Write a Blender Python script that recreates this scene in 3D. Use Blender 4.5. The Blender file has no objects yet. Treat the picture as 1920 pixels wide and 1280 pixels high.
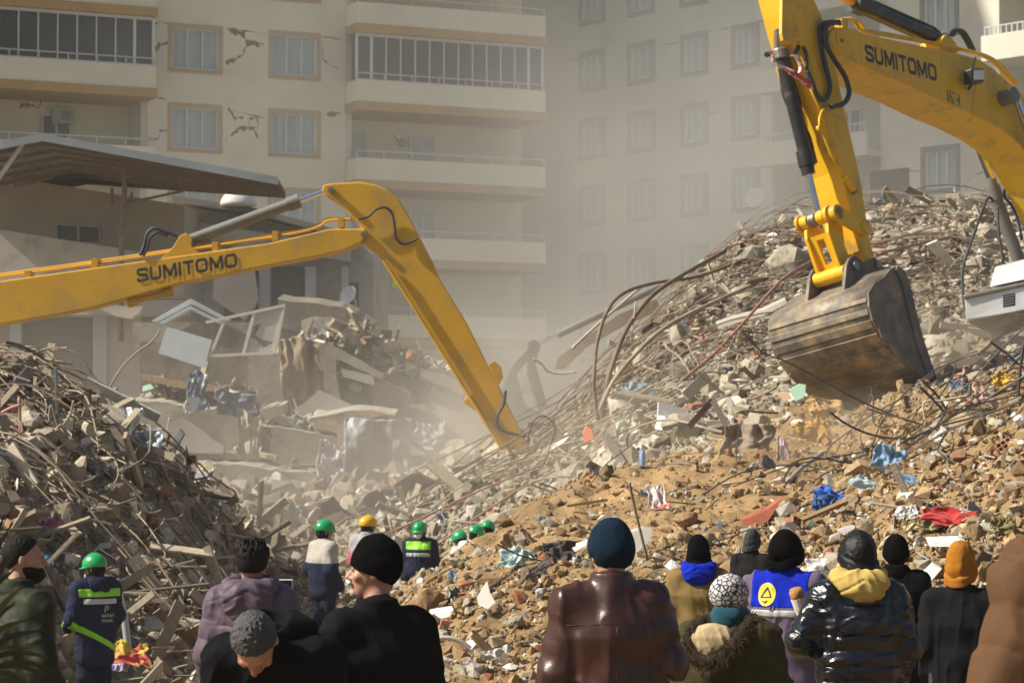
import bpy, math, random
import numpy as np
from mathutils import Vector, Matrix

# ------------------------------------------------------------------ camera, sky, sun, exposure
scene = bpy.context.scene
F = 4500.0                      # focal length in photo pixels (1920 wide)
CAMH = 2.15
TH = math.atan(180 / F)         # pitch up: the horizon sits at row 820 of 1280
cam_d = bpy.data.cameras.new("camera")
cam_d.sensor_width = 36.0
cam_d.lens = 36.0 * F / 1920.0
cam_d.clip_start = 0.1
cam_d.clip_end = 2000.0
cam_d.dof.use_dof = True
cam_d.dof.focus_distance = 13.0
cam_d.dof.aperture_fstop = 8.0
cam = bpy.data.objects.new("camera", cam_d)
cam.location = (0, 0, CAMH)
cam.rotation_euler = (math.pi / 2 + TH, 0, 0)
scene.collection.objects.link(cam)
scene.camera = cam

SUN = Vector((-0.74, -0.10, 0.67)).normalized()      # towards the sun: from the left, about 37 degrees up
el = math.asin(SUN.z)
world = bpy.data.worlds.new("World")
scene.world = world
world.use_nodes = True
wn = world.node_tree
wn.nodes.clear()
wo = wn.nodes.new("ShaderNodeOutputWorld")
wb = wn.nodes.new("ShaderNodeBackground")
ws = wn.nodes.new("ShaderNodeTexSky")
ws.sky_type = 'NISHITA'
ws.sun_disc = False
ws.sun_elevation = el
ws.sun_rotation = math.atan2(SUN.x, SUN.y)
ws.dust_density = 3.0
ws.air_density = 1.0
wb.inputs[1].default_value = 0.062
wn.links.new(ws.outputs[0], wb.inputs[0])
wn.links.new(wb.outputs[0], wo.inputs[0])
sl = bpy.data.lights.new("sun", 'SUN')
sl.energy = 4.8
sl.angle = math.radians(0.6)
sl.color = (1.0, 0.93, 0.80)
so = bpy.data.objects.new("sun", sl)
so.rotation_euler = (-SUN).to_track_quat('-Z', 'Y').to_euler()
so.location = (-30, 0, 30)
scene.collection.objects.link(so)
scene.view_settings.view_transform = 'Standard'
scene.view_settings.look = 'None'
scene.view_settings.exposure = 0.60
scene.view_settings.gamma = 1.0
scene.view_settings.use_curve_mapping = False
scene.cycles.volume_step_rate = 4.0
scene.cycles.volume_max_steps = 64
scene.cycles.max_bounces = 6
scene.cycles.diffuse_bounces = 3
scene.cycles.glossy_bounces = 3
scene.cycles.transmission_bounces = 4
scene.cycles.transparent_max_bounces = 8
scene.cycles.volume_bounces = 1
scene.cycles.use_denoising = True
# ------------------------------------------------------------------ helpers
COL = scene.collection
CT, ST = math.cos(TH), math.sin(TH)

def ray(px, py):
    a = (px - 960) / F; b = (640 - py) / F
    return Vector((a, CT - b * ST, ST + b * CT))

def at(px, py, Y):
    """world point seen at photo pixel (px, py) at distance Y along the view"""
    r = ray(px, py)
    return Vector((0, 0, CAMH)) + r * (Y / r.y)

def on_plane(px, py, P0, n):
    r = ray(px, py); o = Vector((0, 0, CAMH))
    return o + r * ((P0 - o).dot(n) / r.dot(n))

def to_px(p):
    x, y, z = p[0], p[1], p[2] - CAMH
    d = y * CT + z * ST; v = -y * ST + z * CT
    return 960 + F * x / d, 640 - F * v / d

def tag(o, label=None, cat=None, group=None, kind=None):
    if label: o["label"] = label
    if cat: o["category"] = cat
    if group: o["group"] = group
    if kind: o["kind"] = kind
    return o

def empty(name, loc, label=None, cat=None, group=None):
    o = bpy.data.objects.new(name, None)
    o.location = loc
    o.empty_display_size = 0.2
    COL.objects.link(o)
    return tag(o, label, cat, group)

def root_loc(p):
    while p.parent is not None: p = p.parent
    return p.location

def mesh_from(name, V, Fc, mats, mi=None, smooth=False, cols=None):
    me = bpy.data.meshes.new(name)
    V = np.asarray(V, dtype=np.float32).reshape(-1, 3)
    if isinstance(Fc, np.ndarray):
        n, k = Fc.shape
        me.vertices.add(len(V)); me.vertices.foreach_set("co", V.ravel())
        me.loops.add(n * k); me.loops.foreach_set("vertex_index", Fc.astype(np.int32).ravel())
        me.polygons.add(n)
        me.polygons.foreach_set("loop_start", np.arange(0, n * k, k, dtype=np.int32))
    else:
        me.from_pydata([tuple(v) for v in V.tolist()], [], Fc)
    if not isinstance(mats, (list, tuple)): mats = [mats]
    for m in mats: me.materials.append(m)
    np_ = len(me.polygons)
    if mi is not None: me.polygons.foreach_set("material_index", np.asarray(mi, dtype=np.int32))
    me.polygons.foreach_set("use_smooth", np.full(np_, bool(smooth)))
    if cols is not None:
        at_ = me.color_attributes.new("Col", 'FLOAT_COLOR', 'POINT')
        c = np.ones((len(V), 4), dtype=np.float32); c[:, :3] = cols
        at_.data.foreach_set("color", c.ravel())
    me.update(calc_edges=True)
    return me

def obj(name, V, Fc, mats, parent=None, loc=None, **k):
    """one mesh object; V are world coordinates. parent: Empty or part; loc: base point of a top-level mesh"""
    V = np.asarray(V, dtype=np.float64).reshape(-1, 3)
    if parent is not None: V = V - np.array(root_loc(parent))
    elif loc is not None: V = V - np.array(loc)
    me = mesh_from(name, V, Fc, mats, **k)
    o = bpy.data.objects.new(name, me)
    COL.objects.link(o)
    if parent is not None: o.parent = parent
    elif loc is not None: o.location = loc
    return o

class MB:
    def __init__(s): s.V = []; s.F = []; s.M = []; s.S = []
    def add(s, V, Fc, m=0):
        b = len(s.V); s.V.extend([tuple(v) for v in V])
        for f in Fc: s.F.append(tuple(i + b for i in f)); s.M.append(m)
        return s
    def box(s, c, size, rot=None, m=0):
        c = Vector(c); hx, hy, hz = size[0] / 2, size[1] / 2, size[2] / 2
        vs = [Vector((x, y, z)) for x in (-hx, hx) for y in (-hy, hy) for z in (-hz, hz)]
        if rot is not None: vs = [rot @ v for v in vs]
        return s.add([v + c for v in vs], [(0,1,3,2),(4,6,7,5),(0,4,5,1),(2,3,7,6),(0,2,6,4),(1,5,7,3)], m)
    def prism(s, poly, ext, m=0):
        """poly: list of 3-D points (planar outline), ext: extrusion vector"""
        n = len(poly); ext = Vector(ext); P = [Vector(p) for p in poly]
        V = P + [p + ext for p in P]
        Fs = [tuple(range(n)), tuple(reversed(range(n, 2 * n)))]
        Fs += [(i, i + n, (i + 1) % n + n, (i + 1) % n) for i in range(n)]
        nrm = Vector((0, 0, 0))
        for i in range(n): nrm += P[i].cross(P[(i + 1) % n])
        if nrm.dot(ext) > 0: Fs = [tuple(reversed(f)) for f in Fs]
        return s.add(V, Fs, m)
    def tube(s, pts, r, n=6, m=0, caps=True):
        pts = [Vector(p) for p in pts]; rs = r if isinstance(r, (list, tuple)) else [r] * len(pts)
        t0 = (pts[1] - pts[0]).normalized()
        u = t0.orthogonal().normalized()
        V = []
        for i, p in enumerate(pts):
            t = (pts[min(i + 1, len(pts) - 1)] - pts[max(i - 1, 0)])
            if t.length < 1e-9: t = t0
            t.normalize()
            u = (u - t * u.dot(t))
            if u.length < 1e-6: u = t.orthogonal()
            u.normalize(); w = t.cross(u)
            for k in range(n):
                a = 2 * math.pi * k / n
                V.append(p + (u * math.cos(a) + w * math.sin(a)) * rs[i])
        Fs = []
        for i in range(len(pts) - 1):
            for k in range(n):
                a = i * n + k; b = i * n + (k + 1) % n
                Fs.append((a, b, b + n, a + n))
        if caps:
            Fs.append(tuple(reversed(range(n)))); L = (len(pts) - 1) * n
            Fs.append(tuple(range(L, L + n)))
        return s.add(V, Fs, m)
    def cyl(s, a, b, r, n=16, m=0, r2=None):
        return s.tube([a, b], [r, r if r2 is None else r2], n, m)
    def build(s, name, mats, parent=None, loc=None, smooth=False, bevel=0, auto=False, cols=None):
        if parent is None and loc is None:
            A = np.array(s.V); loc = (A[:, 0].mean(), A[:, 1].mean(), A[:, 2].min())
        o = obj(name, s.V, s.F, mats, parent, loc, mi=s.M, smooth=smooth, cols=cols)
        if bevel:
            b = o.modifiers.new("bevel", 'BEVEL'); b.width = bevel; b.segments = 2; b.limit_method = 'ANGLE'
            b.angle_limit = math.radians(40)
        if auto:
            o.data.polygons.foreach_set("use_smooth", np.ones(len(o.data.polygons), dtype=bool))
            sharp_edges(o.data, 38)
        return o

def sharp_edges(me, deg):
    import bmesh
    bm = bmesh.new(); bm.from_mesh(me)
    lim = math.radians(deg)
    for e in bm.edges:
        if len(e.link_faces) == 2 and e.calc_face_angle(0) > lim: e.smooth = False
    bm.to_mesh(me); bm.free()

def smooth_path(pts, n=6):
    """Catmull-Rom through the points"""
    P = [Vector(p) for p in pts]
    if len(P) < 3: return P
    out = []
    for i in range(len(P) - 1):
        p0 = P[max(i - 1, 0)]; p1 = P[i]; p2 = P[i + 1]; p3 = P[min(i + 2, len(P) - 1)]
        for k in range(n):
            t = k / n
            out.append(0.5 * ((2 * p1) + (p2 - p0) * t + (2 * p0 - 5 * p1 + 4 * p2 - p3) * t * t + (3 * p1 - p0 - 3 * p2 + p3) * t ** 3))
    out.append(P[-1]); return out

# ---- value noise
def _h(ix, iy, iz, seed):
    n = (ix.astype(np.int64) * 374761393 + iy.astype(np.int64) * 668265263 + iz.astype(np.int64) * 2147483647 + seed * 1274126177) & 0xFFFFFFFF
    n = ((n ^ (n >> 13)) * 1274126177) & 0xFFFFFFFF
    return ((n ^ (n >> 16)) & 0xFFFF) / 32767.5 - 1.0

def noise3(P, seed=0):
    P = np.asarray(P, dtype=np.float64)
    I = np.floor(P).astype(np.int64); f = P - I; f = f * f * (3 - 2 * f)
    r = 0
    for dx in (0, 1):
        wx = f[:, 0] if dx else 1 - f[:, 0]
        for dy in (0, 1):
            wy = f[:, 1] if dy else 1 - f[:, 1]
            for dz in (0, 1):
                wz = f[:, 2] if dz else 1 - f[:, 2]
                r = r + wx * wy * wz * _h(I[:, 0] + dx, I[:, 1] + dy, I[:, 2] + dz, seed)
    return r

def fbm(P, oct=3, seed=0, lac=2.1, gain=0.5):
    P = np.asarray(P, dtype=np.float64); r = 0; a = 1.0
    for o in range(oct):
        r = r + a * noise3(P, seed + o * 17); P = P * lac; a *= gain
    return r

# ---- materials (all procedural)
def mat(name, col, rough=0.8, metal=0.0, var=0.12, scale=4.0, bump=0.0, bscale=20.0, attr=False, spec=0.5,
        col2=None, c2scale=3.0, c2lo=0.5, c2hi=0.62, coat=0.0, trans=0.0, alpha=1.0, sheen=0.0, stretch=None, bdist=0.02, ridge=0.0, rscale=10.0, rstretch=(1, 1, 1), rdist=0.02):
    m = bpy.data.materials.new(name); m.use_nodes = True
    nt = m.node_tree; N = nt.nodes; L = nt.links
    b = N["Principled BSDF"]
    b.inputs["Roughness"].default_value = rough
    b.inputs["Metallic"].default_value = metal
    b.inputs["Specular IOR Level"].default_value = spec
    b.inputs["Coat Weight"].default_value = coat
    b.inputs["Transmission Weight"].default_value = trans
    b.inputs["Alpha"].default_value = alpha
    b.inputs["Sheen Weight"].default_value = sheen
    tc = N.new("ShaderNodeTexCoord"); src = tc.outputs["Object"]
    if stretch:
        mp = N.new("ShaderNodeMapping"); mp.inputs["Scale"].default_value = stretch
        L.new(src, mp.inputs[0]); src = mp.outputs[0]
    if attr:
        an = N.new("ShaderNodeAttribute"); an.attribute_name = "Col"; cs = an.outputs["Color"]
    else:
        rgb = N.new("ShaderNodeRGB"); rgb.outputs[0].default_value = (*col, 1); cs = rgb.outputs[0]
    if col2 is not None:
        n2 = N.new("ShaderNodeTexNoise"); n2.inputs["Scale"].default_value = c2scale; n2.inputs["Detail"].default_value = 6
        n2.inputs["Roughness"].default_value = 0.65
        L.new(src, n2.inputs["Vector"])
        r = N.new("ShaderNodeMapRange"); r.inputs[1].default_value = c2lo; r.inputs[2].default_value = c2hi
        L.new(n2.outputs["Fac"], r.inputs[0])
        mx = N.new("ShaderNodeMix"); mx.data_type = 'RGBA'
        L.new(r.outputs[0], mx.inputs["Factor"]); L.new(cs, mx.inputs["A"]); mx.inputs["B"].default_value = (*col2, 1)
        cs = mx.outputs["Result"]
    if var > 0:
        n1 = N.new("ShaderNodeTexNoise"); n1.inputs["Scale"].default_value = scale; n1.inputs["Detail"].default_value = 5
        L.new(src, n1.inputs["Vector"])
        r = N.new("ShaderNodeMapRange"); r.inputs[1].default_value = 0.25; r.inputs[2].default_value = 0.75
        r.inputs[3].default_value = 1 - var; r.inputs[4].default_value = 1 + var
        L.new(n1.outputs["Fac"], r.inputs[0])
        mx = N.new("ShaderNodeMix"); mx.data_type = 'RGBA'; mx.blend_type = 'MULTIPLY'; mx.inputs["Factor"].default_value = 1
        L.new(cs, mx.inputs["A"]); L.new(r.outputs[0], mx.inputs["B"]); cs = mx.outputs["Result"]
    L.new(cs, b.inputs["Base Color"])
    if bump > 0:
        nb = N.new("ShaderNodeTexNoise"); nb.inputs["Scale"].default_value = bscale; nb.inputs["Detail"].default_value = 6
        nb.inputs["Roughness"].default_value = 0.6
        L.new(src, nb.inputs["Vector"])
        bp = N.new("ShaderNodeBump"); bp.inputs["Strength"].default_value = bump; bp.inputs["Distance"].default_value = bdist
        L.new(nb.outputs["Fac"], bp.inputs["Height"]); L.new(bp.outputs[0], b.inputs["Normal"])
    if ridge > 0:      # creases
        mp2 = N.new("ShaderNodeMapping"); mp2.inputs["Scale"].default_value = rstretch; L.new(tc.outputs["Object"], mp2.inputs[0])
        nr = N.new("ShaderNodeTexNoise"); nr.noise_type = 'RIDGED_MULTIFRACTAL'; nr.normalize = True
        nr.inputs["Scale"].default_value = rscale; nr.inputs["Detail"].default_value = 3; nr.inputs["Distortion"].default_value = 0.6
        L.new(mp2.outputs[0], nr.inputs["Vector"])
        b2 = N.new("ShaderNodeBump"); b2.inputs["Strength"].default_value = ridge; b2.inputs["Distance"].default_value = rdist
        L.new(nr.outputs["Fac"], b2.inputs["Height"])
        if bump > 0: L.new(bp.outputs[0], b2.inputs["Normal"])
        L.new(b2.outputs[0], b.inputs["Normal"])
    return m
# ------------------------------------------------------------------ the ground: one sheet of soil and rubble heaps
TAB = {   # photo column -> (distance, photo row) knots of the ground's surface
 -700: [(18,1420),(24,1150),(28,900),(33,760),(38,900),(46,960)],
 0:    [(18,1400),(22,1230),(26,960),(30,730),(33,680),(37,800),(44,900)],
 100:  [(18,1420),(23,1300),(26,1080),(29,820),(32,725),(36,800),(44,900)],
 200:  [(18,1440),(24,1330),(27,1060),(30,850),(32,785),(36,830),(44,920)],
 300:  [(18,1440),(24,1330),(27.5,1090),(31,900),(33,860),(37,930),(43,930),(48,895),(53,860)],
 400:  [(18,1440),(24,1350),(28,1150),(32,985),(36,945),(40,960),(45,940),(49,895),(53,860)],
 500:  [(18,1440),(24,1370),(29,1240),(33,1110),(37,1040),(41,990),(45,945),(49,905),(53,870)],
 600:  [(18,1430),(24,1370),(29,1250),(33,1150),(38,1050),(42,990),(46,945),(50,905),(53,870)],
 700:  [(16,1330),(20,1230),(22.5,1170),(26,1240),(31,1220),(35,1060),(40,975),(44,940),(49,905),(53,870)],
 800:  [(16,1300),(20,1150),(23,1068),(26,1160),(29,1235),(31.5,1210),(34,1030),(39,940),(43,915),(48,895),(53,860)],
 900:  [(16,1290),(20,1110),(24,1004),(26.5,1150),(29,1160),(31,1090),(34,970),(39,895),(43,880),(48,875),(53,850)],
 1000: [(16,1280),(20,1080),(25,956),(28,1010),(31,1000),(35,910),(39,860),(43,840)],
 1100: [(16,1270),(20,1060),(26,922),(29,935),(32,920),(36,850),(40,790),(43,760),(47,800)],
 1200: [(15,1260),(19,1060),(26,900),(29,890),(32,850),(36,770),(40,690),(43,630),(47,720)],
 1300: [(15,1250),(19,1040),(26,885),(29,860),(32,810),(36,720),(40,620),(44,520),(48,640)],
 1400: [(15,1230),(19,1010),(25,880),(28,840),(32,770),(36,680),(40,580),(45,435),(48,500)],
 1500: [(15,1190),(19,985),(23,900),(26,860),(31,770),(36,670),(41,540),(46,415),(49,450)],
 1600: [(15,1160),(18,1000),(21,905),(24,890),(27,805),(29,800),(32,750),(37,640),(42,500),(47,398),(50,440)],
 1700: [(15,1130),(18,960),(21,860),(23.5,815),(26.5,768),(29,765),(31,750),(36,640),(42,490),(47,390),(50,430)],
 1800: [(15,1100),(18,930),(21,820),(24,752),(26.5,742),(29,735),(31,710),(36,600),(42,470),(47,388),(50,430)],
 1920: [(15,1070),(18,880),(21,770),(24,690),(27,720),(31,670),(36,580),(42,460),(47,395),(50,430)],
 2400: [(15,1000),(18,800),(21,680),(24,600),(27,600),(31,580),(36,520),(42,430),(47,380),(50,420)],
}
TC = sorted(TAB)
TY = np.array([2, 8, 13, 14, 15, 16, 17, 18, 19, 20, 21, 22, 23, 24, 25, 26, 27, 28, 29, 30, 31, 32, 33, 34, 35, 36, 37, 38, 39, 40, 41, 42, 43, 44, 45, 46, 47, 48, 49, 50, 52, 56, 60, 70, 400.])
TZ = []
for c in TC:
    ks = TAB[c]
    ky = [2, 12] + [k[0] for k in ks]
    kz = [0.0, -0.05] + [at(c, k[1], k[0]).z for k in ks]
    e = ks[-1][0]
    ky += [e + 5, e + 10, 400]; kz += [kz[-1] * 0.45, -0.35, -0.35]
    TZ.append(np.interp(TY, ky, kz))
TZ = np.array(TZ); TCn = np.array(TC, dtype=float)

def base_z(x, y):
    x = np.atleast_1d(np.asarray(x, float)); y = np.atleast_1d(np.asarray(y, float))
    u = 960 + F * x / np.maximum(y, 1.0)
    u = np.clip(u, TCn[0], TCn[-1])
    i = np.clip(np.searchsorted(TCn, u) - 1, 0, len(TCn) - 2)
    t = (u - TCn[i]) / (TCn[i + 1] - TCn[i]); t = t * t * (3 - 2 * t) * 0.5 + t * 0.5
    yc = np.clip(y, TY[0], TY[-1])
    j = np.clip(np.searchsorted(TY, yc) - 1, 0, len(TY) - 2)
    s = (yc - TY[j]) / (TY[j + 1] - TY[j])
    z = (TZ[i, j] * (1 - s) + TZ[i, j + 1] * s) * (1 - t) + (TZ[i + 1, j] * (1 - s) + TZ[i + 1, j + 1] * s) * t
    return z

def ground_z(x, y):
    x = np.atleast_1d(np.asarray(x, float)); y = np.atleast_1d(np.asarray(y, float))
    z = base_z(x, y)
    w = np.clip((y - 13) / 3, 0, 1) * np.clip((62 - y) / 8, 0, 1)
    P = np.stack([x, y, np.zeros_like(x)], 1)
    so_ = soil_w(x, y)
    n = fbm(P * 0.55, 3, 3) * 0.13 + np.abs(fbm(P * 1.7, 3, 9)) * (0.13 - 0.07 * so_) + fbm(P * 6, 2, 21) * 0.03 + np.abs(fbm(P * 3.1, 2, 51)) * 0.05 * so_
    return z + n * w

def soil_w(x, y):
    """1 where the heap is brown soil, 0 where it is grey rubble"""
    x = np.atleast_1d(np.asarray(x, float)); y = np.atleast_1d(np.asarray(y, float))
    u = 960 + F * x / np.maximum(y, 1.0)
    yb = np.interp(u, [-700, 600, 700, 900, 1050, 1300, 1450, 1600, 1700, 1920], [10, 10, 25, 26, 27.5, 28.5, 29.5, 30, 28, 25.5])
    P = np.stack([x, y, x * 0], 1)
    return np.clip((yb - y + 1.2 * fbm(P * 0.9, 3, 5)) / 1.2 + 0.5, 0, 1)

us = np.concatenate([np.linspace(-26000, -900, 22)[:-1], np.arange(-900, 2500, 6.0), np.linspace(2500, 28000, 22)])
ys = np.concatenate([np.linspace(1.5, 13, 14)[:-1], np.arange(13, 62, 0.11), np.linspace(62, 120, 25), np.geomspace(125, 1500, 16)])
UU, YY = np.meshgrid(us, ys)
XX = (UU - 960) / F * YY
gx, gy = XX.ravel(), YY.ravel()
gz = ground_z(gx, gy)
GV = np.stack([gx, gy, gz], 1)
nu, ny = len(us), len(ys)
ii = np.arange(ny - 1)[:, None] * nu + np.arange(nu - 1)[None, :]
GF = np.stack([ii, ii + 1, ii + 1 + nu, ii + nu], -1).reshape(-1, 4)
sw = soil_w(gx, gy)[:, None]
P3 = np.stack([gx, gy, gx * 0], 1)
nA = fbm(P3 * 0.8, 4, 31)[:, None]; nB = fbm(P3 * 3.5, 3, 41)[:, None]
soil_c = np.array([0.27, 0.178, 0.088]) * (1 + 0.25 * nA + 0.12 * nB)
grey_c = np.array([0.27, 0.235, 0.18]) * (1 + 0.22 * nA + 0.15 * nB)
left_c = np.array([0.23, 0.19, 0.14]) * (1 + 0.25 * nA + 0.15 * nB)
lw = np.clip((520 - (960 + F * gx / np.maximum(gy, 1))) / 200, 0, 1)[:, None] * np.clip((40 - gy) / 4, 0, 1)[:, None]
gcol = soil_c * sw + (grey_c * (1 - lw) + left_c * lw) * (1 - sw)
M_ground = mat("ground_soil_and_dust", (0.3, 0.2, 0.1), rough=0.95, attr=True, var=0.22, scale=9, bump=0.9, bscale=14, spec=0.2, bdist=0.04)
g = obj("ground", GV, GF, M_ground, smooth=True, cols=np.clip(gcol, 0.02, 0.8))
tag(g, kind="structure")

def gp(px, Y, dz=0.0):
    """point on the ground in photo column px at distance Y"""
    x = (px - 960) / F * Y
    return Vector((x, Y, float(ground_z(x, Y)[0]) + dz))
# ------------------------------------------------------------------ apartment buildings
M_wallA = mat("cream_plaster", (0.78, 0.72, 0.55), rough=0.9, var=0.10, scale=0.35, bump=0.2, bscale=8, col2=(0.66, 0.61, 0.49), c2scale=0.5, c2lo=0.52, c2hi=0.75)
M_wallA2 = mat("shaded_balcony_plaster", (0.56, 0.52, 0.44), rough=0.9, var=0.12, scale=0.6)  # darker copy of the cream plaster, recess shade put into the colour
M_ochre = mat("ochre_band_paint", (0.44, 0.27, 0.09), rough=0.8, var=0.12, scale=1.2)
M_trimA = mat("peach_window_surround", (0.50, 0.36, 0.20), rough=0.85, var=0.08)
M_white = mat("white_plastic_frame", (0.66, 0.68, 0.70), rough=0.5, var=0.05)
M_curt = mat("curtained_glass", (0.34, 0.42, 0.41), rough=0.3, var=0.22, scale=1.5, spec=0.6, stretch=(3, 3, 0.3))
M_dglass = mat("dark_glass", (0.035, 0.04, 0.045), rough=0.35, var=0.5, scale=0.5, spec=0.3)
M_rail = mat("painted_metal_rail", (0.52, 0.53, 0.54), rough=0.45, metal=0.2, var=0.05)
M_crack = mat("exposed_brick_in_crack", (0.16, 0.12, 0.07), rough=1, var=0.4, scale=6)
M_wallB = mat("grey_cream_plaster", (0.62, 0.60, 0.51), rough=0.9, var=0.10, scale=0.3, col2=(0.52, 0.50, 0.43), c2scale=0.4, c2lo=0.5, c2hi=0.75)
M_trimB = mat("grey_window_surround", (0.22, 0.22, 0.21), rough=0.85)
M_dark = mat("interior_shade_paint", (0.05, 0.045, 0.04), rough=1, var=0.2)  # shade of unlit rooms as a colour, for panels in place of holes
M_acm = mat("weathered_ac_casing", (0.42, 0.41, 0.38), rough=0.6)

class Facade:
    def __init__(s, O, d):
        s.O = Vector((O.x, O.y, 0)); s.d = Vector((d[0], d[1], 0)).normalized()
        n = Vector((s.d.y, -s.d.x, 0)); s.n = n if n.y < 0 else -n
    def P(s, a, o, z): v = s.O + s.d * a + s.n * o; v.z = z; return v
    def hit(s, px, py, o=0.0):
        p = on_plane(px, py, s.O + s.n * o, s.n); return (p - s.O).dot(s.d), p.z
    def box(s, mb, a0, a1, o0, o1, z0, z1, m=0):
        if a0 > a1: a0, a1 = a1, a0
        vs = [s.P(a, o, z) for a in (a0, a1) for o in (o0, o1) for z in (z0, z1)]
        return mb.add(vs, [(0,1,3,2),(4,6,7,5),(0,4,5,1),(2,3,7,6),(0,2,6,4),(1,5,7,3)], m)

def window(fa, par, a0, a1, z0, z1, trim, n=3, glass=None, tw=0.16, wall=0.0, thin=0.06):
    """a window in a recess: surround on the wall, white frame, panes behind"""
    if a0 > a1: a0, a1 = a1, a0
    t = MB()
    if tw:
        for (p, q, r, u) in ((a0 - tw, a1 + tw, z1, z1 + tw), (a0 - tw, a1 + tw, z0 - tw, z0), (a0 - tw, a0, z0, z1), (a1, a1 + tw, z0, z1)):
            fa.box(t, p, q, wall - 0.02, wall + 0.03, r, u)
        fa.box(t, a0 - tw, a1 + tw, wall + 0.031, wall + 0.09, z0 - 0.06, z0 - 0.01)
        t.build("window_surround", trim, par)
    f = MB(); th = thin
    o0, o1 = wall - 0.16, wall - 0.09
    fa.box(f, a0, a1, o0, o1, z1 - th, z1); fa.box(f, a0, a1, o0, o1, z0, z0 + th)
    for i in range(n + 1):
        c = a0 + (a1 - a0) * i / n
        c = min(max(c, a0 + th / 2), a1 - th / 2)
        fa.box(f, c - th / 2, c + th / 2, o0 + 0.004, o1 + 0.004, z0 + th, z1 - th)
    wf = f.build("window", M_white, par)
    g_ = MB(); fa.box(g_, a0, a1, wall - 0.20, wall - 0.165, z0, z1)
    g_.build("pane", glass or M_curt, wf)
    return wf

def railing(fa, par, a0, a1, o, z, h=0.30, step=1.05, two=False):
    if a0 > a1: a0, a1 = a1, a0
    m = MB(); n = max(1, int((a1 - a0) / step))
    fa.box(m, a0, a1, o - 0.025, o + 0.025, z + h - 0.045, z + h)
    if two: fa.box(m, a0, a1, o - 0.015, o + 0.015, z + h * 0.5 - 0.02, z + h * 0.5 + 0.01)
    for i in range(n + 1):
        c = a0 + 0.03 + (a1 - a0 - 0.06) * i / n
        fa.box(m, c - 0.022, c + 0.022, o - 0.02, o + 0.02, z, z + h - 0.046)
    return m.build("railing", M_rail, par)

def crack(fa, par, pts, w, o=0.006, seed=0):
    """a jagged break in the plaster, pts in photo pixels"""
    rnd = random.Random(seed); P = []
    for i in range(len(pts) - 1):
        a = pts[i]; b = pts[i + 1]
        for k in range(4):
            t = k / 4; P.append((a[0] + (b[0] - a[0]) * t + rnd.uniform(-1.5, 1.5), a[1] + (b[1] - a[1]) * t + rnd.uniform(-1.5, 1.5)))
    P.append(pts[-1]); V = []
    for i, p in enumerate(P):
        ww = w * (rnd.random() ** 2 * 1.6 + 0.12) * (0.35 if i in (0, len(P) - 1) else 1)
        for sgn in (-1, 1):
            a, z = fa.hit(p[0] + rnd.uniform(-1, 1), p[1] + sgn * ww, o); V.append(fa.P(a, o, z))
            V.append(fa.P(a, o - 0.03, z))
    Fs = []
    for i in range(len(P) - 1):
        b = i * 4; Fs += [(b, b + 4, b + 6, b + 2), (b, b + 1, b + 5, b + 4), (b + 2, b + 6, b + 7, b + 3)]
    return obj("crack", V, Fs, M_crack, par)

# ---- the cream block on the left
FA = Facade(at(365, 640, 90.0), (2.2, 1.0))
OB = 1.15
Z_TOP = FA.hit(365, 54)[1]; Z_BOT = FA.hit(365, 130)[1]; FH = 3.0
zPT = FA.hit(808, 158, OB)[1]; zPB = FA.hit(808, 198, OB)[1]; zOB = FA.hit(808, 214, OB)[1]
a275 = FA.hit(276, 300)[0]; a650 = FA.hit(648, 300)[0]; aR = FA.hit(1023, 300, OB)[0]; aRw = aR - 0.15
aL = a275 - 13.0
w1 = (FA.hit(323, 90)[0], FA.hit(410, 90)[0]); w2 = (FA.hit(511, 90)[0], FA.hit(594, 90)[0])
BA = empty("apartment_block", FA.P(0, -6, -0.4), "cream apartment block with ochre bands, cracked walls and glazed balconies on the left", "apartment block")
wa = MB()
ks = range(-14, 6)
top = Z_TOP + 14 * FH + 1.6  # storeys out of view added so the block shadows the right one
for (p, q) in ((a275, w1[0]), (w1[1], w2[0]), (w2[1], a650)): FA.box(wa, p, q, -0.30, 0, -0.6, top)
for w in (w1, w2):
    zz = -0.6
    for k in reversed(ks):
        FA.box(wa, w[0], w[1], -0.30, 0, zz, Z_BOT - k * FH); zz = Z_TOP - k * FH
    FA.box(wa, w[0], w[1], -0.30, 0, zz, top)
FA.box(wa, aL - 26, a275 - 0.002, -24, -1.7, -0.6, top)          # behind the left balconies; extended out of view to shadow the right block
FA.box(wa, a275, a650, -24, -0.302, -0.6, top)
FA.box(wa, a650 + 0.002, aR + 0.25, -24, -1.7, -0.6, top)
wa.build("wall", M_wallA, BA)
cr = MB()
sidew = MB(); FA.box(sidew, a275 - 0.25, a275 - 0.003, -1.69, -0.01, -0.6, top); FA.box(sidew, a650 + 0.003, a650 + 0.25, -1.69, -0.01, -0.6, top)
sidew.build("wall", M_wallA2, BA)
for k in range(-2, 6):
    dz = -k * FH
    vis = k >= 0 or k == -1
    for (p, q, st) in ((aL, a275 - 0.02, 'L'), (a650 + 0.02, aR, 'R')):
        m = MB(); FA.box(m, p, q, OB - 0.14, OB, zPB + dz, zPT + dz)
        FA.box(m, p if st == 'R' else q - 0.14, p + 0.14 if st == 'R' else q, 0.003, OB - 0.141, zPB + dz, zPT + dz)
        if st == 'R': FA.box(m, q - 0.14, q, -1.6, OB - 0.141, zPB + dz, zPT + dz)
        m.build("balcony_parapet", M_wallA, BA)
        m = MB(); FA.box(m, p - (0.06 if st == 'R' else 0), q + 0.05, -1.68, OB + 0.06, zOB + dz, zPB + dz - 0.002)
        m.build("balcony_slab", M_ochre, BA)
        if vis:
            railing(FA, BA, p, q, OB - 0.07, zPT + dz, 0.30)
    # recess contents
    zf = zPB + dz
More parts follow.
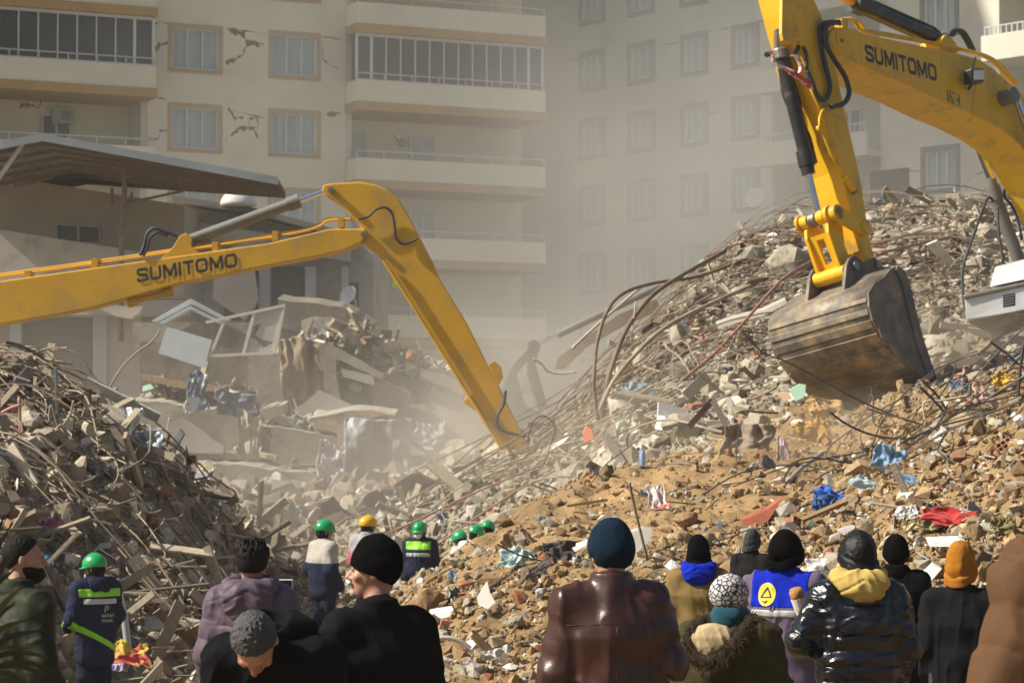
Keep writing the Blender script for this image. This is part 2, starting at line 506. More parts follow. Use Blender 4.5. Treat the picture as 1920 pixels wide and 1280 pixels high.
for k in (0, 1, 2, 3, 4):
    dz = -k * FH; zc = zOB + dz + FH; zf = zPB + dz
    if k == 0:
        for (p, q, np_) in ((aL, a275 - 0.03, 18), (a650 + 0.05, aR - 0.02, 13)):
            f = MB(); o0 = OB - 0.06 - 0.16
            FA.box(f, p, q, o0, o0 + 0.06, zc - 0.12, zc - 0.004); FA.box(f, p, q, o0, o0 + 0.06, zPT + dz + 0.002, zPT + dz + 0.07)
            for i in range(np_ + 1):
                c = p + 0.03 + (q - p - 0.06) * i / np_; t = 0.05 if i in (0, 1, np_, np_ - 1) else 0.022
                FA.box(f, c - t, c + t, o0 + 0.003, o0 + 0.055, zPT + dz + 0.071, zc - 0.121)
            wf = f.build("balcony_glazing", M_white, BA)
            g_ = MB(); FA.box(g_, p, q, o0 - 0.04, o0 - 0.01, zPT + dz, zc - 0.01); g_.build("pane", M_dglass, wf)
    else:
        # door with side light and a window in the recessed back wall
        for base, ww in ((a275 - 3.6, 0), (a650 + 3.3, 1)):
            window(FA, BA, base, base + 1.1, zf + 0.02, zf + 2.2, M_white, 2, M_dglass if ww == 0 else M_curt, tw=0, wall=-1.48)
            window(FA, BA, base + (-3.0 if ww else -4.6), base + (-1.8 if ww else -3.4), zf + 0.8, zf + 2.2, M_white, 2, M_curt, tw=0, wall=-1.48)
for k in range(-1, 5):
    for w in (w1, w2):
        window(FA, BA, w[0], w[1], Z_BOT - k * FH, Z_TOP - k * FH, M_trimA, 3)
for i, (pts, w) in enumerate([
    ([(283,103),(292,92),(300,84),(315,80)], 4.5), ([(285,45),(300,43),(315,44)], 1.5), ([(425,55),(440,60),(458,65),(462,80),(495,84)], 5),
    ([(462,80),(458,100),(440,112),(422,118)], 3.5), ([(462,76),(488,88)], 3), ([(604,80),(606,115),(622,124),(634,128)], 2.2),
    ([(270,262),(297,260),(300,246),(318,244)], 3.5), ([(428,205),(436,212),(440,222),(456,221)], 4), ([(424,262),(440,248),(452,240),(476,242),(484,258)], 4.5),
    ([(468,222),(484,222),(484,240),(466,238),(468,222)], 3), ([(612,215),(640,213)], 3.5), ([(430,207),(500,222)], 1), ([(265,178),(315,186)], 1.2),
    ([(425,52),(500,66)], 1.0), ([(600,68),(640,74)], 1.0), ([(36,200),(52,196),(70,202),(80,188),(100,184)], 4)]):
    crack(FA, BA, pts, w, o=0.006 if pts[0][0] > 262 and i < 15 else -1.66, seed=i)
for i, (pts, w) in enumerate([([(738,252),(746,266),(762,268),(775,262),(800,254)], 5), ([(766,268),(770,282)], 5), ([(900,200),(915,215),(940,225)], 6)]):
    crack(FA, BA, pts, w, o=-1.66, seed=40 + i)

def ac_unit(fa, a, z, o, label):
    r = empty("air_conditioner", fa.P(a, o, z), label, "air conditioner")
    m = MB(); fa.box(m, a - 0.42, a + 0.42, o, o + 0.3, z, z + 0.6); m.build("casing", M_acm, r, bevel=0.02)
    c = fa.P(a + 0.1, o + 0.301, z + 0.3); m = MB()
    m.cyl(c, c + fa.n * 0.02, 0.22, 20); m.build("fan_grille", M_trimB, r)
    m = MB(); fa.box(m, a - 0.35, a - 0.31, o, o + 0.3, z - 0.06, z - 0.002); fa.box(m, a + 0.31, a + 0.35, o, o + 0.3, z - 0.06, z - 0.002); m.build("bracket", M_rail, r)
ax, az = FA.hit(118, 232, -1.5)
ac_unit(FA, ax, az, -1.69, "air conditioner hanging on the cracked balcony wall of the cream block")

# ---- the grey block on the right
FB = Facade(at(1760, 640, 92.0), (-0.9, 1.0))
def hb_(px, py, o=0.0): return FB.hit(px, py, o)
BB = empty("apartment_block", FB.P(0, -6, -0.4), "grey cream apartment block in dust shade behind the rebar heap", "apartment block")
zt = hb_(1302, 70)[1]; zb = hb_(1302, 134)[1]
wins = [(hb_(c - h, 100)[0], hb_(c + h, 100)[0]) for c, h in ((1111, 19), (1203, 20), (1302, 20), (1398, 20))] + [(hb_(1733, 100)[0], hb_(1791, 100)[0])]
bal = [(hb_(1650, 100)[0], hb_(1448, 100)[0]), (hb_(1990, 100)[0], hb_(1874, 100)[0])]
aend = hb_(950, 100)[0]; astart = hb_(2150, 100)[0]
wins = [tuple(sorted(w)) for w in wins]; bal = [tuple(sorted(w)) for w in bal]
segs = sorted([(w[0], w[1], 'w') for w in wins] + [(b[0], b[1], 'b') for b in bal])
wb_ = MB(); cur = min(astart, aend)
topB = zt + 8 * FH + 1
for (p, q, t) in segs:
    FB.box(wb_, cur, p, -0.3, 0, -0.6, topB); cur = q
    if t == 'w':
        zz = -0.6
        for k in range(5, -9, -1):
            FB.box(wb_, p, q, -0.3, 0, zz, zb - k * FH); zz = zt - k * FH
        FB.box(wb_, p, q, -0.3, 0, zz, topB)
    else:
        FB.box(wb_, p, q, -1.9, -1.6, -0.6, topB)
        FB.box(wb_, p - 0.2, p - 0.002, -1.59, -0.301, -0.6, topB); FB.box(wb_, q + 0.002, q + 0.2, -1.59, -0.301, -0.6, topB)
FB.box(wb_, cur, max(astart, aend), -0.3, 0, -0.6, topB)
FB.box(wb_, min(astart, aend), max(astart, aend), -13, -1.95, -0.6, topB)
wb_.build("wall", M_wallB, BB)
for k in range(-1, 5):
    for w in wins: window(FB, BB, w[0], w[1], zb - k * FH, zt - k * FH, M_trimB, 3, M_curt if w is wins[-1] else M_curt, tw=0.2)
    for (p, q) in bal:
        m = MB(); z0 = zb - k * FH - 1.0
        zs = hb_(1500, 304, 1.0)[1] + (2 - k) * 0 + (1 - k) * FH
        FB.box(m, p - 0.1, q + 0.1, -1.58, 1.0, zs, zs + 0.2); FB.box(m, p - 0.1, q + 0.1, 0.87, 1.0, zs + 0.201, zs + 0.95)
        m.build("balcony_parapet", M_wallB, BB)
        railing(FB, BB, p, q, 0.93, zs + 0.951, 0.34, 0.25)
        window(FB, BB, (p + q) / 2 - 0.6, (p + q) / 2 + 0.6, zs + 0.25, zs + 2.3, M_white, 2, M_dglass, tw=0, wall=-1.40)
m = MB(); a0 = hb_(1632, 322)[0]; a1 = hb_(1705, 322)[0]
FB.box(m, a1, a0, 0.005, 0.03, hb_(1670, 395)[1], hb_(1670, 318)[1]); m.build("broken_opening_shade", M_dark, BB)  # dark panel on the wall; the hole's shade is in its colour
for i, (pts, w) in enumerate([([(1060,118),(1092,108),(1110,104)], 1.5), ([(1640,345),(1700,318),(1735,322)], 2), ([(1805,350),(1830,325),(1860,322)], 1.6), ([(1812,352),(1815,375),(1835,392)], 1.5), ([(1320,60),(1372,52)], 1.2), ([(1325,213),(1370,208)], 1.0), ([(1225,90),(1278,78)],1.0)]):
    crack(FB, BB, pts, w, seed=70 + i)
def dish(px, py, Y, r, label):
    c = at(px, py, Y); t = empty("satellite_dish", c - Vector((0, 0, r)), label, "satellite dish")
    nrm = Vector((-0.55, -0.75, 0.35)).normalized(); u = nrm.orthogonal().normalized(); w = nrm.cross(u); V = []; Fs = []
    for i in range(6):
        rr = r * i / 5
        for k in range(20):
            a = 2 * math.pi * k / 20; V.append(c + (u * math.cos(a) + w * math.sin(a)) * rr + nrm * (0.25 * rr * rr / r - 0.0))
    for i in range(5):
        for k in range(20): Fs.append((i * 20 + k, i * 20 + (k + 1) % 20, (i + 1) * 20 + (k + 1) % 20, (i + 1) * 20 + k))
    o = obj("reflector", V, Fs, M_wallB if px > 1000 else M_white, t, smooth=True); so2 = o.modifiers.new("s", 'SOLIDIFY'); so2.thickness = 0.02
    m = MB(); m.tube([c - nrm * 0.02, c - nrm * 0.25, c - nrm * 0.3 - Vector((0, 0, r))], 0.03, 6); m.tube([c - w * r, c + nrm * r * 1.1], 0.015, 5); m.build("arm", M_rail, t)
dish(1418, 372, 94, 0.45, "pale satellite dish on the grey block above the rubble crest")

# ---- low house with a sheet-metal canopy on the left
M_hw = mat("brown_house_plaster", (0.36, 0.30, 0.23), rough=0.9, var=0.15, scale=0.5)
M_hp = mat("pale_house_plaster", (0.42, 0.38, 0.33), rough=0.9, var=0.12, scale=0.5, col2=(0.26, 0.23, 0.19), c2scale=0.9, c2lo=0.5, c2hi=0.7)
M_sheet = mat("corrugated_sheet_metal", (0.28, 0.31, 0.32), rough=0.6, metal=0.3, var=0.15, scale=1)
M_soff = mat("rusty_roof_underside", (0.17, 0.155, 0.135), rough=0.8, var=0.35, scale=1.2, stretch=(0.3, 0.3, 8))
M_pil = mat("grey_blue_pilaster", (0.42, 0.44, 0.45), rough=0.8, var=0.08)
M_shut = mat("brown_roller_shutter", (0.24, 0.20, 0.15), rough=0.6, var=0.08, scale=1)
M_steel = mat("rusted_steel_post", (0.16, 0.11, 0.08), rough=0.7, var=0.3, scale=6)

HC = empty("house", at(120, 1000, 62), "low brown house with a wide metal canopy roof above its shuttered ground floor", "house")
def quadprism(pts, ext, name, m, par=None, loc=None, label=None, cat=None, bevel=0.0, group=None):
    mb = MB().prism(pts, ext); o = mb.build(name, m, par, bevel=bevel)
    if label: tag(o, label, cat, group)
    return o
Yh = 62.0
def hp(px, py, y=Yh): return at(px, py, y)
# walls: upper storey, parapet of the first-floor balcony, ground floor
quadprism([hp(-180, 300), hp(345, 385), hp(345, 1010), hp(-180, 1010)], (0, 7, 0), "wall", M_hw, HC)
quadprism([hp(-180, 425, 60.8), hp(10, 432, 60.8), hp(250, 470, 60.8), hp(345, 480, 60.8), hp(345, 560, 60.8), hp(-180, 560, 60.8)], (0, 0.25, 0), "balcony_parapet", M_hp, HC)
quadprism([hp(-180, 562, 60.7), hp(345, 562, 60.7), hp(345, 590, 60.7), hp(-180, 590, 60.7)], (0, 1.25, 0), "balcony_slab", M_hp, HC)
for (x0, x1) in ((18, 40), (174, 200)):
    quadprism([hp(x0, 592, 61.6), hp(x1, 592, 61.6), hp(x1, 1000, 61.6), hp(x0, 1000, 61.6)], (0, 0.38, 0), "pilaster", M_pil, HC, bevel=0.01)
quadprism([hp(201, 592, 61.7), hp(265, 592, 61.7), hp(265, 1000, 61.7), hp(201, 1000, 61.7)], (0, 0.28, 0), "wall", M_hp, HC)
mb = MB()
for i in range(34):
    y0 = 594 + i * 6
    mb.prism([hp(42, y0, 61.8), hp(173, y0, 61.8), hp(173, y0 + 5, 61.86), hp(42, y0 + 5, 61.86)], (0, 0.05, 0))
mb.build("roller_shutter", M_shut, HC)
# window of the upper storey
fwin = MB()
for (x0, y0, x1, y1) in ((104, 418, 188, 421.5), (104, 452, 188, 455), (104, 421.6, 107, 452), (144, 421.6, 149, 452), (185, 421.6, 188, 452)):
    fwin.prism([hp(x0, y0, 61.93), hp(x1, y0 + (x1 - x0) * .06, 61.93), hp(x1, y1 + (x1 - x0) * .06, 61.93), hp(x0, y1, 61.93)], (0, 0.06, 0))
wf = fwin.build("window", M_hp, HC)
quadprism([hp(106, 420, 61.97), hp(187, 424, 61.97), hp(187, 453, 61.97), hp(106, 452, 61.97)], (0, 0.02, 0), "pane", M_dglass, wf)
# canopy: front edge comes 4.5 m towards us, ridge at photo column 80
def canopy_pt(px, py, y): return at(px, py, y)
Lf, Rg, Rt = at(-160, 300, 57.5), at(80, 254, 57.5), at(522, 336, 57.5)
bk = Vector((0, 6.4, -0.42))
rf = MB()
rf.prism([Lf, Rg, Rg - Vector((0, 0, 0.06)), Lf - Vector((0, 0, 0.06))], bk); tp = [Rg, Rt, Rt + bk * .3, Rg + bk]; dz = Vector((0, 0, .06)); rf.add(tp + [q - dz for q in tp], [(0,1,2,3),(7,6,5,4),(0,4,5,1),(1,5,6,2),(2,6,7,3),(3,7,4,0)])
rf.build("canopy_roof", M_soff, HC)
fs = MB()
for (a, b) in ((Lf, Rg), (Rg, Rt)):
    e = Vector((0, -0.03, 0)); fs.prism([a + e + Vector((0, 0, .05)), b + e + Vector((0, 0, .05)), b + e - Vector((0, 0, .14)), a + e - Vector((0, 0, .14))], (0, 0.028, 0))
fs.build("fascia", M_sheet, HC)
pl = MB()
for i in range(7):
    o_ = bk * ((i + 0.5) / 7)
    for (a, b) in ((Lf, Rg), (Rg, Rt)):
        ob = o_ * (.3 if b is Rt else 1); pl.prism([a + o_ - Vector((0, 0, .065)), b + ob - Vector((0, 0, .065)), b + ob - Vector((0, 0, .16)), a + o_ - Vector((0, 0, .16))], (0, 0.08, 0))
pl.build("purlin", M_steel, HC)
mb = MB(); mb.tube([at(-5, 338, 57.9), at(42, 270, 57.9)], 0.06, 8); mb.build("brace", M_rail, HC)
mb = MB(); mb.tube([at(235, 318, 58.6), at(228, 470, 58.6), at(226, 640, 58.6)], 0.07, 8); mb.build("post", M_steel, HC)
mb = MB()
for (a, b) in (((28, 316), (28, 350)), ((62, 322), (62, 342)), ((28, 350), (100, 332)), ((210, 352), (210, 385)), ((247, 360), (247, 378)), ((232, 382), (345, 358))):
    MB().tube([at(*a, 60.5), at(*b, 60.5)], 0.035, 6).build("roof_strut", M_steel, HC)
pass

# second, partly ruined house between the canopy and the boom
H2 = empty("house", at(500, 1000, 66), "partly ruined grey house with a broken flat roof behind the left yellow boom", "house")
Y2 = 66.0
quadprism([at(330, 372, Y2), at(700, 442, Y2), at(700, 1010, Y2), at(330, 1010, Y2)], (0, 8, 0), "wall", M_hp, H2)
quadprism([at(322, 366, Y2 - 1.2), at(470, 388, Y2 - 1.2), at(655, 436, Y2 - 1.2), at(655, 447, Y2 - 1.2), at(470, 400, Y2 - 1.2), at(322, 378, Y2 - 1.2)], (0, 6, 0), "roof_slab", M_soff, H2)
quadprism([at(333, 410, Y2 - .9), at(655, 462, Y2 - .9), at(655, 490, Y2 - .9), at(333, 440, Y2 - .9)], (0, 0.85, 0), "balcony_parapet", M_hp, H2)
for (x0, x1, y0) in ((486, 506, 490), (572, 592, 500), (640, 652, 500)):
    quadprism([at(x0, y0, Y2 - .5), at(x1, y0, Y2 - .5), at(x1, 1000, Y2 - .5), at(x0, 1000, Y2 - .5)], (0, 0.45, 0), "pilaster", M_pil, H2)
for (x0, x1, y0, y1) in ((508, 571, 500, 600), (420, 484, 500, 600), (655, 672, 530, 600)):
    quadprism([at(x0, y0, Y2 - .06), at(x1, y0, Y2 - .06), at(x1, y1, Y2 - .06), at(x0, y1, Y2 - .06)], (0, 0.03, 0), "opening_shade", M_dark, H2)  # dark sheets on the wall, painted as the shade inside doorways
dish(655, 555, 65, 0.28, "small pale satellite dish on the ruined grey house")
# white dome-like tank cover and blown rubbish on that roof
M_tank = mat("white_tank_plastic", (0.62, 0.6, 0.55), rough=0.5, var=0.1)
def dome(px, py, Y, rx, rz, name, m, label, cat):
    c = at(px, py, Y); V = []; Fs = []; n, k = 8, 20
    for i in range(n + 1):
        a = i / n * math.pi / 2
        for j in range(k):
            b = j / k * 2 * math.pi; V.append(c + Vector((rx * math.cos(a) * math.cos(b), rx * .8 * math.cos(a) * math.sin(b), rz * math.sin(a))))
    for i in range(n):
        for j in range(k): Fs.append((i * k + j, i * k + (j + 1) % k, (i + 1) * k + (j + 1) % k, (i + 1) * k + j))
    Fs.append(tuple(reversed(range(k))))
    o = obj(name, V, Fs, m, loc=c, smooth=True); return tag(o, label, cat)
dome(447, 386, 64.6, 0.5, 0.45, "water_tank", M_tank, "white rounded water tank on the broken roof above the left boom", "water tank")
# ------------------------------------------------------------------ collapsed storeys in the middle
M_conc = mat("broken_concrete", (0.36, 0.325, 0.26), rough=0.95, var=0.2, scale=2.5, bump=0.6, bscale=7, col2=(0.20, 0.17, 0.13), c2scale=1.4, c2lo=0.48, c2hi=0.7)
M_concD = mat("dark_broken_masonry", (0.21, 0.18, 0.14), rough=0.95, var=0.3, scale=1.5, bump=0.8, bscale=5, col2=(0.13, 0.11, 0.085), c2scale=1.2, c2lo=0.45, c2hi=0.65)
M_plas = mat("pale_plaster_fragment", (0.42, 0.39, 0.33), rough=0.9, var=0.12, scale=2, bump=0.2, bscale=10)
M_panel = mat("pale_blue_grey_board", (0.42, 0.46, 0.47), rough=0.6, var=0.06)
M_wood = mat("raw_timber", (0.40, 0.28, 0.16), rough=0.8, var=0.2, scale=3, stretch=(8, 1, 1), bump=0.2)
M_ply = mat("pinkish_plywood_edge", (0.52, 0.36, 0.24), rough=0.8, var=0.1)
M_card = mat("cardboard", (0.42, 0.27, 0.11), rough=0.85, var=0.1)

def jag(pts, amp=2.0, n=5, seed=0):
    r = random.Random(seed); out = []
    for i in range(len(pts)):
        a = pts[i]; b = pts[(i + 1) % len(pts)]
        for k in range(n):
            t = k / n; j = 0 if k == 0 else amp
            out.append((a[0] + (b[0] - a[0]) * t + r.uniform(-j, j), a[1] + (b[1] - a[1]) * t + r.uniform(-j, j)))
    return out

def slab(pts, Y, depth, name, m, label, cat, lean=0.0, amp=2.0, seed=1, up=0.0, group=None, par=None, n=5):
    P = [at(x, y, Y) for x, y in jag(pts, amp, n, seed)]
    cz = sum(p.z for p in P) / len(P)
    P = [p + Vector((0, (p.z - cz) * lean, 0)) for p in P]
    o = MB().prism(P, (0, depth, up)).build(name, m, par)
    if label: tag(o, label, cat, group)
    return o
slab([(262,640),(400,648),(475,655),(478,800),(262,800)], 54, 1.2, "wall_fragment", M_concD, "dark standing wall fragment behind the tilted blue grey board", "wall fragment", seed=2)
slab([(466,640),(516,664),(530,655),(531,790),(466,790)], 52, 0.7, "column", M_conc, "upright broken concrete column under the right end of the window frame", "column", seed=3, amp=1)
slab([(240,752),(300,753),(380,764),(430,772),(462,790),(468,880),(240,880)], 50, 3.0, "floor_slab", M_conc, "thick grey floor slab with a ragged lit upper edge above the pale gable", "concrete slab", seed=4, up=.25)
slab([(280,724),(330,728),(400,742),(470,752),(480,762),(400,766),(330,757),(285,742)], 51.2, 2.5, "floor_slab", M_concD, "thin dark slab standing in for the shaded void above the thick grey floor slab", "concrete slab", seed=5, up=.1)  # shade of the void between storeys, built as a dark slab
slab([(262,700),(330,712),(400,722),(420,735),(340,728),(268,712)], 50.6, 1.8, "board", M_wood, "long fallen timber board on the slab below the blue grey board", "board", seed=6, amp=1)
slab([(508,800),(560,806),(640,822),(690,840),(690,890),(508,880)], 50, 2.5, "floor_slab", M_conc, "grey floor slab end left of the plastic sheeted bundle", "concrete slab", seed=7, up=.2)
slab([(455,812),(508,806),(512,900),(452,900)], 50.4, 1.5, "wall_fragment", M_concD, "short dark wall fragment between two grey floor slabs", "wall fragment", seed=8)
slab([(265,812),(340,783),(420,838),(418,850),(300,846),(262,838)], 49.4, 0.35, "gable", M_plas, "pale triangular gable lying against the thick grey slab", "gable", seed=9, amp=.8)
slab([(548,770),(600,732),(688,772),(640,778),(560,778)], 50.6, 0.35, "gable", M_plas, "pale triangular gable beside the dark hulk of fallen masonry", "gable", seed=10, amp=.8)
slab([(487,770),(500,764),(534,758),(533,776),(492,790)], 49.0, 0.8, "beam", M_conc, "short boxy beam end with a sunlit top below the concrete column", "beam", seed=11, up=.1)
slab([(560,598),(600,592),(650,612),(700,640),(745,664),(800,682),(850,700),(885,740),(925,800),(960,880),(640,880),(600,780),(575,700)], 53, 4.5, "collapsed_masonry", M_concD, "large dark hulk of fallen masonry behind the arm of the left excavator", "collapsed masonry", lean=.5, seed=12, amp=3.5, up=.3, n=4)  # the hulk's shade is put into its darker masonry colour
slab([(588,640),(640,655),(720,700),(716,712),(640,676),(590,660)], 51.5, 0.5, "beam", M_conc, "sloping grey beam across the upper dark hulk", "beam", seed=13)
slab([(640,690),(700,704),(702,722),(642,706)], 51.4, 0.5, "beam", M_plas, "short pale beam stub on the dark hulk", "beam", seed=14, amp=1)
slab([(300,872),(380,868),(470,874),(560,884),(640,896),(690,920),(690,955),(560,950),(420,945),(300,925)], 48.2, 3, "floor_slab", M_conc, "long low floor slab lying behind the rescue workers", "concrete slab", seed=15, amp=3, up=.1, n=7)
slab([(300,836),(380,842),(455,850),(460,862),(380,858),(300,850)], 49.6, 2, "floor_slab", M_conc, "narrow slab edge under the pale gable", "concrete slab", seed=16, up=.1)
slab([(200,742),(238,752),(246,800),(225,830),(180,800),(176,750)], 48, 0.8, "wall_fragment", M_plas, "pale wall fragment with a broken corner left of the thick slab", "wall fragment", seed=17, amp=2)
slab([(480,905),(560,915),(640,925),(720,960),(700,985),(560,975),(470,955)], 46.5, 1.6, "floor_slab", M_concD, "dark slab edge just above the white shirted worker", "concrete slab", seed=18, amp=3, up=.1)
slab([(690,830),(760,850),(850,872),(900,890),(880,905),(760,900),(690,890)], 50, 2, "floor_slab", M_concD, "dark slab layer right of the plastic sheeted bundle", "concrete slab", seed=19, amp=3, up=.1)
slab([(790,690),(840,704),(880,730),(870,740),(820,720),(786,702)], 50.2, 1.0, "beam", M_conc, "ragged beam beside the excavator arm on the dark hulk", "beam", seed=20, amp=2)
slab([(580,785),(660,770),(740,778),(735,795),(660,800),(590,797)], 49.2, 1.6, "floor_slab", M_conc, "thin slab resting on top of the plastic sheeted bundle", "concrete slab", seed=21, amp=1.5, up=.15)
slab([(660,772),(700,768),(722,776),(690,786)], 48.8, 0.5, "board", M_wood, "small sunlit board on the thin slab", "board", seed=22, amp=1)
slab([(585,788),(632,796),(632,808),(600,806)], 48.4, 0.8, "board", M_wood, "sunlit board left of the upright plywood edge", "board", seed=23, amp=1)
slab([(706,800),(724,808),(802,852),(762,854)], 47.5, 0.1, "board", M_ply, "pale plywood board sloping down right of the plastic sheet", "board", seed=24, amp=.5)
slab([(633,795),(649,792),(650,940),(640,942),(632,870)], 47.2, 0.25, "board", M_ply, "upright pinkish plywood edge left of the plastic sheet", "board", seed=25, amp=.7)
slab([(812,850),(858,850),(845,868),(838,880)], 47.4, 0.08, "board", M_wood, "small triangular board right of the plastic sheeted bundle", "board", seed=26, amp=.5)
slab([(775,905),(788,912),(812,900),(808,940),(786,948)], 44.5, 0.4, "cardboard_box", M_card, "torn orange brown cardboard box above the grey rubble", "cardboard box", seed=27, amp=.6)
slab([(780,950),(800,935),(846,914),(832,938),(800,952)], 43.5, 0.6, "concrete_slab", M_conc, "flat concrete piece on the crest below the torn cardboard box", "concrete slab", seed=28, amp=1)
slab([(400,470),(470,455),(480,560),(455,600),(398,560)], 60, 0.6, "wall_fragment", M_plas, "pale leaning wall fragment right under the left boom lettering", "wall fragment", seed=50, amp=3)
slab([(520,560),(640,575),(700,610),(690,650),(600,640),(520,610)], 56, 1.5, "floor_slab", M_concD, "tilted upper floor slab behind the window frame", "concrete slab", seed=51, amp=3, up=.2)
slab([(560,650),(625,640),(640,760),(600,790),(552,760)], 52.4, 1.2, "wall_fragment", M_conc, "grey wall fragment beside the hanging brown curtain", "wall fragment", seed=52, amp=3)
slab([(690,700),(770,735),(760,790),(700,770)], 51.8, 0.8, "wall_fragment", M_conc, "grey wall fragment half buried in the dark hulk", "wall fragment", seed=53, amp=3)
slab([(335,790),(372,785),(378,870),(332,872)], 49.0, 0.6, "column", M_conc, "stub of a grey column below the pale gable", "column", seed=54, amp=2) if False else None
# chevron pediment
for k, (a, b, c, d_) in enumerate((((284,602),(358,560),(432,600),10), ((298,606),(358,574),(418,604),7))):
    mb = MB(); y0 = 56 - k * 0.2
    mb.prism([at(*a, y0), at(*b, y0), at(*c, y0), at(c[0] - 8, c[1] + 3, y0), at(b[0], b[1] + d_, y0), at(a[0] + 8, a[1] + 3, y0)], (0, .35, 0))
    if k == 0: ped = mb.build("pediment", M_panel, bevel=.01); tag(ped, "white chevron shaped pediment moulding under the left yellow boom", "pediment")
    else: mb.build("inner_moulding", M_panel, ped) if False else tag(mb.build("pediment", M_panel, bevel=.01), "smaller inner chevron moulding nested in the white pediment", "pediment")
slab([(250,604),(470,604),(470,652),(250,652)], 56.4, 1.0, "wall_fragment", M_conc, "grey wall fragment under the chevron pediment", "wall fragment", seed=30)
slab([(186,573),(268,574),(262,586),(245,597),(215,592),(190,580)], 58, 0.5, "awning", mat("cream_awning_sheet", (0.52, 0.46, 0.36), rough=0.8), "cream sagging awning sheet just under the left boom", "awning", seed=31, amp=.8)
# tilted board
slab([(312,612),(397,637),(384,690),(297,662)], 49.0, 0.08, "board", M_panel, "tilted rectangular blue grey board hanging left of the broken window frame", "board", seed=32, amp=0.2, lean=.15, n=1)
# loose window frame with one broken pane
WF = empty("window_frame", at(460, 668, 49), "loose white three part window frame with one shattered pane", "window frame")
def strip(p, q, w_, Y, name, m, par):
    a = Vector(p); b = Vector(q); n_ = Vector((-(b - a).y, (b - a).x)).normalized() * w_ / 2
    return MB().prism([at(*(a + n_), Y), at(*(b + n_), Y), at(*(b - n_), Y), at(*(a - n_), Y)], (0, .09, 0)).build(name, m, par)
M_wfr = mat("cream_white_frame", (0.66, 0.62, 0.54), rough=0.5, var=.05)
strip((386,604),(534,572),5,49,"rail",M_wfr,WF); strip((392,667),(517,661),5,49,"rail",M_wfr,WF)
strip((532,573),(515,663),6,49.01,"stile",M_wfr,WF); strip((477,584),(456,663),6,49.01,"mullion",M_wfr,WF); strip((422,596),(394,666),5,49.01,"mullion",M_wfr,WF)
pn = [(480,587),(529,577),(513,658),(460,660),(468,632),(480,636),(494,652),(512,642),(486,634),(478,628),(492,604),(474,612)]
MB().prism([at(x, y, 49.04) for x, y in pn], (0, .012, 0)).build("broken_pane", mat("dusty_glass", (0.50, 0.47, 0.40), rough=.5, var=.1), WF)
# angular chunks packed between the slabs
# ------------------------------------------------------------------ excavators
M_yel = mat("yellow_machine_paint", (0.74, 0.42, 0.012), rough=0.42, var=0.10, scale=3, bump=0.08, bscale=3, col2=(0.34, 0.23, 0.09), c2scale=3.2, c2lo=0.54, c2hi=0.74, spec=0.4)
M_yelL = mat("dusty_yellow_paint", (0.66, 0.36, 0.02), rough=0.6, var=0.10, scale=1.0, col2=(0.42, 0.27, 0.08), c2scale=1.3, c2lo=0.48, c2hi=0.72)
M_blk = mat("black_cylinder_paint", (0.02, 0.02, 0.022), rough=0.32, var=0.3, scale=5, col2=(0.09, 0.08, 0.065), c2scale=5, c2lo=0.55, c2hi=0.75)
M_hose = mat("rubber_hose", (0.03, 0.035, 0.045), rough=0.55, var=0.2)
M_chr = mat("chromed_rod", (0.62, 0.66, 0.72), rough=0.12, metal=1.0, var=0.03)
M_pin = mat("worn_steel", (0.25, 0.23, 0.20), rough=0.45, metal=0.7, var=0.3, scale=12)
M_let = mat("dark_lettering", (0.035, 0.035, 0.04), rough=0.5, var=0.1)
M_bkt = mat("worn_bucket_steel", (0.19, 0.165, 0.135), rough=0.55, metal=0.3, var=0.40, scale=5, bump=0.35, bscale=22, col2=(0.33, 0.25, 0.155), c2scale=4.5, c2lo=0.46, c2hi=0.62)
M_bktS = mat("shade_toned_dusty_side", (0.13, 0.118, 0.105), rough=0.65, metal=0.2, var=0.3, scale=4, bump=0.25, bscale=20, col2=(0.22, 0.165, 0.11), c2scale=4, c2lo=0.48, c2hi=0.7)  # darker copy of bucket steel: side's shadow put into the colour, under tan dust
M_greym = mat("grey_cylinder_paint", (0.16, 0.155, 0.14), rough=0.5, var=0.15, scale=4)

GLYPH = {'S': (.98, [[(.97,.70),(.92,.83),(.80,.90),(.20,.90),(.10,.81),(.10,.64),(.20,.55),(.80,.45),(.90,.36),(.90,.19),(.80,.10),(.20,.10),(.08,.17),(.03,.30)]]),
 'U': (1.0, [[(.11,1),(.11,.23),(.24,.10),(.76,.10),(.89,.23),(.89,1)]]), 'M': (1.2, [[(.09,0),(.09,1)],[(.91,0),(.91,1)],[(.12,.97),(.5,.16)],[(.88,.97),(.5,.16)]]),
 'I': (.24, [[(.5,0),(.5,1)]]), 'T': (.95, [[(0,.90),(1,.90)],[(.5,0),(.5,.9)]]), 'O': (1.05, [[(.5,.10),(.22,.10),(.10,.24),(.10,.76),(.22,.90),(.78,.90),(.90,.76),(.90,.24),(.78,.10),(.5,.10)]]),
 'H': (1, [[(.1,0),(.1,1)],[(.9,0),(.9,1)],[(.1,.5),(.9,.5)]]), 'A': (1.05, [[(.05,0),(.5,.95)],[(.95,0),(.5,.95)],[(.25,.35),(.75,.35)]]), 'Y': (1, [[(.05,1),(.5,.5)],[(.95,1),(.5,.5)],[(.5,0),(.5,.5)]]),
 'F': (.8, [[(.1,0),(.1,1)],[(.1,.9),(.95,.9)],[(.1,.5),(.8,.5)]]), 'E': (.85, [[(.1,0),(.1,1)],[(.1,.9),(.95,.9)],[(.1,.5),(.8,.5)],[(.1,.1),(.95,.1)]]), 'R': (.95, [[(.1,0),(.1,1)],[(.1,.9),(.8,.9),(.88,.8),(.88,.6),(.8,.5),(.1,.5)],[(.45,.5),(.9,0)]])}
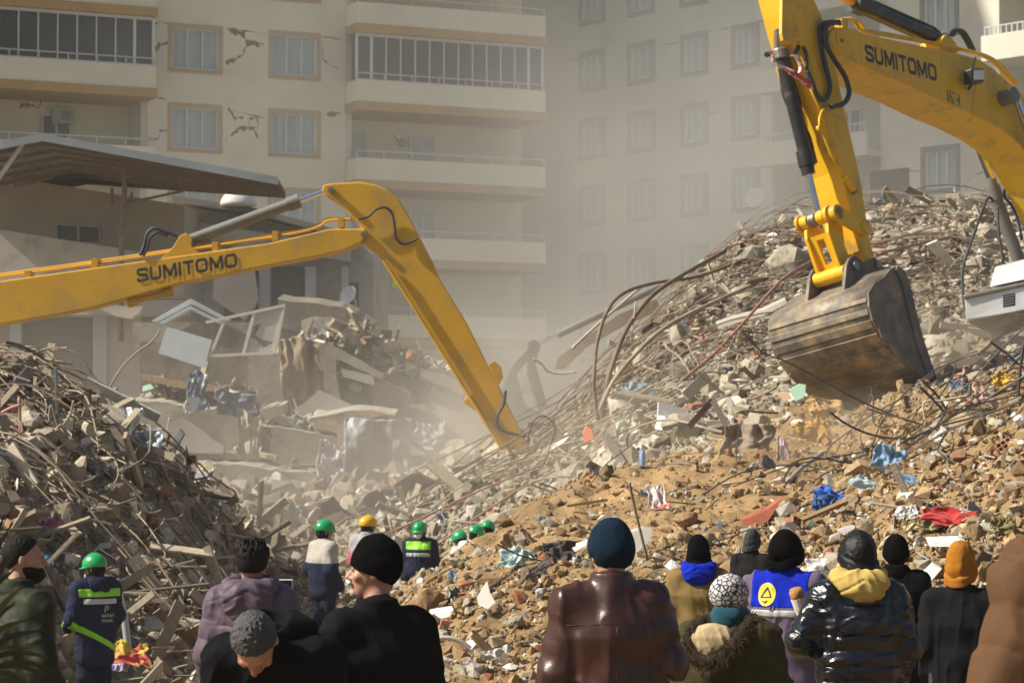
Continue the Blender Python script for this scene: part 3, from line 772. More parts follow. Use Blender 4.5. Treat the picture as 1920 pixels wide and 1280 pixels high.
def text_mesh(word, bl, br, tl, name, m, par, lift, bold=0.2):
    """flat wide block letters fitted into the parallelogram bl-br-tl; lift: vector off the surface"""
    gap = .17; tot = sum(GLYPH[c][0] for c in word) + gap * (len(word) - 1); x0 = 0; V = []; Fs = []
    bl, br, tl = np.array(bl), np.array(br), np.array(tl); lf = np.array(lift)
    for c in word:
        w, strokes = GLYPH[c]
        for st in strokes:
            P = [Vector((x * w, y)) for x, y in st]; b0 = len(V); n = len(P)
            for i, p in enumerate(P):
                d1 = (P[i] - P[i - 1]).normalized() if i else None; d2 = (P[i + 1] - P[i]).normalized() if i < n - 1 else None
                d = ((d1 or d2) + (d2 or d1)).normalized(); nn = Vector((-d.y, d.x)); k = nn.dot(Vector((-(d2 or d1).y, (d2 or d1).x)))
                h = bold / 2 / max(k, .5)
                for sg in (1, -1):
                    q = p + nn * h * sg; V.append(bl + (x0 + q.x) / tot * (br - bl) + min(max(q.y, 0), 1) * (tl - bl) + lf)
            Fs += [(b0 + 2 * i, b0 + 2 * i + 1, b0 + 2 * i + 3, b0 + 2 * i + 2) for i in range(n - 1)]
        x0 += w + gap
    return obj(name, V, Fs, m, par)

# ---- left excavator: its boom and arm lie across the view
EL = empty("excavator", at(-260, 900, 40), "dusty yellow excavator whose long boom and bent arm reach across from the left edge", "excavator")
YL = 40.0
def L_(px, py, dy=0.0): return at(px, py, YL + dy)
mb = MB().prism([L_(*p) for p in [(-420,600),(-80,540),(0,527),(504,456),(619,429),(684,429),(690,438),(677,454),(641,470),(580,483),(504,497),(336,531),(168,578),(0,608),(-80,622),(-420,720)]], (0, 0.55, 0))
mb.build("boom", M_yelL, EL, bevel=0.02)
armp = [(606,347),(621,344),(674,341),(703,346),(727,356),(746,372),(761,395),(783,437),(814,497),(825,524),(875,605),(915,685),(934,720),(956,766),(992,836),(1010,880),(985,900),(968,884),(956,860),(925,813),(895,769),(841,678),(774,571),(741,524),(721,489),(705,474),(690,464),(680,454),(684,440),(672,420),(658,405),(646,390),(627,376),(612,367),(604,358)]
mb = MB().prism([L_(p[0], p[1], 0.05) for p in armp], (0, 0.45, 0)); mb.build("arm", M_yelL, EL, bevel=0.02)
mb = MB().prism([L_(p[0], p[1], 0.02) for p in [(915,683),(926,676),(940,688),(943,706),(934,722)]], (0, 0.4, 0)); mb.build("link_bracket", M_yelL, EL, bevel=0.01)
mb = MB().prism([L_(p[0], p[1], 0.02) for p in [(884,738),(868,752),(880,762),(897,772)]], (0, 0.4, 0)); mb.build("link_bracket", M_yelL, EL, bevel=0.01)
for (c, r) in (((621, 357), 0.055), ((682, 440), 0.05)):
    mb = MB(); p = L_(*c); mb.cyl(p + Vector((0, -0.04, 0)), p + Vector((0, 0.6, 0)), r, 18); mb.build("pin", M_pin, EL)
mb = MB(); mb.cyl(L_(352, 452, 0.28), L_(556, 378, 0.28), 0.10, 18); mb.cyl(L_(540, 384, 0.28), L_(562, 376, 0.28), 0.125, 18)
cy = mb.build("arm_cylinder", M_greym, EL, auto=True)
mb = MB(); mb.cyl(L_(562, 376, 0.28), L_(618, 356, 0.28), 0.055, 14); mb.build("rod", M_chr, cy, auto=True)
mb = MB().prism([L_(p[0], p[1], 0.1) for p in [(300,487),(325,462),(338,441),(350,437),(360,447),(358,460),(372,474)]], (0, 0.36, 0)); mb.build("cylinder_bracket", M_yelL, EL, bevel=0.01)
mb = MB(); mb.cyl(L_(243, 566, 0.2), L_(322, 546, 0.2), 0.05, 12); mb.cyl(L_(240, 568, 0.2), L_(258, 563, 0.2), 0.085, 12); mb.cyl(L_(305, 551, 0.2), L_(325, 545, 0.2), 0.085, 12)
mb.build("valve_block", M_yelL, EL)
for k, pts in enumerate([[(262,479),(270,462),(276,438),(290,428),(310,434),(332,443)], [(268,480),(276,465),(283,444),(297,436),(315,442)]]):
    mb = MB(); mb.tube(smooth_path([L_(*p) for p in pts]), 0.028, 8); mb.build("hose", M_hose, EL, smooth=True)
mb = MB(); mb.tube(smooth_path([L_(p[0], p[1], -0.02) for p in [(672,411),(690,406),(705,393),(722,389),(735,400),(740,425),(742,445),(755,457),(772,453),(782,447)]]), 0.022, 8); mb.build("hose", M_hose, EL, smooth=True)
mb = MB(); mb.tube(smooth_path([L_(p[0], p[1], -0.03) for p in [(948,732),(944,758),(932,782),(936,803),(958,812),(985,818)]]), 0.026, 8); mb.build("hose", M_hose, EL, smooth=True)
for dy, o_ in ((0.12, 0), (0.3, -4)):
    mb = MB(); mb.tube(smooth_path([L_(-60, 530 + o_, dy), L_(0, 519 + o_, dy), L_(200, 491 + o_, dy), L_(420, 458 + o_, dy), L_(560, 436 + o_, dy), L_(600, 424 + o_, dy), L_(615, 414 + o_, dy), L_(660, 411, dy)]), 0.022, 6)
    mb.build("hydraulic_pipe", M_yelL, EL, smooth=True)
for px, py in ((55, 517), (180, 494), (405, 463), (517, 443), (640, 419)):
    mb = MB(); p = L_(px, py, 0.2); mb.box(p, (0.10, 0.34, 0.16)); mb.build("pipe_clamp", M_yelL, EL)
mb = MB()
mb.tube([L_(718, 487, -0.01), L_(774, 574, -0.01), L_(841, 681, -0.01), L_(925, 816, -0.01), L_(960, 872, -0.01)], 0.028, 6); mb.build("flange", M_yelL, EL)
text_mesh("SUMITOMO", L_(258, 530, -0.006), L_(445, 500, -0.006), L_(256, 504, -0.006), "lettering", M_let, EL, (0, -0.004, 0), bold=0.22)
mb = MB(); mb.box(L_(740, 531, 0.1), (0.06, 0.02, 0.13)); mb.build("tag", mat("lime_plastic_tag", (0.35, 0.62, 0.03), rough=0.5), EL)

# ---- right excavator: stands beyond the right edge, its boom comes towards us and to the left
PH = math.radians(45)
dd = Vector((-math.cos(PH), -math.sin(PH), 0))
ww = Vector((-math.sin(PH), math.cos(PH), -0.20)).normalized()      # across the machine, to its far side
R0 = at(1640, 600, 28.0)
def R_(px, py, off=0.0): return on_plane(px, py, R0 + ww * off, ww)
ER = empty("excavator", R_(2150, 900, 0.6), "bright yellow excavator with a bucket digging into the heap on the right", "excavator")
def plate(pts, off, th, name, m, par, bevel=0.008, shift=0.0):
    return MB().prism([R_(p[0], p[1], off) + ww * shift for p in pts], ww * th).build(name, m, par, bevel=bevel)
bm_side = [(1553,72),(1557,58),(1566,51),(1580,51),(1605,55),(1622,64),(1700,80),(1767,94),(1810,104),(1838,112),(1862,128),(1885,149),(1920,180),(1960,224),(2010,300),(2070,420),
           (2010,446),(1960,344),(1920,281),(1895,257),(1869,239),(1827,217),(1780,198),(1717,167),(1618,125),(1575,104),(1558,90)]
plate(bm_side, 0.50, 0.60, "boom", M_yel, ER, 0.015)
arm_side = [(1462,-70),(1484,19),(1500,75),(1523,169),(1538,209),(1575,319),(1585,360),(1604,429),(1622,492),(1640,492),(1628,430),(1613,332),(1591,237),(1567,130),(1544,39),(1527,0),(1500,-70)]
plate(arm_side, 0.55, 0.45, "arm", M_yel, ER, 0.012)
# weld seams and wear lines
def wline(pts, off, r, m, name, par=None):
    MB().tube([R_(x, y, off) for x, y in pts], r, 5).build(name, m, par or ER)
for pts in ([(1612,58),(1616,122)], [(1766,95),(1762,190)], [(1836,113),(1822,214)], [(1885,150),(1868,238)]): wline(pts, .499, .006, M_yel, "weld_seam")
wline([(1560,86),(1576,100),(1620,121),(1717,161),(1782,194),(1827,213),(1869,235),(1917,276)], .497, .008, M_yel, "weld_seam")
wline([(1508,74),(1530,160),(1560,262),(1590,372),(1608,440),(1622,486)], .547, .008, M_yel, "weld_seam"); wline([(1606,440),(1630,436)], .548, .006, M_yel, "weld_seam")
# boom-end boss with the arm pin
def boss(px, py, off0, off1, r, name, m, par, n=20, shift=0.0):
    a = R_(px, py, off0) + ww * shift; b = a + ww * (off1 - off0); mb = MB(); mb.cyl(a, b, r, n); return mb.build(name, m, par, auto=True)
boss(1578, 75, 0.49, 0.52, 0.11, "pin_plate", M_yel, ER); boss(1580, 76, 0.475, 0.49, 0.025, "pin_bolt", M_pin, ER)
plate([(1467,-40),(1467,0),(1466,62),(1469,76),(1478,83),(1490,82),(1503,76),(1486,18),(1478,-40)], 0.56, 0.05, "cylinder_lug", M_yel, ER)
plate([(1478,-70),(1467,0),(1466,62),(1469,76),(1478,83),(1490,82),(1503,76),(1510,0)], 0.93, 0.05, "cylinder_lug", M_yel, ER)
# bucket cylinder
ctr = 0.775
def sh(px, py): return R_(px, py, ctr)
mb = MB(); mb.box(sh(1461, 78), (0.12, 0.16, 0.30)); mb.cyl(sh(1462, 92), sh(1466, 112), 0.10, 16); mb.build("cylinder_eye", M_pin, ER, bevel=0.02)
mb = MB(); mb.cyl(sh(1467, 114), sh(1510, 290), 0.083, 22); mb.cyl(sh(1508, 283), sh(1514, 312), 0.105, 22); mb.cyl(sh(1513, 311), sh(1516, 327), 0.085, 22)
cb = mb.build("bucket_cylinder", M_blk, ER, auto=True)
mb = MB(); mb.cyl(sh(1516, 327), sh(1534, 400), 0.045, 16); mb.build("rod", M_chr, cb, auto=True)
mb = MB(); mb.tube(smooth_path([sh(1480, 110), sh(1493, 160), sh(1505, 225), sh(1518, 258), sh(1526, 290), sh(1530, 306)]), 0.022, 8); mb.build("oil_line", M_blk, cb, smooth=True)
mb = MB(); mb.tube(smooth_path([R_(1458, 110, .9), R_(1463, 140, .9), R_(1468, 175, .9), R_(1480, 205, .9)]), 0.02, 8); mb.build("hose", M_hose, cb, smooth=True)
mb = MB(); mb.tube([R_(1484, 108, .6), R_(1497, 88, .6), R_(1505, 90, .6)], 0.03, 8); mb.tube([R_(1437, 103, .95), R_(1452, 99, .95)], 0.035, 8); mb.build("hose_fitting", M_blk, cb)
mb = MB(); mb.tube(smooth_path([R_(1505, 88, .54), R_(1511, 100, .52), R_(1513, 125, .52), R_(1515, 150, .53)]), 0.022, 8); mb.build("hose", M_hose, ER, smooth=True)
h1 = [(1574,42),(1556,42),(1543,46),(1537,62),(1541,94),(1550,133),(1556,160),(1552,180),(1543,188),(1531,177),(1522,155),(1514,133)]
h2 = [(1574,43),(1560,44),(1550,50),(1547,65),(1550,86),(1564,112),(1583,141),(1592,169),(1588,187),(1577,197),(1559,200)]
for h, o_ in ((h1, 0.50), (h2, 0.44)):
    mb = MB(); mb.tube(smooth_path([R_(p[0], p[1], o_) for p in h]), 0.032, 10); mb.build("hose", M_hose, ER, smooth=True)
mb = MB(); mb.tube(smooth_path([R_(p[0], p[1], 0.53) for p in [(1559,200),(1544,206),(1537,222),(1538,240),(1546,258),(1560,292),(1576,318),(1586,336)]]), 0.018, 8); mb.build("hydraulic_pipe", M_yel, ER, smooth=True)
mb = MB(); mb.cyl(R_(1584, 332, .52), R_(1600, 356, .52), 0.05, 12); mb.build("pipe_fitting", M_yel, ER)
mb = MB(); mb.cyl(R_(1600, 355, .52), R_(1604, 361, .52), 0.04, 12); mb.build("pipe_fitting", M_pin, ER)
boss(1538, 240, 0.52, 0.56, 0.035, "grease_fitting", M_yel, ER, 8)
mb = MB(); mb.tube(smooth_path([R_(p[0], p[1], 0.6) for p in [(1568,40),(1584,37),(1602,40),(1616,58),(1660,66),(1720,76),(1790,90),(1840,104),(1868,122),(1900,158)]]), 0.026, 8); mb.build("hydraulic_pipe", M_yel, ER, smooth=True)
mb = MB(); mb.tube(smooth_path([R_(p[0], p[1], 0.75) for p in [(1576,38),(1592,36),(1610,42),(1626,58),(1670,66),(1730,78),(1795,92),(1845,104),(1875,122),(1906,158)]]), 0.026, 8); mb.build("hydraulic_pipe", M_yel, ER, smooth=True)
plate([(1578,36),(1590,36),(1590,52),(1580,52)], 0.55, 0.3, "pipe_clamp", M_yel, ER)
# link pins and H-link
a = R_(1573, 397, 0.46); b = a + ww * 0.63
mb = MB(); mb.cyl(a, b, 0.055, 18); mb.build("link_pin", M_pin, ER, auto=True)
for t0, t1, r, mm in ((0, .09, .10, M_yel), (.12, .17, .115, M_yel), (.20, .31, .085, M_yel), (.33, .43, .088, M_pin), (.45, .56, .085, M_yel), (.57, .61, .11, M_yel)):
    mb = MB(); mb.cyl(a + ww * t0, a + ww * t1, r, 22); mb.build("link_boss", mm, ER, bevel=0.008, auto=True)
plate([(1570,386),(1580,388),(1612,408),(1628,412),(1633,425),(1626,440),(1612,436),(1572,412)], 0.46, 0.06, "idler_link", M_yel, ER)
plate([(1570,386),(1580,388),(1612,408),(1628,412),(1633,425),(1626,440),(1612,436),(1572,412)], .46, 0.06, "idler_link", M_yel, ER, shift=.57)
boss(1627, 425, 0.43, 0.56, 0.085, "link_boss", M_yel, ER)
# H-link: two cheeks joined by a slotted plate
for shf in (0.0, 0.33):
    plate([(1553,418),(1570,408),(1580,420),(1584,460),(1600,498),(1598,512),(1586,518),(1578,506),(1563,462),(1554,435)], .60, 0.05, "bucket_link", M_yel, ER, shift=shf)
F1, F2 = (1556,434), (1584,506)
def hl(t, off): return R_(F1[0] + (F2[0] - F1[0]) * t, F1[1] + (F2[1] - F1[1]) * t, .62) + ww * (off - .62) + dd * .015
hb2 = MB(); back = -dd * 0.05
for (t0, t1, o0, o1) in ((0, .12, .651, .929), (.75, 1.0, .651, .929), (.12, .75, .651, .735), (.12, .75, .845, .929)):
    hb2.prism([hl(t0, o0), hl(t0, o1), hl(t1, o1), hl(t1, o0)], back)
hb2.build("link_web", M_yel, ER)
boss(1588, 509, 0.56, 1.02, 0.09, "link_boss", M_yel, ER)
# bucket
BK = empty_part = None
prof = [(1672,503),(1656,521),(1639,531),(1629,548),(1630,574),(1637,601),(1654,632),(1681,665),(1720,700),(1752,722)]
prof = [(p.x, p.y, p.z) for p in smooth_path([R_(*p) for p in prof], 4)]
V = []; nP = len(prof); BW = 1.52
for p in prof:
    p = Vector(p); V += [p, p + ww * BW]
bk_ = obj("bucket", V, [(2 * i, 2 * i + 1, 2 * i + 3, 2 * i + 2) for i in range(nP - 1)], M_bkt, ER, smooth=True)
sm = bk_.modifiers.new("thick", 'SOLIDIFY'); sm.thickness = 0.035; sm.offset = 0
sidep = [(1670,504),(1656,521),(1639,531),(1629,548),(1630,574),(1637,601),(1654,632),(1681,665),(1720,700),(1752,722),(1770,722),(1757,709),(1733,638),(1720,591),(1707,531),(1697,507),(1684,497)]
for off, th in ((-0.022, 0.03), (BW - 0.01, 0.03)):
    plate(sidep, off, th, "side_plate", M_bktS, bk_, 0.006)
plate([(1684,497),(1697,507),(1707,531),(1720,591),(1733,638),(1757,709),(1770,722),(1745,712),(1724,660),(1706,592),(1692,530),(1680,506)], -0.042, 0.019, "edge_plate", M_bktS, bk_, 0.004)
plate([(1645,607),(1660,612),(1690,640),(1712,672),(1722,700),(1683,667),(1655,634)], -0.040, 0.017, "wear_plate", M_bktS, bk_, 0.004)
def shell_bar(t, h, w_, off0, off1, name, m):
    i = min(int(t), nP - 2); f = t - i
    p = Vector(prof[i]).lerp(Vector(prof[i + 1]), f); tg = (Vector(prof[i + 1]) - Vector(prof[i])).normalized()
    nn = tg.cross(ww).normalized()
    if nn.dot(dd) < 0 and nn.z > -0.5: nn = -nn
    if nn.dot(Vector(prof[nP // 2]) - (Vector(prof[0]) + Vector(prof[-1])) / 2) < 0: nn = -nn
    q = p + ww * off0
    return MB().prism([q - tg * w_ / 2, q + tg * w_ / 2, q + tg * w_ / 2 + nn * h, q - tg * w_ / 2 + nn * h], ww * (off1 - off0)).build(name, m, bk_, bevel=0.006)
for t, h, w_ in ((14.3, .035, .05), (17.5, .035, .07), (20.5, .035, .10), (23.6, .035, .12), (26.6, .035, .12), (29.6, .035, .12), (32.4, .03, .12)):
    shell_bar(t, h, w_, 0.01, BW - 0.02, "wear_strip", M_bkt)
shell_bar(35.2, 0.05, 0.22, -0.03, BW + 0.02, "cutting_edge", M_bktS)
tipP = Vector(prof[-1]); tdir = (tipP - Vector(prof[-4])).normalized(); tn = tdir.cross(ww).normalized()
for i in range(5):
    c = tipP + ww * (0.06 + i * (BW - 0.12) / 4)
    mb = MB(); u = ww * 0.055
    V = [c - u - tn * .05, c + u - tn * .05, c + u + tn * .05, c - u + tn * .05]
    e = tdir * 0.26; V2 = [c - u * .6 - tn * .01 + e, c + u * .6 - tn * .01 + e, c + u * .6 + tn * .01 + e, c - u * .6 + tn * .01 + e]
    mb.add(V + V2, [(3,2,1,0),(4,5,6,7),(0,1,5,4),(1,2,6,5),(2,3,7,6),(3,0,4,7)]); mb.build("tooth", M_pin, bk_, bevel=0.008)
ear = [(1583,547),(1588,496),(1594,483),(1603,479),(1612,484),(1620,493),(1632,486),(1641,482),(1650,492),(1655,500),(1668,499),(1672,508),(1650,526),(1630,538),(1600,552)]
for shf in (0, .56):
    plate(ear, .47, 0.05, "bucket_ear", M_bktS, bk_, 0.006, shift=shf)
    boss(1607, 497, .44, .471, 0.055, "pin_cap", M_pin, bk_, 14, shift=shf)
    plate([(1575,556),(1592,549),(1612,545),(1606,566),(1590,577),(1574,572)], .40, 0.16, "ear_pad", M_pin, bk_, 0.006, shift=shf) if False else None
boss(1648, 496, 0.44, 1.1, 0.045, "bucket_pin", M_pin, bk_, 14)
# stick cylinder above the boom
def sh2(px, py): return R_(px, py, 0.8)
mb = MB(); mb.cyl(sh2(1600, 4), sh2(1758, 76), 0.105, 22); mb.cyl(sh2(1598, 3), sh2(1616, 11), 0.14, 22)
ac = mb.build("arm_cylinder", M_blk, ER, auto=True)
mb = MB(); mb.cyl(sh2(1545, -22), sh2(1600, 4), 0.06, 16); mb.build("rod", M_yel, ac, auto=True)
mb = MB(); mb.tube([R_(1612, -2, .74), R_(1640, 4, .74), R_(1750, 52, .74), R_(1762, 62, .74)], 0.02, 8); mb.build("oil_line", M_blk, ac)
plate([(1764,92),(1766,74),(1772,66),(1782,68),(1792,80),(1798,98)], 0.60, 0.4, "cylinder_lug", M_yel, ER)
for o_, dx in ((.62, 0), (.8, 6)):
    mb = MB(); mb.tube(smooth_path([R_(1780 + dx, 66, o_), R_(1788 + dx, 58, o_), R_(1800 + dx, 60, o_), R_(1812 + dx, 78, o_), R_(1822 + dx, 100, o_)]), 0.03, 8); mb.build("hose", M_hose, ER, smooth=True)
# boom cylinders
mb = MB(); p = R_(1904, 177, 0.28); mb.cyl(p, p + ww * 0.22, 0.105, 20); mb.build("cylinder_eye", M_greym, ER, auto=True)
mb = MB(); mb.cyl(R_(1905, 185, 0.38), R_(1936, 270, 0.38), 0.055, 14); bc = mb.build("boom_cylinder", M_chr, ER, auto=True)
mb = MB(); mb.cyl(R_(1936, 270, 0.38), R_(1990, 430, 0.38), 0.09, 16); mb.build("barrel", M_greym, bc, auto=True)
mb = MB(); mb.cyl(R_(1826, 255, 1.25), R_(1858, 338, 1.25), 0.05, 14); b2 = mb.build("boom_cylinder", M_chr, ER, auto=True)
mb = MB(); mb.cyl(R_(1857, 335, 1.25), R_(1861, 350, 1.25), 0.075, 18); mb.cyl(R_(1860, 348, 1.25), R_(1868, 375, 1.25), 0.105, 18); mb.cyl(R_(1866, 370, 1.25), R_(1960, 620, 1.25), 0.09, 18); mb.build("barrel", M_greym, b2, auto=True)
mb = MB(); mb.tube([R_(1838, 268, 1.1), R_(1864, 335, 1.1)], 0.012, 6); mb.build("hydraulic_pipe", M_yel, b2)
for pts in ([(1862,376),(1854,370),(1846,384),(1826,440),(1806,500),(1804,524),(1808,570),(1816,592)], [(1888,352),(1884,350),(1884,370),(1896,384),(1908,410),(1916,450)], [(1870,390),(1872,430),(1878,470),(1881,492)]):
    mb = MB(); mb.tube(smooth_path([R_(x, y, 1.2) for x, y in pts], 3), 0.02, 7); mb.build("hose", M_hose, b2, smooth=True)
# lamp, letters, sticker
lm = MB(); c = R_(1826, 144, 0.36)
lx = (R_(1836, 144, .36) - R_(1816, 144, .36)).normalized(); q = Matrix((lx, ww, Vector((0, 0, 1)))).transposed()
lm.box(c, (0.30, 0.14, 0.19), q); lp = lm.build("work_lamp", M_blk, ER, bevel=0.02)
lm = MB(); lm.box(c - ww * 0.075, (0.235, 0.012, 0.125), q); lm.build("lamp_glass", mat("clear_lamp_lens", (0.62, 0.64, 0.62), rough=0.15, var=0.1, scale=8), lp)
lm = MB(); lm.tube([R_(1824, 130, .42), R_(1829, 108, .46)], 0.012, 6); lm.tube([R_(1822, 158, .40), R_(1816, 168, .48)], 0.02, 6); lm.build("lamp_bracket", M_blk, lp)
lift = -ww * 0.004
text_mesh("SUMITOMO", R_(1624, 115, .5), R_(1757, 153, .5), R_(1621, 83, .5), "lettering", M_let, ER, lift, bold=0.22)
stk = MB()
def st_line(a, b, t=1.1):
    d = Vector((b[0] - a[0], b[1] - a[1])); n_ = Vector((-d.y, d.x)).normalized() * t / 2
    P = [R_(a[0] + n_.x, a[1] + n_.y, .497), R_(b[0] + n_.x, b[1] + n_.y, .497), R_(b[0] - n_.x, b[1] - n_.y, .497), R_(a[0] - n_.x, a[1] - n_.y, .497)]
    stk.prism(P, ww * 0.001)
for a_, b_ in (((1776,170),(1798,178)), ((1798,178),(1800,200)), ((1800,200),(1777,191)), ((1777,191),(1776,170)), ((1781,174),(1777.5,189)), ((1777.5,189),(1788,193)), ((1788,193),(1781,174)), ((1782,181),(1783,189)), ((1791,187),(1797,188)), ((1797,183),(1797,194))):
    st_line(a_, b_)
stk.build("warning_sticker", M_let, ER)
# red and white tape tied round the cylinder head
M_tape = mat("red_and_white_tape", (0.70, 0.62, 0.58), rough=0.5, col2=(0.55, 0.05, 0.06), c2scale=9, c2lo=0.47, c2hi=0.53, var=0)
tp = MB(); pth = smooth_path([R_(x, y, o) for x, y, o in ((1443,98,.62),(1450,112,.60),(1458,124,.58),(1470,128,.56),(1490,140,.50),(1508,152,.46),(1524,164,.44))], 5)
V = []; Fs = []
for i, p in enumerate(pth):
    wv = (Vector((0.3, 0, 1)).normalized() * (0.022 + 0.022 * i / len(pth))) ; tw_ = math.sin(i * 0.9) * 0.02
    V += [p + wv + dd * tw_, p - wv - dd * tw_]
Fs = [(2 * i, 2 * i + 1, 2 * i + 3, 2 * i + 2) for i in range(len(pth) - 1)]
V2 = []; pth = smooth_path([R_(x, y, .48) for x, y in ((1486,104),(1496,110),(1502,125),(1500,136))], 5); b0 = len(V)
for i, p in enumerate(pth): V += [p + Vector((.03, 0, .01)), p - Vector((.03, 0, .01))]
Fs += [(b0 + 2 * i, b0 + 2 * i + 1, b0 + 2 * i + 3, b0 + 2 * i + 2) for i in range(len(pth) - 1)]
to = obj("barrier_tape", V, Fs, M_tape, loc=R_(1470, 128, .56), smooth=True)
tm = to.modifiers.new("s", 'SOLIDIFY'); tm.thickness = 0.003
tag(to, "red and white tape knotted round the black cylinder of the right excavator", "barrier tape")

# ---- third excavator, deep in the dust between the heaps
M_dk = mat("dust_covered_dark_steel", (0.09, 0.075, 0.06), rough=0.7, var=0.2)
E3 = empty("excavator", at(1090, 900, 58), "dark dust-veiled excavator working between the heaps with a blue-lit cylinder rod", "excavator")
def T_(px, py, dy=0.0): return at(px, py, 58 + dy)
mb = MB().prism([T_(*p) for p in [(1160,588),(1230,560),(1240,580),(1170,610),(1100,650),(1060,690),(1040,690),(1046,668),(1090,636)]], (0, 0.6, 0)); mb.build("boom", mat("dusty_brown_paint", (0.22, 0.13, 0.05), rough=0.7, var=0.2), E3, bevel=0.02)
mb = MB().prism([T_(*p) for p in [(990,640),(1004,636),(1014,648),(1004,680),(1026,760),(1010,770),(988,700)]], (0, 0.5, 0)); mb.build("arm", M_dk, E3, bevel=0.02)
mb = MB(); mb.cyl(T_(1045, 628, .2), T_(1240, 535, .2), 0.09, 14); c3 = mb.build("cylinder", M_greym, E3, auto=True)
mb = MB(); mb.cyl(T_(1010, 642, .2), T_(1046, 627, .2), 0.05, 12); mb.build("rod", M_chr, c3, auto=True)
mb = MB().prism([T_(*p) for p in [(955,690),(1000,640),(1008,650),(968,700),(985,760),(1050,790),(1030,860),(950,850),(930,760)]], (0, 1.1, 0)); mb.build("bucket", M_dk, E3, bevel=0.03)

# ---- shiny steel machine on the slope at the right edge
M_silver = mat("polished_steel_panel", (0.85, 0.87, 0.90), rough=0.35, metal=0.5, var=0.08, scale=3, bump=0.12, bscale=3, bdist=0.05)
SM = empty("machine", at(1885, 620, 31), "shiny silver steel machine body with a small grille on the slope at the right edge", "machine")
def S_(px, py, dy=0.0): return at(px, py, 31.0 + dy)
mb = MB().prism([S_(1808,560,.35), S_(1990,520,-.1), S_(1988,570,-.1), S_(1812,600,.35)], (0.35, 0.9, 0.0)); mb.build("lower_housing", M_silver, SM, bevel=0.015)
mb = MB().prism([S_(1856,538,.25), S_(1866,500,.45), S_(1965,474,.35), S_(1985,510,.05)], (0.35, 0.8, 0)); mb.build("upper_housing", M_silver, SM, bevel=0.015)
mb = MB().prism([S_(1806,560,.30), S_(1806,553,.30), S_(1992,513,-.12), S_(1992,520,-.12)], (0.35, 1.0, 0)); mb.build("ledge", M_pin, SM, bevel=0.01)
gr = MB()
for i in range(4): gr.prism([S_(1883,556 + i * 5,-.03), S_(1902,552 + i * 5,-.06), S_(1902,554 + i * 5,-.06), S_(1883,558 + i * 5,-.03)], (0, 0.05, 0))
gr.build("grille", M_chr, SM)
mb = MB().prism([S_(1881,553,-.02), S_(1904,549,-.045), S_(1904,573,-.045), S_(1881,577,-.02)], (0, 0.012, 0)); mb.build("grille_backing", M_blk, SM)
mb = MB().prism([S_(1812,602,.34), S_(1900,584,.0), S_(1936,592,.0), S_(1850,622,.34)], (0.3, 0.8, -0.05)); mb.build("track_guard", M_pin, SM, bevel=0.01)
# ------------------------------------------------------------------ loose rubble
import bmesh
RNG = np.random.RandomState(7)
def rock_template(seed, n=14, flat=1.0):
    r = random.Random(seed); bm = bmesh.new()
    for _ in range(n):
        v = Vector((r.gauss(0, 1), r.gauss(0, 1), r.gauss(0, 1))).normalized() * r.uniform(0.75, 1.0)
        bm.verts.new((v.x, v.y, v.z * flat))
    bmesh.ops.convex_hull(bm, input=bm.verts)
    bmesh.ops.delete(bm, geom=[v for v in bm.verts if not v.link_faces], context='VERTS')
    bmesh.ops.triangulate(bm, faces=bm.faces)
    bm.verts.ensure_lookup_table(); bm.verts.index_update()
    V = np.array([v.co[:] for v in bm.verts]); Fs = np.array([[v.index for v in f.verts] for f in bm.faces]); bm.free()
    return V, Fs
def box_template():
    V = np.array([(x, y, z) for x in (-1, 1) for y in (-1, 1) for z in (-1, 1)], float)
    Q = [(0,1,3,2),(4,6,7,5),(0,4,5,1),(2,3,7,6),(0,2,6,4),(1,5,7,3)]
    return V, np.array([t for q in Q for t in ((q[0], q[1], q[2]), (q[0], q[2], q[3]))])
ROCKS = [rock_template(100 + i, 12, 0.75) for i in range(10)] + [rock_template(200 + i, 22, 0.8) for i in range(4)]
BOX = box_template()

def rotmats(n, tilt=1.0):
    ax = RNG.normal(size=(n, 3)); ax[:, 2] += (1 - tilt) * 6; ax /= np.linalg.norm(ax, axis=1)[:, None]
    an = RNG.uniform(0, 2 * np.pi, n); c, s = np.cos(an), np.sin(an); K = np.zeros((n, 3, 3))
    K[:, 0, 1] = -ax[:, 2]; K[:, 0, 2] = ax[:, 1]; K[:, 1, 0] = ax[:, 2]; K[:, 1, 2] = -ax[:, 0]; K[:, 2, 0] = -ax[:, 1]; K[:, 2, 1] = ax[:, 0]
    I = np.eye(3)[None]; return I + s[:, None, None] * K + (1 - c)[:, None, None] * (K @ K)

def merged(pos, scl, cols, tmpl, rot=None):
    """merge copies of templates into one vertex/face/colour array"""
    n = len(pos); R = rotmats(n) if rot is None else rot
    Vs, Fs, Cs = [], [], []; off = 0
    pick = RNG.randint(0, len(tmpl), n)
    for t, (TV, TF) in enumerate(tmpl):
        k = np.where(pick == t)[0]
        if not len(k): continue
        P = TV[None] * scl[k][:, None, :]
        P = np.einsum('nij,nvj->nvi', R[k], P) + pos[k][:, None, :]
        Vs.append(P.reshape(-1, 3)); nv = len(TV)
        Fs.append((TF[None] + (np.arange(len(k)) * nv)[:, None, None] + off).reshape(-1, 3)); off += nv * len(k)
        Cs.append(np.repeat(cols[k], nv, axis=0))
    return np.concatenate(Vs), np.concatenate(Fs), np.concatenate(Cs)

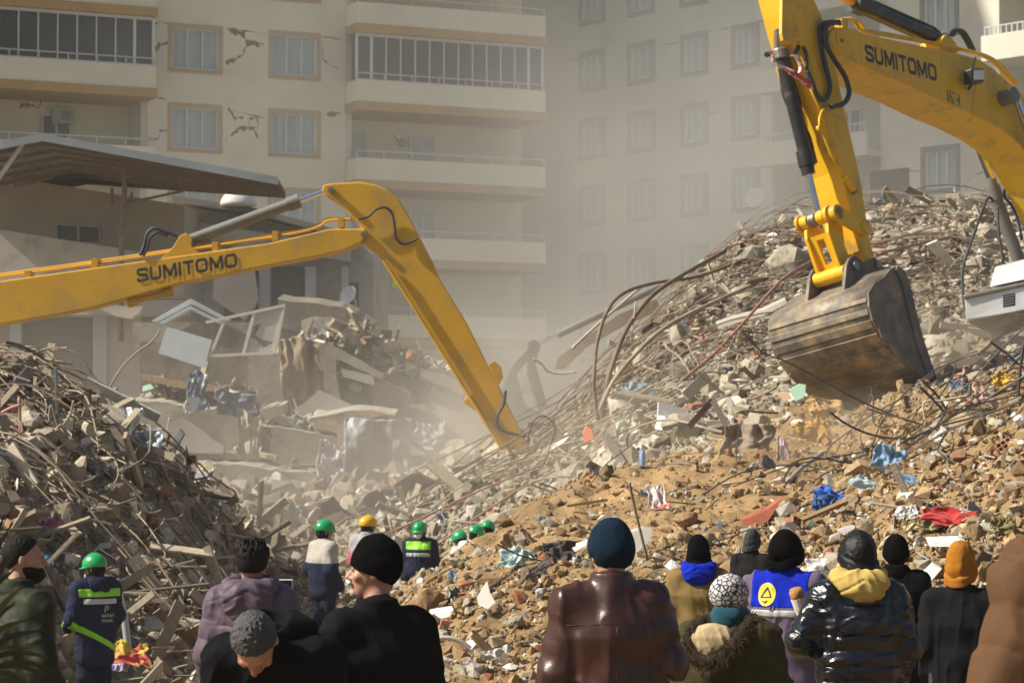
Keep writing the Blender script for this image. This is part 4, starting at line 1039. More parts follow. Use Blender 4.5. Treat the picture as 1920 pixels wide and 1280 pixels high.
def sample(n, u0, u1, y0, y1, keep=None, bias=1.3):
    """points on the ground, spread evenly in the camera's wedge"""
    out = []; got = 0
    while got < n:
        m = n * 2; u = RNG.uniform(u0, u1, m); y = (RNG.uniform(y0 ** bias, y1 ** bias, m)) ** (1 / bias)
        x = (u - 960) / F * y
        k = np.ones(m, bool) if keep is None else keep(x, y, u)
        out.append(np.stack([x[k], y[k]], 1)); got += k.sum()
    p = np.concatenate(out)[:n]
    return np.column_stack([p, ground_z(p[:, 0], p[:, 1])])

PAL = {
 'soil': ([(.29,.195,.10),(.24,.16,.085),(.36,.26,.14),(.40,.33,.22),(.34,.30,.24),(.47,.43,.36),(.33,.14,.08),(.62,.60,.55),(.17,.125,.08)], [20,16,14,10,10,6,3,2.2,8]),
 'grey': ([(.34,.30,.23),(.27,.235,.18),(.40,.36,.29),(.22,.185,.14),(.34,.26,.16),(.50,.46,.38),(.36,.17,.10),(.62,.60,.55),(.15,.125,.10)], [22,20,16,12,8,7,2,2,8]),
 'left': ([(.33,.28,.205),(.27,.22,.16),(.41,.35,.26),(.16,.135,.105),(.47,.41,.31),(.52,.47,.38),(.28,.15,.09),(.55,.54,.50),(.20,.21,.22)], [20,20,14,14,8,6,2,3,4]),
 'bright': ([(.62,.60,.56),(.25,.35,.48),(.50,.42,.20),(.55,.22,.18),(.20,.40,.30),(.50,.36,.42),(.70,.68,.62),(.10,.16,.30)], [10,3,3,1.5,1,1.5,10,2]),
}
def colors(n, pal):
    c, w = PAL[pal]; w = np.array(w) / sum(w); c = np.array(c)
    r = c[RNG.choice(len(c), n, p=w)]
    return np.clip(r * RNG.uniform(0.8, 1.2, (n, 1)), 0.02, 0.85)
def sizes(n, lo, hi, p=2.2):
    u = RNG.uniform(0, 1, n); a = lo ** (1 - p); b = hi ** (1 - p)
    return (a + u * (b - a)) ** (1 / (1 - p))
M_rub = mat("loose_rubble", (0.3, 0.3, 0.3), rough=0.95, attr=True, var=0.18, scale=14, bump=0.5, bscale=45, spec=0.2)
M_lit = mat("scraps_of_litter", (0.3, 0.3, 0.3), rough=0.7, attr=True, var=0.12, scale=8)

def chunk_field(name, n, u0, u1, y0, y1, lo, hi, pal, keep=None, p=2.2, sink=0.2, tm=ROCKS, flat=None, m=None, pts=None):
    P = sample(n, u0, u1, y0, y1, keep) if pts is None else pts; s = sizes(n, lo, hi, p) * 0.5
    sc = s[:, None] * RNG.uniform(0.6, 1.3, (n, 3))
    if flat is not None: sc = s[:, None] * np.array(flat)[None] * RNG.uniform(0.6, 1.4, (n, 3))
    P[:, 2] += s * (0.5 - sink)
    V, Fs, C = merged(P, sc, colors(n, pal), tm)
    o = obj(name, V, Fs, m or M_rub, loc=(float(P[:, 0].mean()), float(P[:, 1].mean()), float(P[:, 2].min())), cols=C)
    tag(o, kind="stuff"); return o
isoil = lambda x, y, u: soil_w(x, y) > RNG.uniform(0.1, 0.9, len(x))
igrey = lambda x, y, u: soil_w(x, y) < RNG.uniform(0.1, 0.9, len(x))
# clustered coarse stones: denser towards the foot of the slope and on the right-hand heap
def soilc(x, y, u):
    P = np.stack([x, y, x * 0], 1); d = np.clip((22.5 - y) / 4, -.2, 1) + np.clip((u - 1450) / 200, 0, 1) * .9 + 0.55 * fbm(P * 0.8, 2, 77)
    return (soil_w(x, y) > 0.4) & (RNG.uniform(0, 1, len(x)) < np.clip(d * 0.6 + 0.30, 0.18, 1))
chunk_field("gravel", 32000, 620, 2450, 12.5, 31, 0.02, 0.10, 'soil', soilc)
chunk_field("stones", 3500, 620, 2450, 12.5, 31, 0.07, 0.22, 'soil', soilc, p=2.6)
chunk_field("gravel", 24000, 560, 2200, 27, 50, 0.04, 0.18, 'grey', igrey)
chunk_field("rubble", 6500, 560, 2200, 27, 50, 0.12, 0.5, 'grey', igrey, p=3.0)
chunk_field("rubble", 22000, -400, 620, 21, 46, 0.035, 0.42, 'left', p=2.3)
chunk_field("rubble", 2600, 150, 1000, 41, 56, 0.12, 0.8, 'grey', p=2.3, sink=0)
# flat shards, broken boards and scraps
chunk_field("board_fragments", 1300, -400, 620, 22, 40, 0.15, 0.9, 'left', tm=[BOX], flat=(1.0, .16, .04), sink=-.3, p=1.8)
chunk_field("board_fragments", 600, 700, 2200, 28, 49, 0.15, 0.8, 'grey', igrey, tm=[BOX], flat=(1.0, .18, .05), sink=-.3, p=1.8)
chunk_field("board_fragments", 150, 700, 2200, 15.5, 28, 0.08, 0.35, 'soil', soilc, tm=[BOX], flat=(1.0, .2, .06), sink=-.2, p=1.8)
chunk_field("litter", 520, 620, 2200, 15.5, 30, 0.03, 0.14, 'bright', soilc, tm=[BOX] + ROCKS[:3], flat=(1, .7, .12), sink=-.2, m=M_lit)
chunk_field("litter", 600, -300, 2200, 24, 48, 0.06, 0.26, 'bright', tm=[BOX] + ROCKS[:3], flat=(1, .7, .12), sink=-.3, m=M_lit, keep=lambda x, y, u: (u < 560) | (y > 28))

# blocks lodged in the face of the collapsed floors
def lodged(n, boxes):
    out = []
    for _ in range(n):
        b = boxes[RNG.randint(len(boxes))]; px = RNG.uniform(b[0], b[1]); py = RNG.uniform(b[2], b[3]); out.append(tuple(at(px, py, b[4] + RNG.uniform(-.2, .3))))
    return np.array(out)
edge = [(640,612),(700,640),(745,664),(800,682),(850,700),(885,740)]
bxs = [(edge[i][0], edge[i + 1][0], edge[i][1] + 4, edge[i + 1][1] + 14, 53) for i in range(5)] + [(600,760,700,860,53), (700,900,740,870,53), (560,640,620,700,53), (250,470,845,880,50), (470,640,870,900,50), (300,690,915,950,48.3), (265,480,725,750,51.2), (480,640,780,800,50.5)]
chunk_field("masonry_fragments", 900, 0, 0, 0, 0, .10, .7, 'grey', pts=lodged(900, bxs), sink=.5, p=1.9)
chunk_field("board_fragments", 260, 0, 0, 0, 0, .3, 1.4, 'left', pts=lodged(260, bxs), sink=.5, tm=[BOX], flat=(1.0, .16, .05), p=1.8)
chunk_field("litter", 120, 0, 0, 0, 0, .12, .4, 'bright', pts=lodged(120, bxs), sink=.5, tm=[BOX], flat=(1.0, .6, .1), m=M_lit, p=1.9)

# ---- single larger stones, each its own object
def hitg(px, py, y0=14.0, y1=60.0):
    """where the line of sight through a photo pixel meets the ground"""
    ysn = np.arange(y0, y1, 0.05); r = ray(px, py)
    x = r.x / r.y * ysn; z = CAMH + r.z / r.y * ysn
    g_ = ground_z(x, ysn); k = np.where(z < g_)[0]
    i = k[0] if len(k) else len(ysn) - 1
    return Vector((x[i], ysn[i], g_[i]))
def cmat(name, c, **k): return mat(name, c, **{**dict(rough=0.95, var=0.25, scale=5, bump=0.7, bscale=12, col2=tuple(v * .62 for v in c), c2scale=4), **k})
M_stones = {'soil': [cmat("brown_stone", (.30,.19,.09)), cmat("tan_stone", (.38,.28,.16)), cmat("grey_tan_stone", (.36,.31,.24))],
            'grey': [cmat("grey_concrete_chunk", (.34,.30,.23)), cmat("pale_concrete_chunk", (.44,.40,.32)), cmat("dark_concrete_chunk", (.22,.19,.15))],
            'left': [cmat("dusty_dark_chunk", (.19,.155,.11)), cmat("dusty_chunk", (.28,.24,.18)), cmat("pale_dusty_chunk", (.40,.36,.28))]}
def rock_mesh(seed, m, n=26):
    r = random.Random(seed); bm = bmesh.new()
    sx = [r.uniform(.75, 1.25) for _ in range(3)]
    for _ in range(n):
        v = Vector((r.gauss(0, 1), r.gauss(0, 1), r.gauss(0, 1))).normalized() * r.uniform(0.8, 1.0)
        if r.random() < .5: v = Vector([math.copysign(min(abs(c) * 1.25, .8), c) for c in v])
        bm.verts.new((v.x * sx[0], v.y * sx[1], v.z * sx[2] * .75))
    bmesh.ops.convex_hull(bm, input=bm.verts)
    bmesh.ops.delete(bm, geom=[v for v in bm.verts if not v.link_faces], context='VERTS')
    bmesh.ops.triangulate(bm, faces=bm.faces)
    bmesh.ops.subdivide_edges(bm, edges=bm.edges, cuts=1, use_grid_fill=True)
    P = np.array([v.co[:] for v in bm.verts]); d = fbm(P * 2.2, 3, seed) * 0.07
    for v, k in zip(bm.verts, d): v.co *= 1 + k
    me = bpy.data.meshes.new("stone"); bm.to_mesh(me); bm.free(); me.materials.append(m); me.update(); return me
def stones(n, u0, u1, y0, y1, lo, hi, kind, name, label, cat, group, keep, sink=.25):
    adj = {'soil': ['brown', 'tan', 'grey tan'], 'grey': ['grey', 'pale', 'dark'], 'left': ['dark', 'brownish', 'pale']}[kind]
    ms = [rock_mesh(300 + i + (hash(kind) % 1 if 0 else len(kind) * 10), M_stones[kind][i % 3]) for i in range(6)]
    P = sample(n, u0, u1, y0, y1, keep); s = sizes(n, lo, hi, 2.2) * .5; r = random.Random(n)
    for i in range(n):
        o = bpy.data.objects.new(name, ms[i % 6]); o.location = (P[i, 0], P[i, 1], P[i, 2] + s[i] * (.5 - sink)); o.scale = (s[i],) * 3
        o.rotation_euler = (r.uniform(-.5, .5), r.uniform(-.5, .5), r.uniform(0, 6.28)); COL.objects.link(o)
        big = s[i] > sorted(s)[n // 2]; tag(o, label % ((('larger ' if big else 'small ') + adj[i % 3]),), cat, group)
stones(110, 700, 1960, 15.5, 27.5, .11, .30, 'soil', "stone", "%s stone lying loose on the soil slope", "stone", "loose stones on the soil slope", soilc)
stones(120, 700, 1960, 29, 47.5, .22, .75, 'grey', "concrete_chunk", "%s angular concrete chunk lying loose on the grey rubble heap", "concrete chunk", "concrete chunks on the grey rubble heap", igrey)
stones(60, -50, 480, 23, 34, .2, .6, 'left', "rubble_chunk", "%s dusty angular chunk lying in the left debris heap", "rubble chunk", "chunks in the left debris heap", None)
def one_stone(px, py, w_px, kind, mi, label, name="stone", cat="stone", seed=1, squash=.8):
    p = hitg(px, py); s = w_px / F * p.y / 2
    o = bpy.data.objects.new(name, rock_mesh(500 + seed, mi if not isinstance(mi, int) else M_stones[kind][mi], 30)); o.location = p + Vector((0, 0, s * .35)); o.scale = (s, s, s * squash)
    o.rotation_euler = (0.1, 0.2, seed * 1.3); COL.objects.link(o); tag(o, label, cat); return o
one_stone(1540, 1015, 46, 'soil', 1, "large rounded orange brown boulder below the crumpled blue jacket", "boulder", "boulder", 1)
one_stone(1590, 1008, 56, 'soil', mat("pale_grey_block", (.46,.44,.41), rough=.9, var=.1, bump=.3, bscale=30), "pale grey block right of the orange brown boulder", "block", "block", 2, .55)
one_stone(1285, 985, 60, 'soil', 0, "large brown earth clod on the soil slope above the black beanies", "clod", "clod", 3, .8)
one_stone(1482, 520, 96, 'grey', 0, "biggest grey boulder of concrete left of the yellow bucket linkage", "boulder", "boulder", 4, .9).location.z += .1
one_stone(1408, 405, 60, 'grey', 1, "pale rounded concrete lump at the left end of the rebar crest", "boulder", "boulder", 5, .8)
one_stone(857, 1062, 36, 'grey', 1, "pale oval stone at the edge of the soil slope below three green helmets", "stone", "stone", 6, .7)
one_stone(1865, 640, 50, 'left', mat("pinkish_rock", (.44,.27,.20), rough=.9, var=.15, bump=.4, bscale=18), "pinkish rock below the shiny silver machine", "rock", "rock", 7, .8)
one_stone(965, 1175, 40, 'grey', 0, "grey angular stone among the pebbles left of the leather jacket", "stone", "stone", 8, .8)

# ---- bent reinforcing bars
M_reb = mat("rusty_rebar", (0.20, 0.145, 0.10), rough=0.8, var=0.3, scale=3, metal=0.2)
M_rebd = mat("dusty_rebar", (0.33, 0.275, 0.20), rough=0.85, var=0.3, scale=3)
M_rebr = mat("reddish_conduit", (0.30, 0.14, 0.11), rough=0.7, var=0.2)
M_wire = mat("dark_wire", (0.045, 0.04, 0.038), rough=0.6, var=0.3)
M_pale = mat("pale_stripped_rod", (0.50, 0.45, 0.36), rough=0.6, var=0.15)
def strand_field(name, n, u0, u1, y0, y1, L0, L1, r0, r1, m, dirf, sag, seed, arch=0.5, keep=None, n_seg=9):
    """a tangle of long bars: one mesh"""
    P = sample(n, u0, u1, y0, y1, keep); r = random.Random(seed); mb = MB()
    for i in range(n):
        p = Vector(P[i]); L = r.uniform(L0, L1); a = dirf(r, (P[i, 0] / P[i, 1]) * F + 960); st = L / n_seg; pts = []
        curl = r.gauss(0, sag); h0 = r.uniform(-.1, .15); q = p.copy(); A = r.random() ** 2 * arch * L * .4
        for k in range(n_seg + 1):
            q = q + Vector((math.cos(a), math.sin(a), 0)) * st; a += curl * st + r.gauss(0, .13) + (r.uniform(-.8, .8) if r.random() < .06 else 0); t = k / n_seg
            pts.append((q.x, q.y, t))
        zz = ground_z([c[0] for c in pts], [c[1] for c in pts])
        e = r.choice((0, 0, 1)) * r.uniform(0, .5)
        path = [Vector((c[0], c[1], z + h0 + A * math.sin(math.pi * c[2]) + e * c[2] ** 2)) for c, z in zip(pts, zz)]
        # bars are stiff: keep heights smooth
        hz_ = [v.z for v in path]
        for _ in range(2): hz_ = [hz_[0]] + [max((hz_[j - 1] + hz_[j] + hz_[j + 1]) / 3, zz[j] - .06) for j in range(1, len(hz_) - 1)] + [hz_[-1]]
        for v, h in zip(path, hz_): v.z = h
        mb.tube(path, r.uniform(r0, r1), 5, caps=False)
    o = mb.build(name, m); tag(o, kind="stuff"); return o
toleft = lambda r, u: math.radians(r.gauss(200, 34))
strand_field("rebar_tangle", 230, 1230, 2000, 36, 48, 1.5, 5.5, .007, .013, M_reb, toleft, .18, 1, .35)
strand_field("rebar_tangle", 230, 1230, 2000, 36, 48, 1.0, 4.5, .006, .012, M_rebd, toleft, .18, 2, .35)
strand_field("rebar_tangle", 8, 1280, 1960, 32, 46, 2.5, 5.5, .014, .022, M_rebr, lambda r, u: math.radians(r.gauss(205, 10)), .04, 3, .2)
strand_field("rebar_tangle", 130, 980, 1350, 31, 44, .8, 3.0, .009, .016, M_rebd, lambda r, u: r.uniform(0, 6.28), .5, 4, .5)
strand_field("rebar_tangle", 95, -250, 330, 27, 34, 1.0, 3.4, .007, .013, M_reb, lambda r, u: math.radians(r.gauss(-25, 45)), .4, 5, .45)
strand_field("rebar_tangle", 110, -250, 380, 26, 34, .6, 2.6, .006, .012, M_rebd, lambda r, u: math.radians(r.gauss(-25, 50)), .5, 6, .5)
strand_field("rebar_tangle", 60, 250, 620, 27, 42, .7, 2.4, .006, .011, M_rebd, lambda r, u: r.uniform(0, 6.28), .7, 7, .5)
strand_field("wire_tangle", 75, 1560, 2050, 19, 26, .6, 2.2, .005, .010, M_wire, lambda r, u: r.uniform(0, 6.28), .8, 8, .5)
strand_field("wire_tangle", 28, 760, 1560, 16, 26, .4, 1.4, .004, .008, M_wire, lambda r, u: r.uniform(0, 6.28), 1.0, 9, .2)

def bar(pts, Y, r, m, name, label, cat, group=None, n=8):
    """a single bar through photo pixels; Y one distance or one per point"""
    Ys = Y if isinstance(Y, (list, tuple)) else [Y] * len(pts)
    o = MB().tube(smooth_path([at(p[0], p[1], y) for p, y in zip(pts, Ys)], 6), r, n).build(name, m, smooth=True)
    return tag(o, label, cat, group)
G1 = "tall bent bars arching over the left side of the rebar hill"
bar([(1121,786),(1115,740),(1114,700),(1120,640),(1140,580),(1172,548),(1230,530),(1310,518),(1400,485)], [37,37,37,37.5,38,39,40,41,42.5], .030, M_reb, "rebar", "leftmost and tallest arching bar at the left side of the rebar hill", "rebar")
bar([(1128,790),(1138,720),(1160,650),(1185,600),(1225,552),(1280,515),(1360,470)], [37,37,37.5,38,39,40.5,42], .040, M_reb, "rebar", "thick middle arching bar at the left side of the rebar hill", "rebar")
bar([(1124,770),(1150,715),(1200,655),(1250,612),(1320,575),(1420,530)], [36.5,37,37.5,38,39,41], .034, M_rebd, "rebar", "lowest arching bar leaning right at the left side of the rebar hill", "rebar")
bar([(1074,652),(1130,600),(1203,537)], [39,40,41], .024, M_pale, "rod", "pale straight rod in the dust left of the arching bars", "rod")
bar([(1183,640),(1188,600),(1192,565)], 38, .014, M_pale, "rod", "short pale rod hanging inside the arching bars", "rod")
bar([(1000,672),(1015,682),(1026,695),(1050,700),(1080,697)], 40, .018, M_pale, "cable", "pale S shaped cable in front of the far excavator", "cable")
bar([(1280,712),(1340,662),(1391,608),(1440,552),(1480,514),(1560,470)], [33,34,35,36,37.5,40], .024, M_rebr, "conduit", "long reddish conduit rising across the heap behind the bucket", "conduit")
bar([(1650,475),(1720,458),(1800,440),(1870,420)], [40,41,43,45], .026, M_rebr, "conduit", "reddish conduit on the crest right of the yellow arm", "conduit")
bar([(1388,618),(1430,660),(1470,676),(1530,706),(1600,745),(1680,780),(1750,802),(1800,812)], 24.0, .008, M_wire, "wire", "long thin wire crossing in front of the bucket", "wire")
bar([(1556,772),(1580,790),(1615,808),(1660,820),(1720,822),(1790,818)], 23.2, .011, M_wire, "wire", "dark wire sagging just below the bucket teeth", "wire")
bar([(1624,765),(1660,776),(1700,786),(1745,800),(1790,806)], 23.4, .009, M_reb, "wire", "short stiff wire pointing left under the bucket", "wire")
bar([(1724,724),(1752,752),(1775,780),(1790,820),(1798,850),(1790,868)], 23.0, .014, M_wire, "rebar", "bundle bar with a cut tip right under the bucket's right corner", "rebar")
bar([(1727,711),(1760,745),(1782,785),(1800,830),(1804,870)], 23.1, .012, M_wire, "rebar", "upper cut bar under the bucket's right corner", "rebar")
bar([(1736,795),(1731,760),(1740,751),(1762,751),(1810,742),(1862,732)], 23.0, .011, M_pale, "rod", "pale rod bent at a right angle below the bucket's right corner", "rod")
bar([(1822,720),(1820,728),(1825,780),(1828,818)], 22.6, .012, M_wire, "rebar", "upright hooked bar standing on the near right heap", "rebar")
bar([(1882,700),(1866,728),(1866,762),(1878,785),(1900,797),(1935,798)], 22.6, .013, M_wire, "rebar", "hooked bar loop near the yellow bag at the right edge", "rebar")
bar([(1856,640),(1886,662),(1912,684),(1950,712)], 22.8, .011, M_wire, "rebar", "bar slanting out of the frame below the silver machine", "rebar")
bar([(1877,716),(1900,682),(1925,656)], 22.8, .010, M_wire, "wire", "thin wire crossing the slanting bar at the right edge", "wire")
bar([(1921,640),(1912,700),(1908,770),(1900,860),(1890,960),(1886,1010)], 21.5, .014, M_wire, "rebar", "long upright bar at the right edge of the near heap", "rebar")
bar([(1820,822),(1838,848),(1866,888),(1897,926)], 21.6, .034, M_chr, "pipe", "shiny steel pipe leaning on the near right heap", "pipe")
bar([(1438,942),(1470,912),(1500,880),(1541,850)], [22.5,23,23.5,24], .024, mat("grey_zinc_pipe",(.40,.38,.34),rough=.5,metal=.4), "pipe", "straight grey pipe lying up the soil slope below the brown sheet", "pipe")
bar([(1500,916),(1530,900),(1551,885),(1575,888),(1620,893),(1690,897)], 21.8, .008, M_wire, "wire", "kinked wire on the soil left of the light blue cloth", "wire")
bar([(1440,1012),(1480,995),(1550,955),(1610,915),(1700,870)], 20.6, .009, M_wire, "wire", "long taut wire rising over the blue jacket", "wire")
bar([(10,640),(40,648),(75,668),(110,700),(140,735),(170,775)], 31, .018, M_wire, "cable", "black cable sweeping down in front of the shutter", "cable")
bar([(20,690),(60,664),(100,652),(140,662),(165,690),(200,740),(215,770)], 32, .012, M_rebd, "cable", "thin pale cable arching over the left heap", "cable")
bar([(196,745),(224,695),(255,662),(285,640),(300,618)], 40, .016, M_rebd, "cable", "pale cable running up to the tilted board", "cable")
bar([(262,905),(290,860),(310,820),(318,782)], 38, .012, M_pale, "wire", "thin pale wire in front of the pale gable", "wire")
bar([(10,880),(60,850),(115,795)], 29, .020, M_wood, "stick", "straight pale stick standing out of the left heap", "stick")
bar([(36,745),(38,800),(42,850)], 28.5, .02, M_wood, "stick", "upright pale stick in the left rebar tangle", "stick")
bar([(96,845),(92,800),(96,760),(110,800),(130,780),(138,750)], 29, .014, M_rebd, "rebar", "looping bar in the left rebar tangle", "rebar")
bar([(0,776),(20,765),(45,757)], 28.5, .02, mat("pink_plastic_strip",(.55,.22,.25),rough=.6), "strip", "pink plastic strip at the upper left edge of the heap", "strip")
bar([(20,800),(45,815),(72,842)], 28.2, .02, bpy.data.materials["pink_plastic_strip"], "strip", "pink plastic strip lower in the left rebar tangle", "strip")
bar([(408,1035),(430,1000),(452,975)], 33, .016, M_pale, "stick", "thin stick behind the man in the purple jacket", "stick")
bar([(366,1100),(362,1020),(372,975),(390,940)], 31, .012, M_rebd, "wire", "curved wire rising behind the purple jacket", "wire")
bar([(805,1202),(830,1195),(860,1200),(890,1222)], 17.5, .018, M_pale, "pipe", "curved pale plastic pipe on the pebbles right of the black coat", "pipe")
bar([(990,822),(1000,790),(1020,780),(1040,800),(1030,840),(1020,870)], 33, .010, M_wire, "wire", "wire loop beside the end of the left excavator arm", "wire")
bar([(1010,905),(1040,915),(1062,930),(1080,950),(1120,962)], 26, .008, M_wire, "wire", "dark wire lying along the crest of the soil slope", "wire")
bar([(760,970),(740,910),(750,905)], 42, .02, M_pale, "stick", "short upright pale stake on the grey rubble beside a worker", "stick") if False else None
bar([(1180,905),(1192,960),(1214,1050)], 17, .010, M_reb, "rebar", "thin bar standing right of the dark blue beanie", "rebar")
bar([(216,1085),(232,1150),(240,1215)], 24.5, .045, M_pil, "post", "pale square post behind the helmeted rescuer on the left", "post", n=4)
# bent dark angle iron and the sheet it pierces
def angle(pts, Y, w_, label):
    P = [at(p[0], p[1], y) for p, y in zip(pts, Y)]; mb = MB()
    for i in range(len(P) - 1):
        d = (P[i + 1] - P[i]); L = d.length; d.normalize(); s = d.cross(Vector((0, 1, 0))).normalized(); q = Matrix((s, Vector((0, 1, 0)), -s.cross(Vector((0, 1, 0))))).transposed()
        mb.prism([P[i] - s * w_, P[i] + s * w_, P[i + 1] + s * w_, P[i + 1] - s * w_], (0, .05, 0)) if i == 0 else mb.prism([P[i] - s * w_, P[i] + s * w_, P[i + 1] + s * w_, P[i + 1] - s * w_], (0, .045, 0.003))
    o = mb.build("angle_iron", mat("dark_brown_steel", (.06,.04,.03), rough=.6, var=.3)); tag(o, label, "angle iron")
angle([(1292,800),(1336,750),(1370,810),(1402,895)], [27.5, 27.5, 27, 26.2], .035, "dark steel section bent to a peak above the torn brown sheet")

# ---- rags, sheets and other single items
def rag_mesh(w, h, seed, amp=.35, n=34, freq=1.7, fold=.06, flat=.35):
    a, b = np.meshgrid(np.linspace(-1, 1, n), np.linspace(-1, 1, n)); a, b = a.ravel(), b.ravel()
    P = np.stack([a, b, a * 0 + seed * 3.7], 1)
    e = 1 + .25 * noise3(P * 1.3 + 9, seed)
    X = a * w * e + amp * w * fbm(P * freq * .7, 2, seed + 1); Y = b * h * e + amp * h * fbm(P * freq * .7, 2, seed + 2)
    s_ = min(w, h)
    Z = s_ * flat * fbm(P * freq, 2, seed + 3) + fold * s_ * 2.2 * (1 - np.abs(noise3(np.stack([a * 3.2 + b * 1.1, b * 1.2, a * 0 + seed], 1), seed + 4)) * 2) + s_ * .1 * fbm(P * 4.5, 2, seed + 6)
    V = np.stack([X, Y, Z], 1); ii = np.arange(n - 1)[:, None] * n + np.arange(n - 1)[None]
    return V, np.stack([ii, ii + 1, ii + 1 + n, ii + n], -1).reshape(-1, 4)
def rag(px, py, wpx, hpx, m, name, label, cat, seed, Y=None, rz=0.0, stand=0.6, amp=.35, lift=.05, **k):
    p = hitg(px, py) if Y is None else at(px, py, Y)
    w = wpx / F * p.y / 2; h = hpx / F * p.y / 2
    V, Fs = rag_mesh(w, h, seed, amp, **k)
    R = Matrix.Rotation(rz, 3, 'Y') @ Matrix.Rotation(stand * math.pi / 2, 3, 'X')
    V = V @ np.array(R).T
    if Y is None: V[:, 2] += h * .4 + lift
    V += np.array(p)
    o = obj(name, V, Fs, m, loc=p, smooth=True); s = o.modifiers.new("thick", 'SOLIDIFY'); s.thickness = .006
    return tag(o, label, cat)
def cloth(name, c, **k): return mat(name, c, **{**dict(rough=.85, var=.15, scale=6, bump=.3, bscale=18, sheen=.2), **k})
rag(90, 998, 84, 44, cloth("pink_cloth", (.50,.13,.18)), "cloth", "crumpled pink cloth on the left heap behind the bearded man", "cloth", 1)
rag(85, 1085, 24, 60, cloth("blue_cloth", (.07,.17,.30)), "cloth", "narrow blue cloth between the bearded man and the helmeted rescuer", "cloth", 2)
rag(225, 815, 62, 86, mat("silver_foil", (.55,.58,.62), rough=.35, metal=.4, var=.2, scale=9, bump=.6, bscale=12), "foil_sheet", "crumpled shiny silver foil on top of the left heap", "foil sheet", 3, Y=31.0, stand=.85)
rag(268, 838, 70, 62, mat("blue_grey_plastic", (.38,.42,.46), rough=.35, var=.15, scale=5), "plastic_sheet", "smooth blue grey plastic sheet right of the silver foil", "plastic sheet", 4, Y=31.3, stand=.8, amp=.2)
rag(370, 740, 40, 66, cloth("navy_white_cloth", (.10,.14,.22), col2=(.55,.56,.56), c2scale=3, c2lo=.5, c2hi=.56), "cloth", "blue and white cloth hanging over the broken floor slab", "cloth", 5, Y=49.5, stand=.95)
rag(440, 755, 70, 52, cloth("dark_blue_grey_cloth", (.14,.15,.18)), "cloth", "dark blue grey cloth draped right of the blue and white cloth", "cloth", 6, Y=49.4, stand=.95)
rag(470, 812, 44, 90, cloth("dusty_beige_cloth", (.34,.29,.22)), "blanket", "dusty beige blanket hanging over the slab edge", "blanket", 7, Y=49.0, stand=1.0)
rag(565, 715, 78, 150, cloth("fibrous_brown_curtain", (.26,.19,.12), stretch=(6,6,.6), bump=.8), "curtain", "long fibrous brown curtain hanging beside the concrete column", "curtain", 8, Y=51.2, stand=1.0, freq=2.2, amp=.14, flat=.18, fold=.05)
rag(622, 870, 48, 84, cloth("white_lilac_cloth", (.50,.46,.50)), "clothes_bundle", "white and lilac clothes bundle hung left of the plywood edge", "clothes bundle", 9, Y=46.4, stand=1.0)
rag(640, 905, 40, 40, cloth("lilac_cloth", (.36,.28,.34)), "cloth", "small lilac cloth below the white clothes bundle", "cloth", 10, Y=46.2, stand=1.0)
rag(712, 862, 112, 140, mat("dusty_plastic_sheet", (.22,.235,.25), rough=.5, var=.3, scale=4, bump=.5, bscale=5, stretch=(3,1,1), spec=.8), "plastic_sheet", "large translucent plastic sheet wrapped round a bundle behind the workers", "plastic sheet", 11, Y=47.0, stand=1.0, amp=.12, flat=.25, fold=.05)
slab([(652,800),(760,812),(782,900),(775,945),(655,940)], 47.5, 1.5, "wrapped_bundle", M_concD, "dark boxy bundle under the large plastic sheet", "bundle", seed=40)
rag(752, 925, 44, 64, cloth("blue_white_cloth", (.36,.37,.46)), "cloth", "blue and white cloth draped right of the large plastic sheet", "cloth", 12, Y=45.5, stand=1.0)
rag(540, 958, 120, 30, cloth("patterned_rug", (.42,.33,.27), col2=(.30,.18,.16), c2scale=6), "rug", "dusty patterned rug on the slab behind the purple jacket", "rug", 13, Y=45.2, stand=.5, amp=.15)
rag(805, 820, 56, 50, cloth("grey_blue_cloth", (.30,.33,.38)), "cloth", "grey blue cloth on the dark slab right of the sloping plywood", "cloth", 14, Y=49, stand=.9)
rag(1552, 955, 60, 44, cloth("bright_blue_cloth", (.02,.10,.42)), "jacket", "crumpled bright blue jacket on the near right heap", "jacket", 15)
rag(1545, 968, 44, 44, cloth("dark_blue_cloth", (.03,.09,.26)), "cloth", "darker blue cloth tucked under the bright blue jacket", "cloth", 16)
rag(1665, 890, 50, 60, cloth("light_blue_cloth", (.22,.36,.50)), "cloth", "light blue cloth draped on the edge of the near right heap", "cloth", 17, rz=.5)
rag(1625, 925, 50, 26, cloth("pale_aqua_cloth", (.42,.55,.58)), "cloth", "pale aqua cloth left of the light blue cloth", "cloth", 18, rz=.5)
rag(1705, 918, 56, 16, cloth("sky_blue_cloth", (.24,.40,.60)), "cloth", "thin sky blue strip of cloth right of the light blue cloth", "cloth", 19, rz=.4)
rag(1785, 995, 84, 34, cloth("red_cloth", (.48,.03,.025)), "cloth", "crumpled red cloth above the mustard beanie", "cloth", 20)
rag(1730, 1006, 60, 32, cloth("pale_yellow_cloth", (.52,.44,.22)), "cloth", "pale yellow cloth left of the crumpled red cloth", "cloth", 21)
rag(968, 1070, 56, 44, mat("teal_plastic_bag", (.30,.42,.40), rough=.2, var=.2, scale=8, bump=.6, bscale=14, spec=.8), "plastic_bag", "translucent teal plastic bag lying on the soil slope", "plastic bag", 22)
rag(1045, 1052, 60, 42, cloth("charcoal_cloth", (.045,.038,.035)), "jacket", "dark charcoal jacket lying on the soil slope", "jacket", 23)
rag(1010, 1085, 50, 20, cloth("charcoal_cloth2", (.06,.05,.045)), "trousers", "dark narrow trousers below the charcoal jacket", "trousers", 24, rz=-.6)
rag(1545, 1085, 60, 40, cloth("white_rag", (.62,.58,.58)), "cloth", "crumpled white cloth left of the black puffer jacket", "cloth", 25)
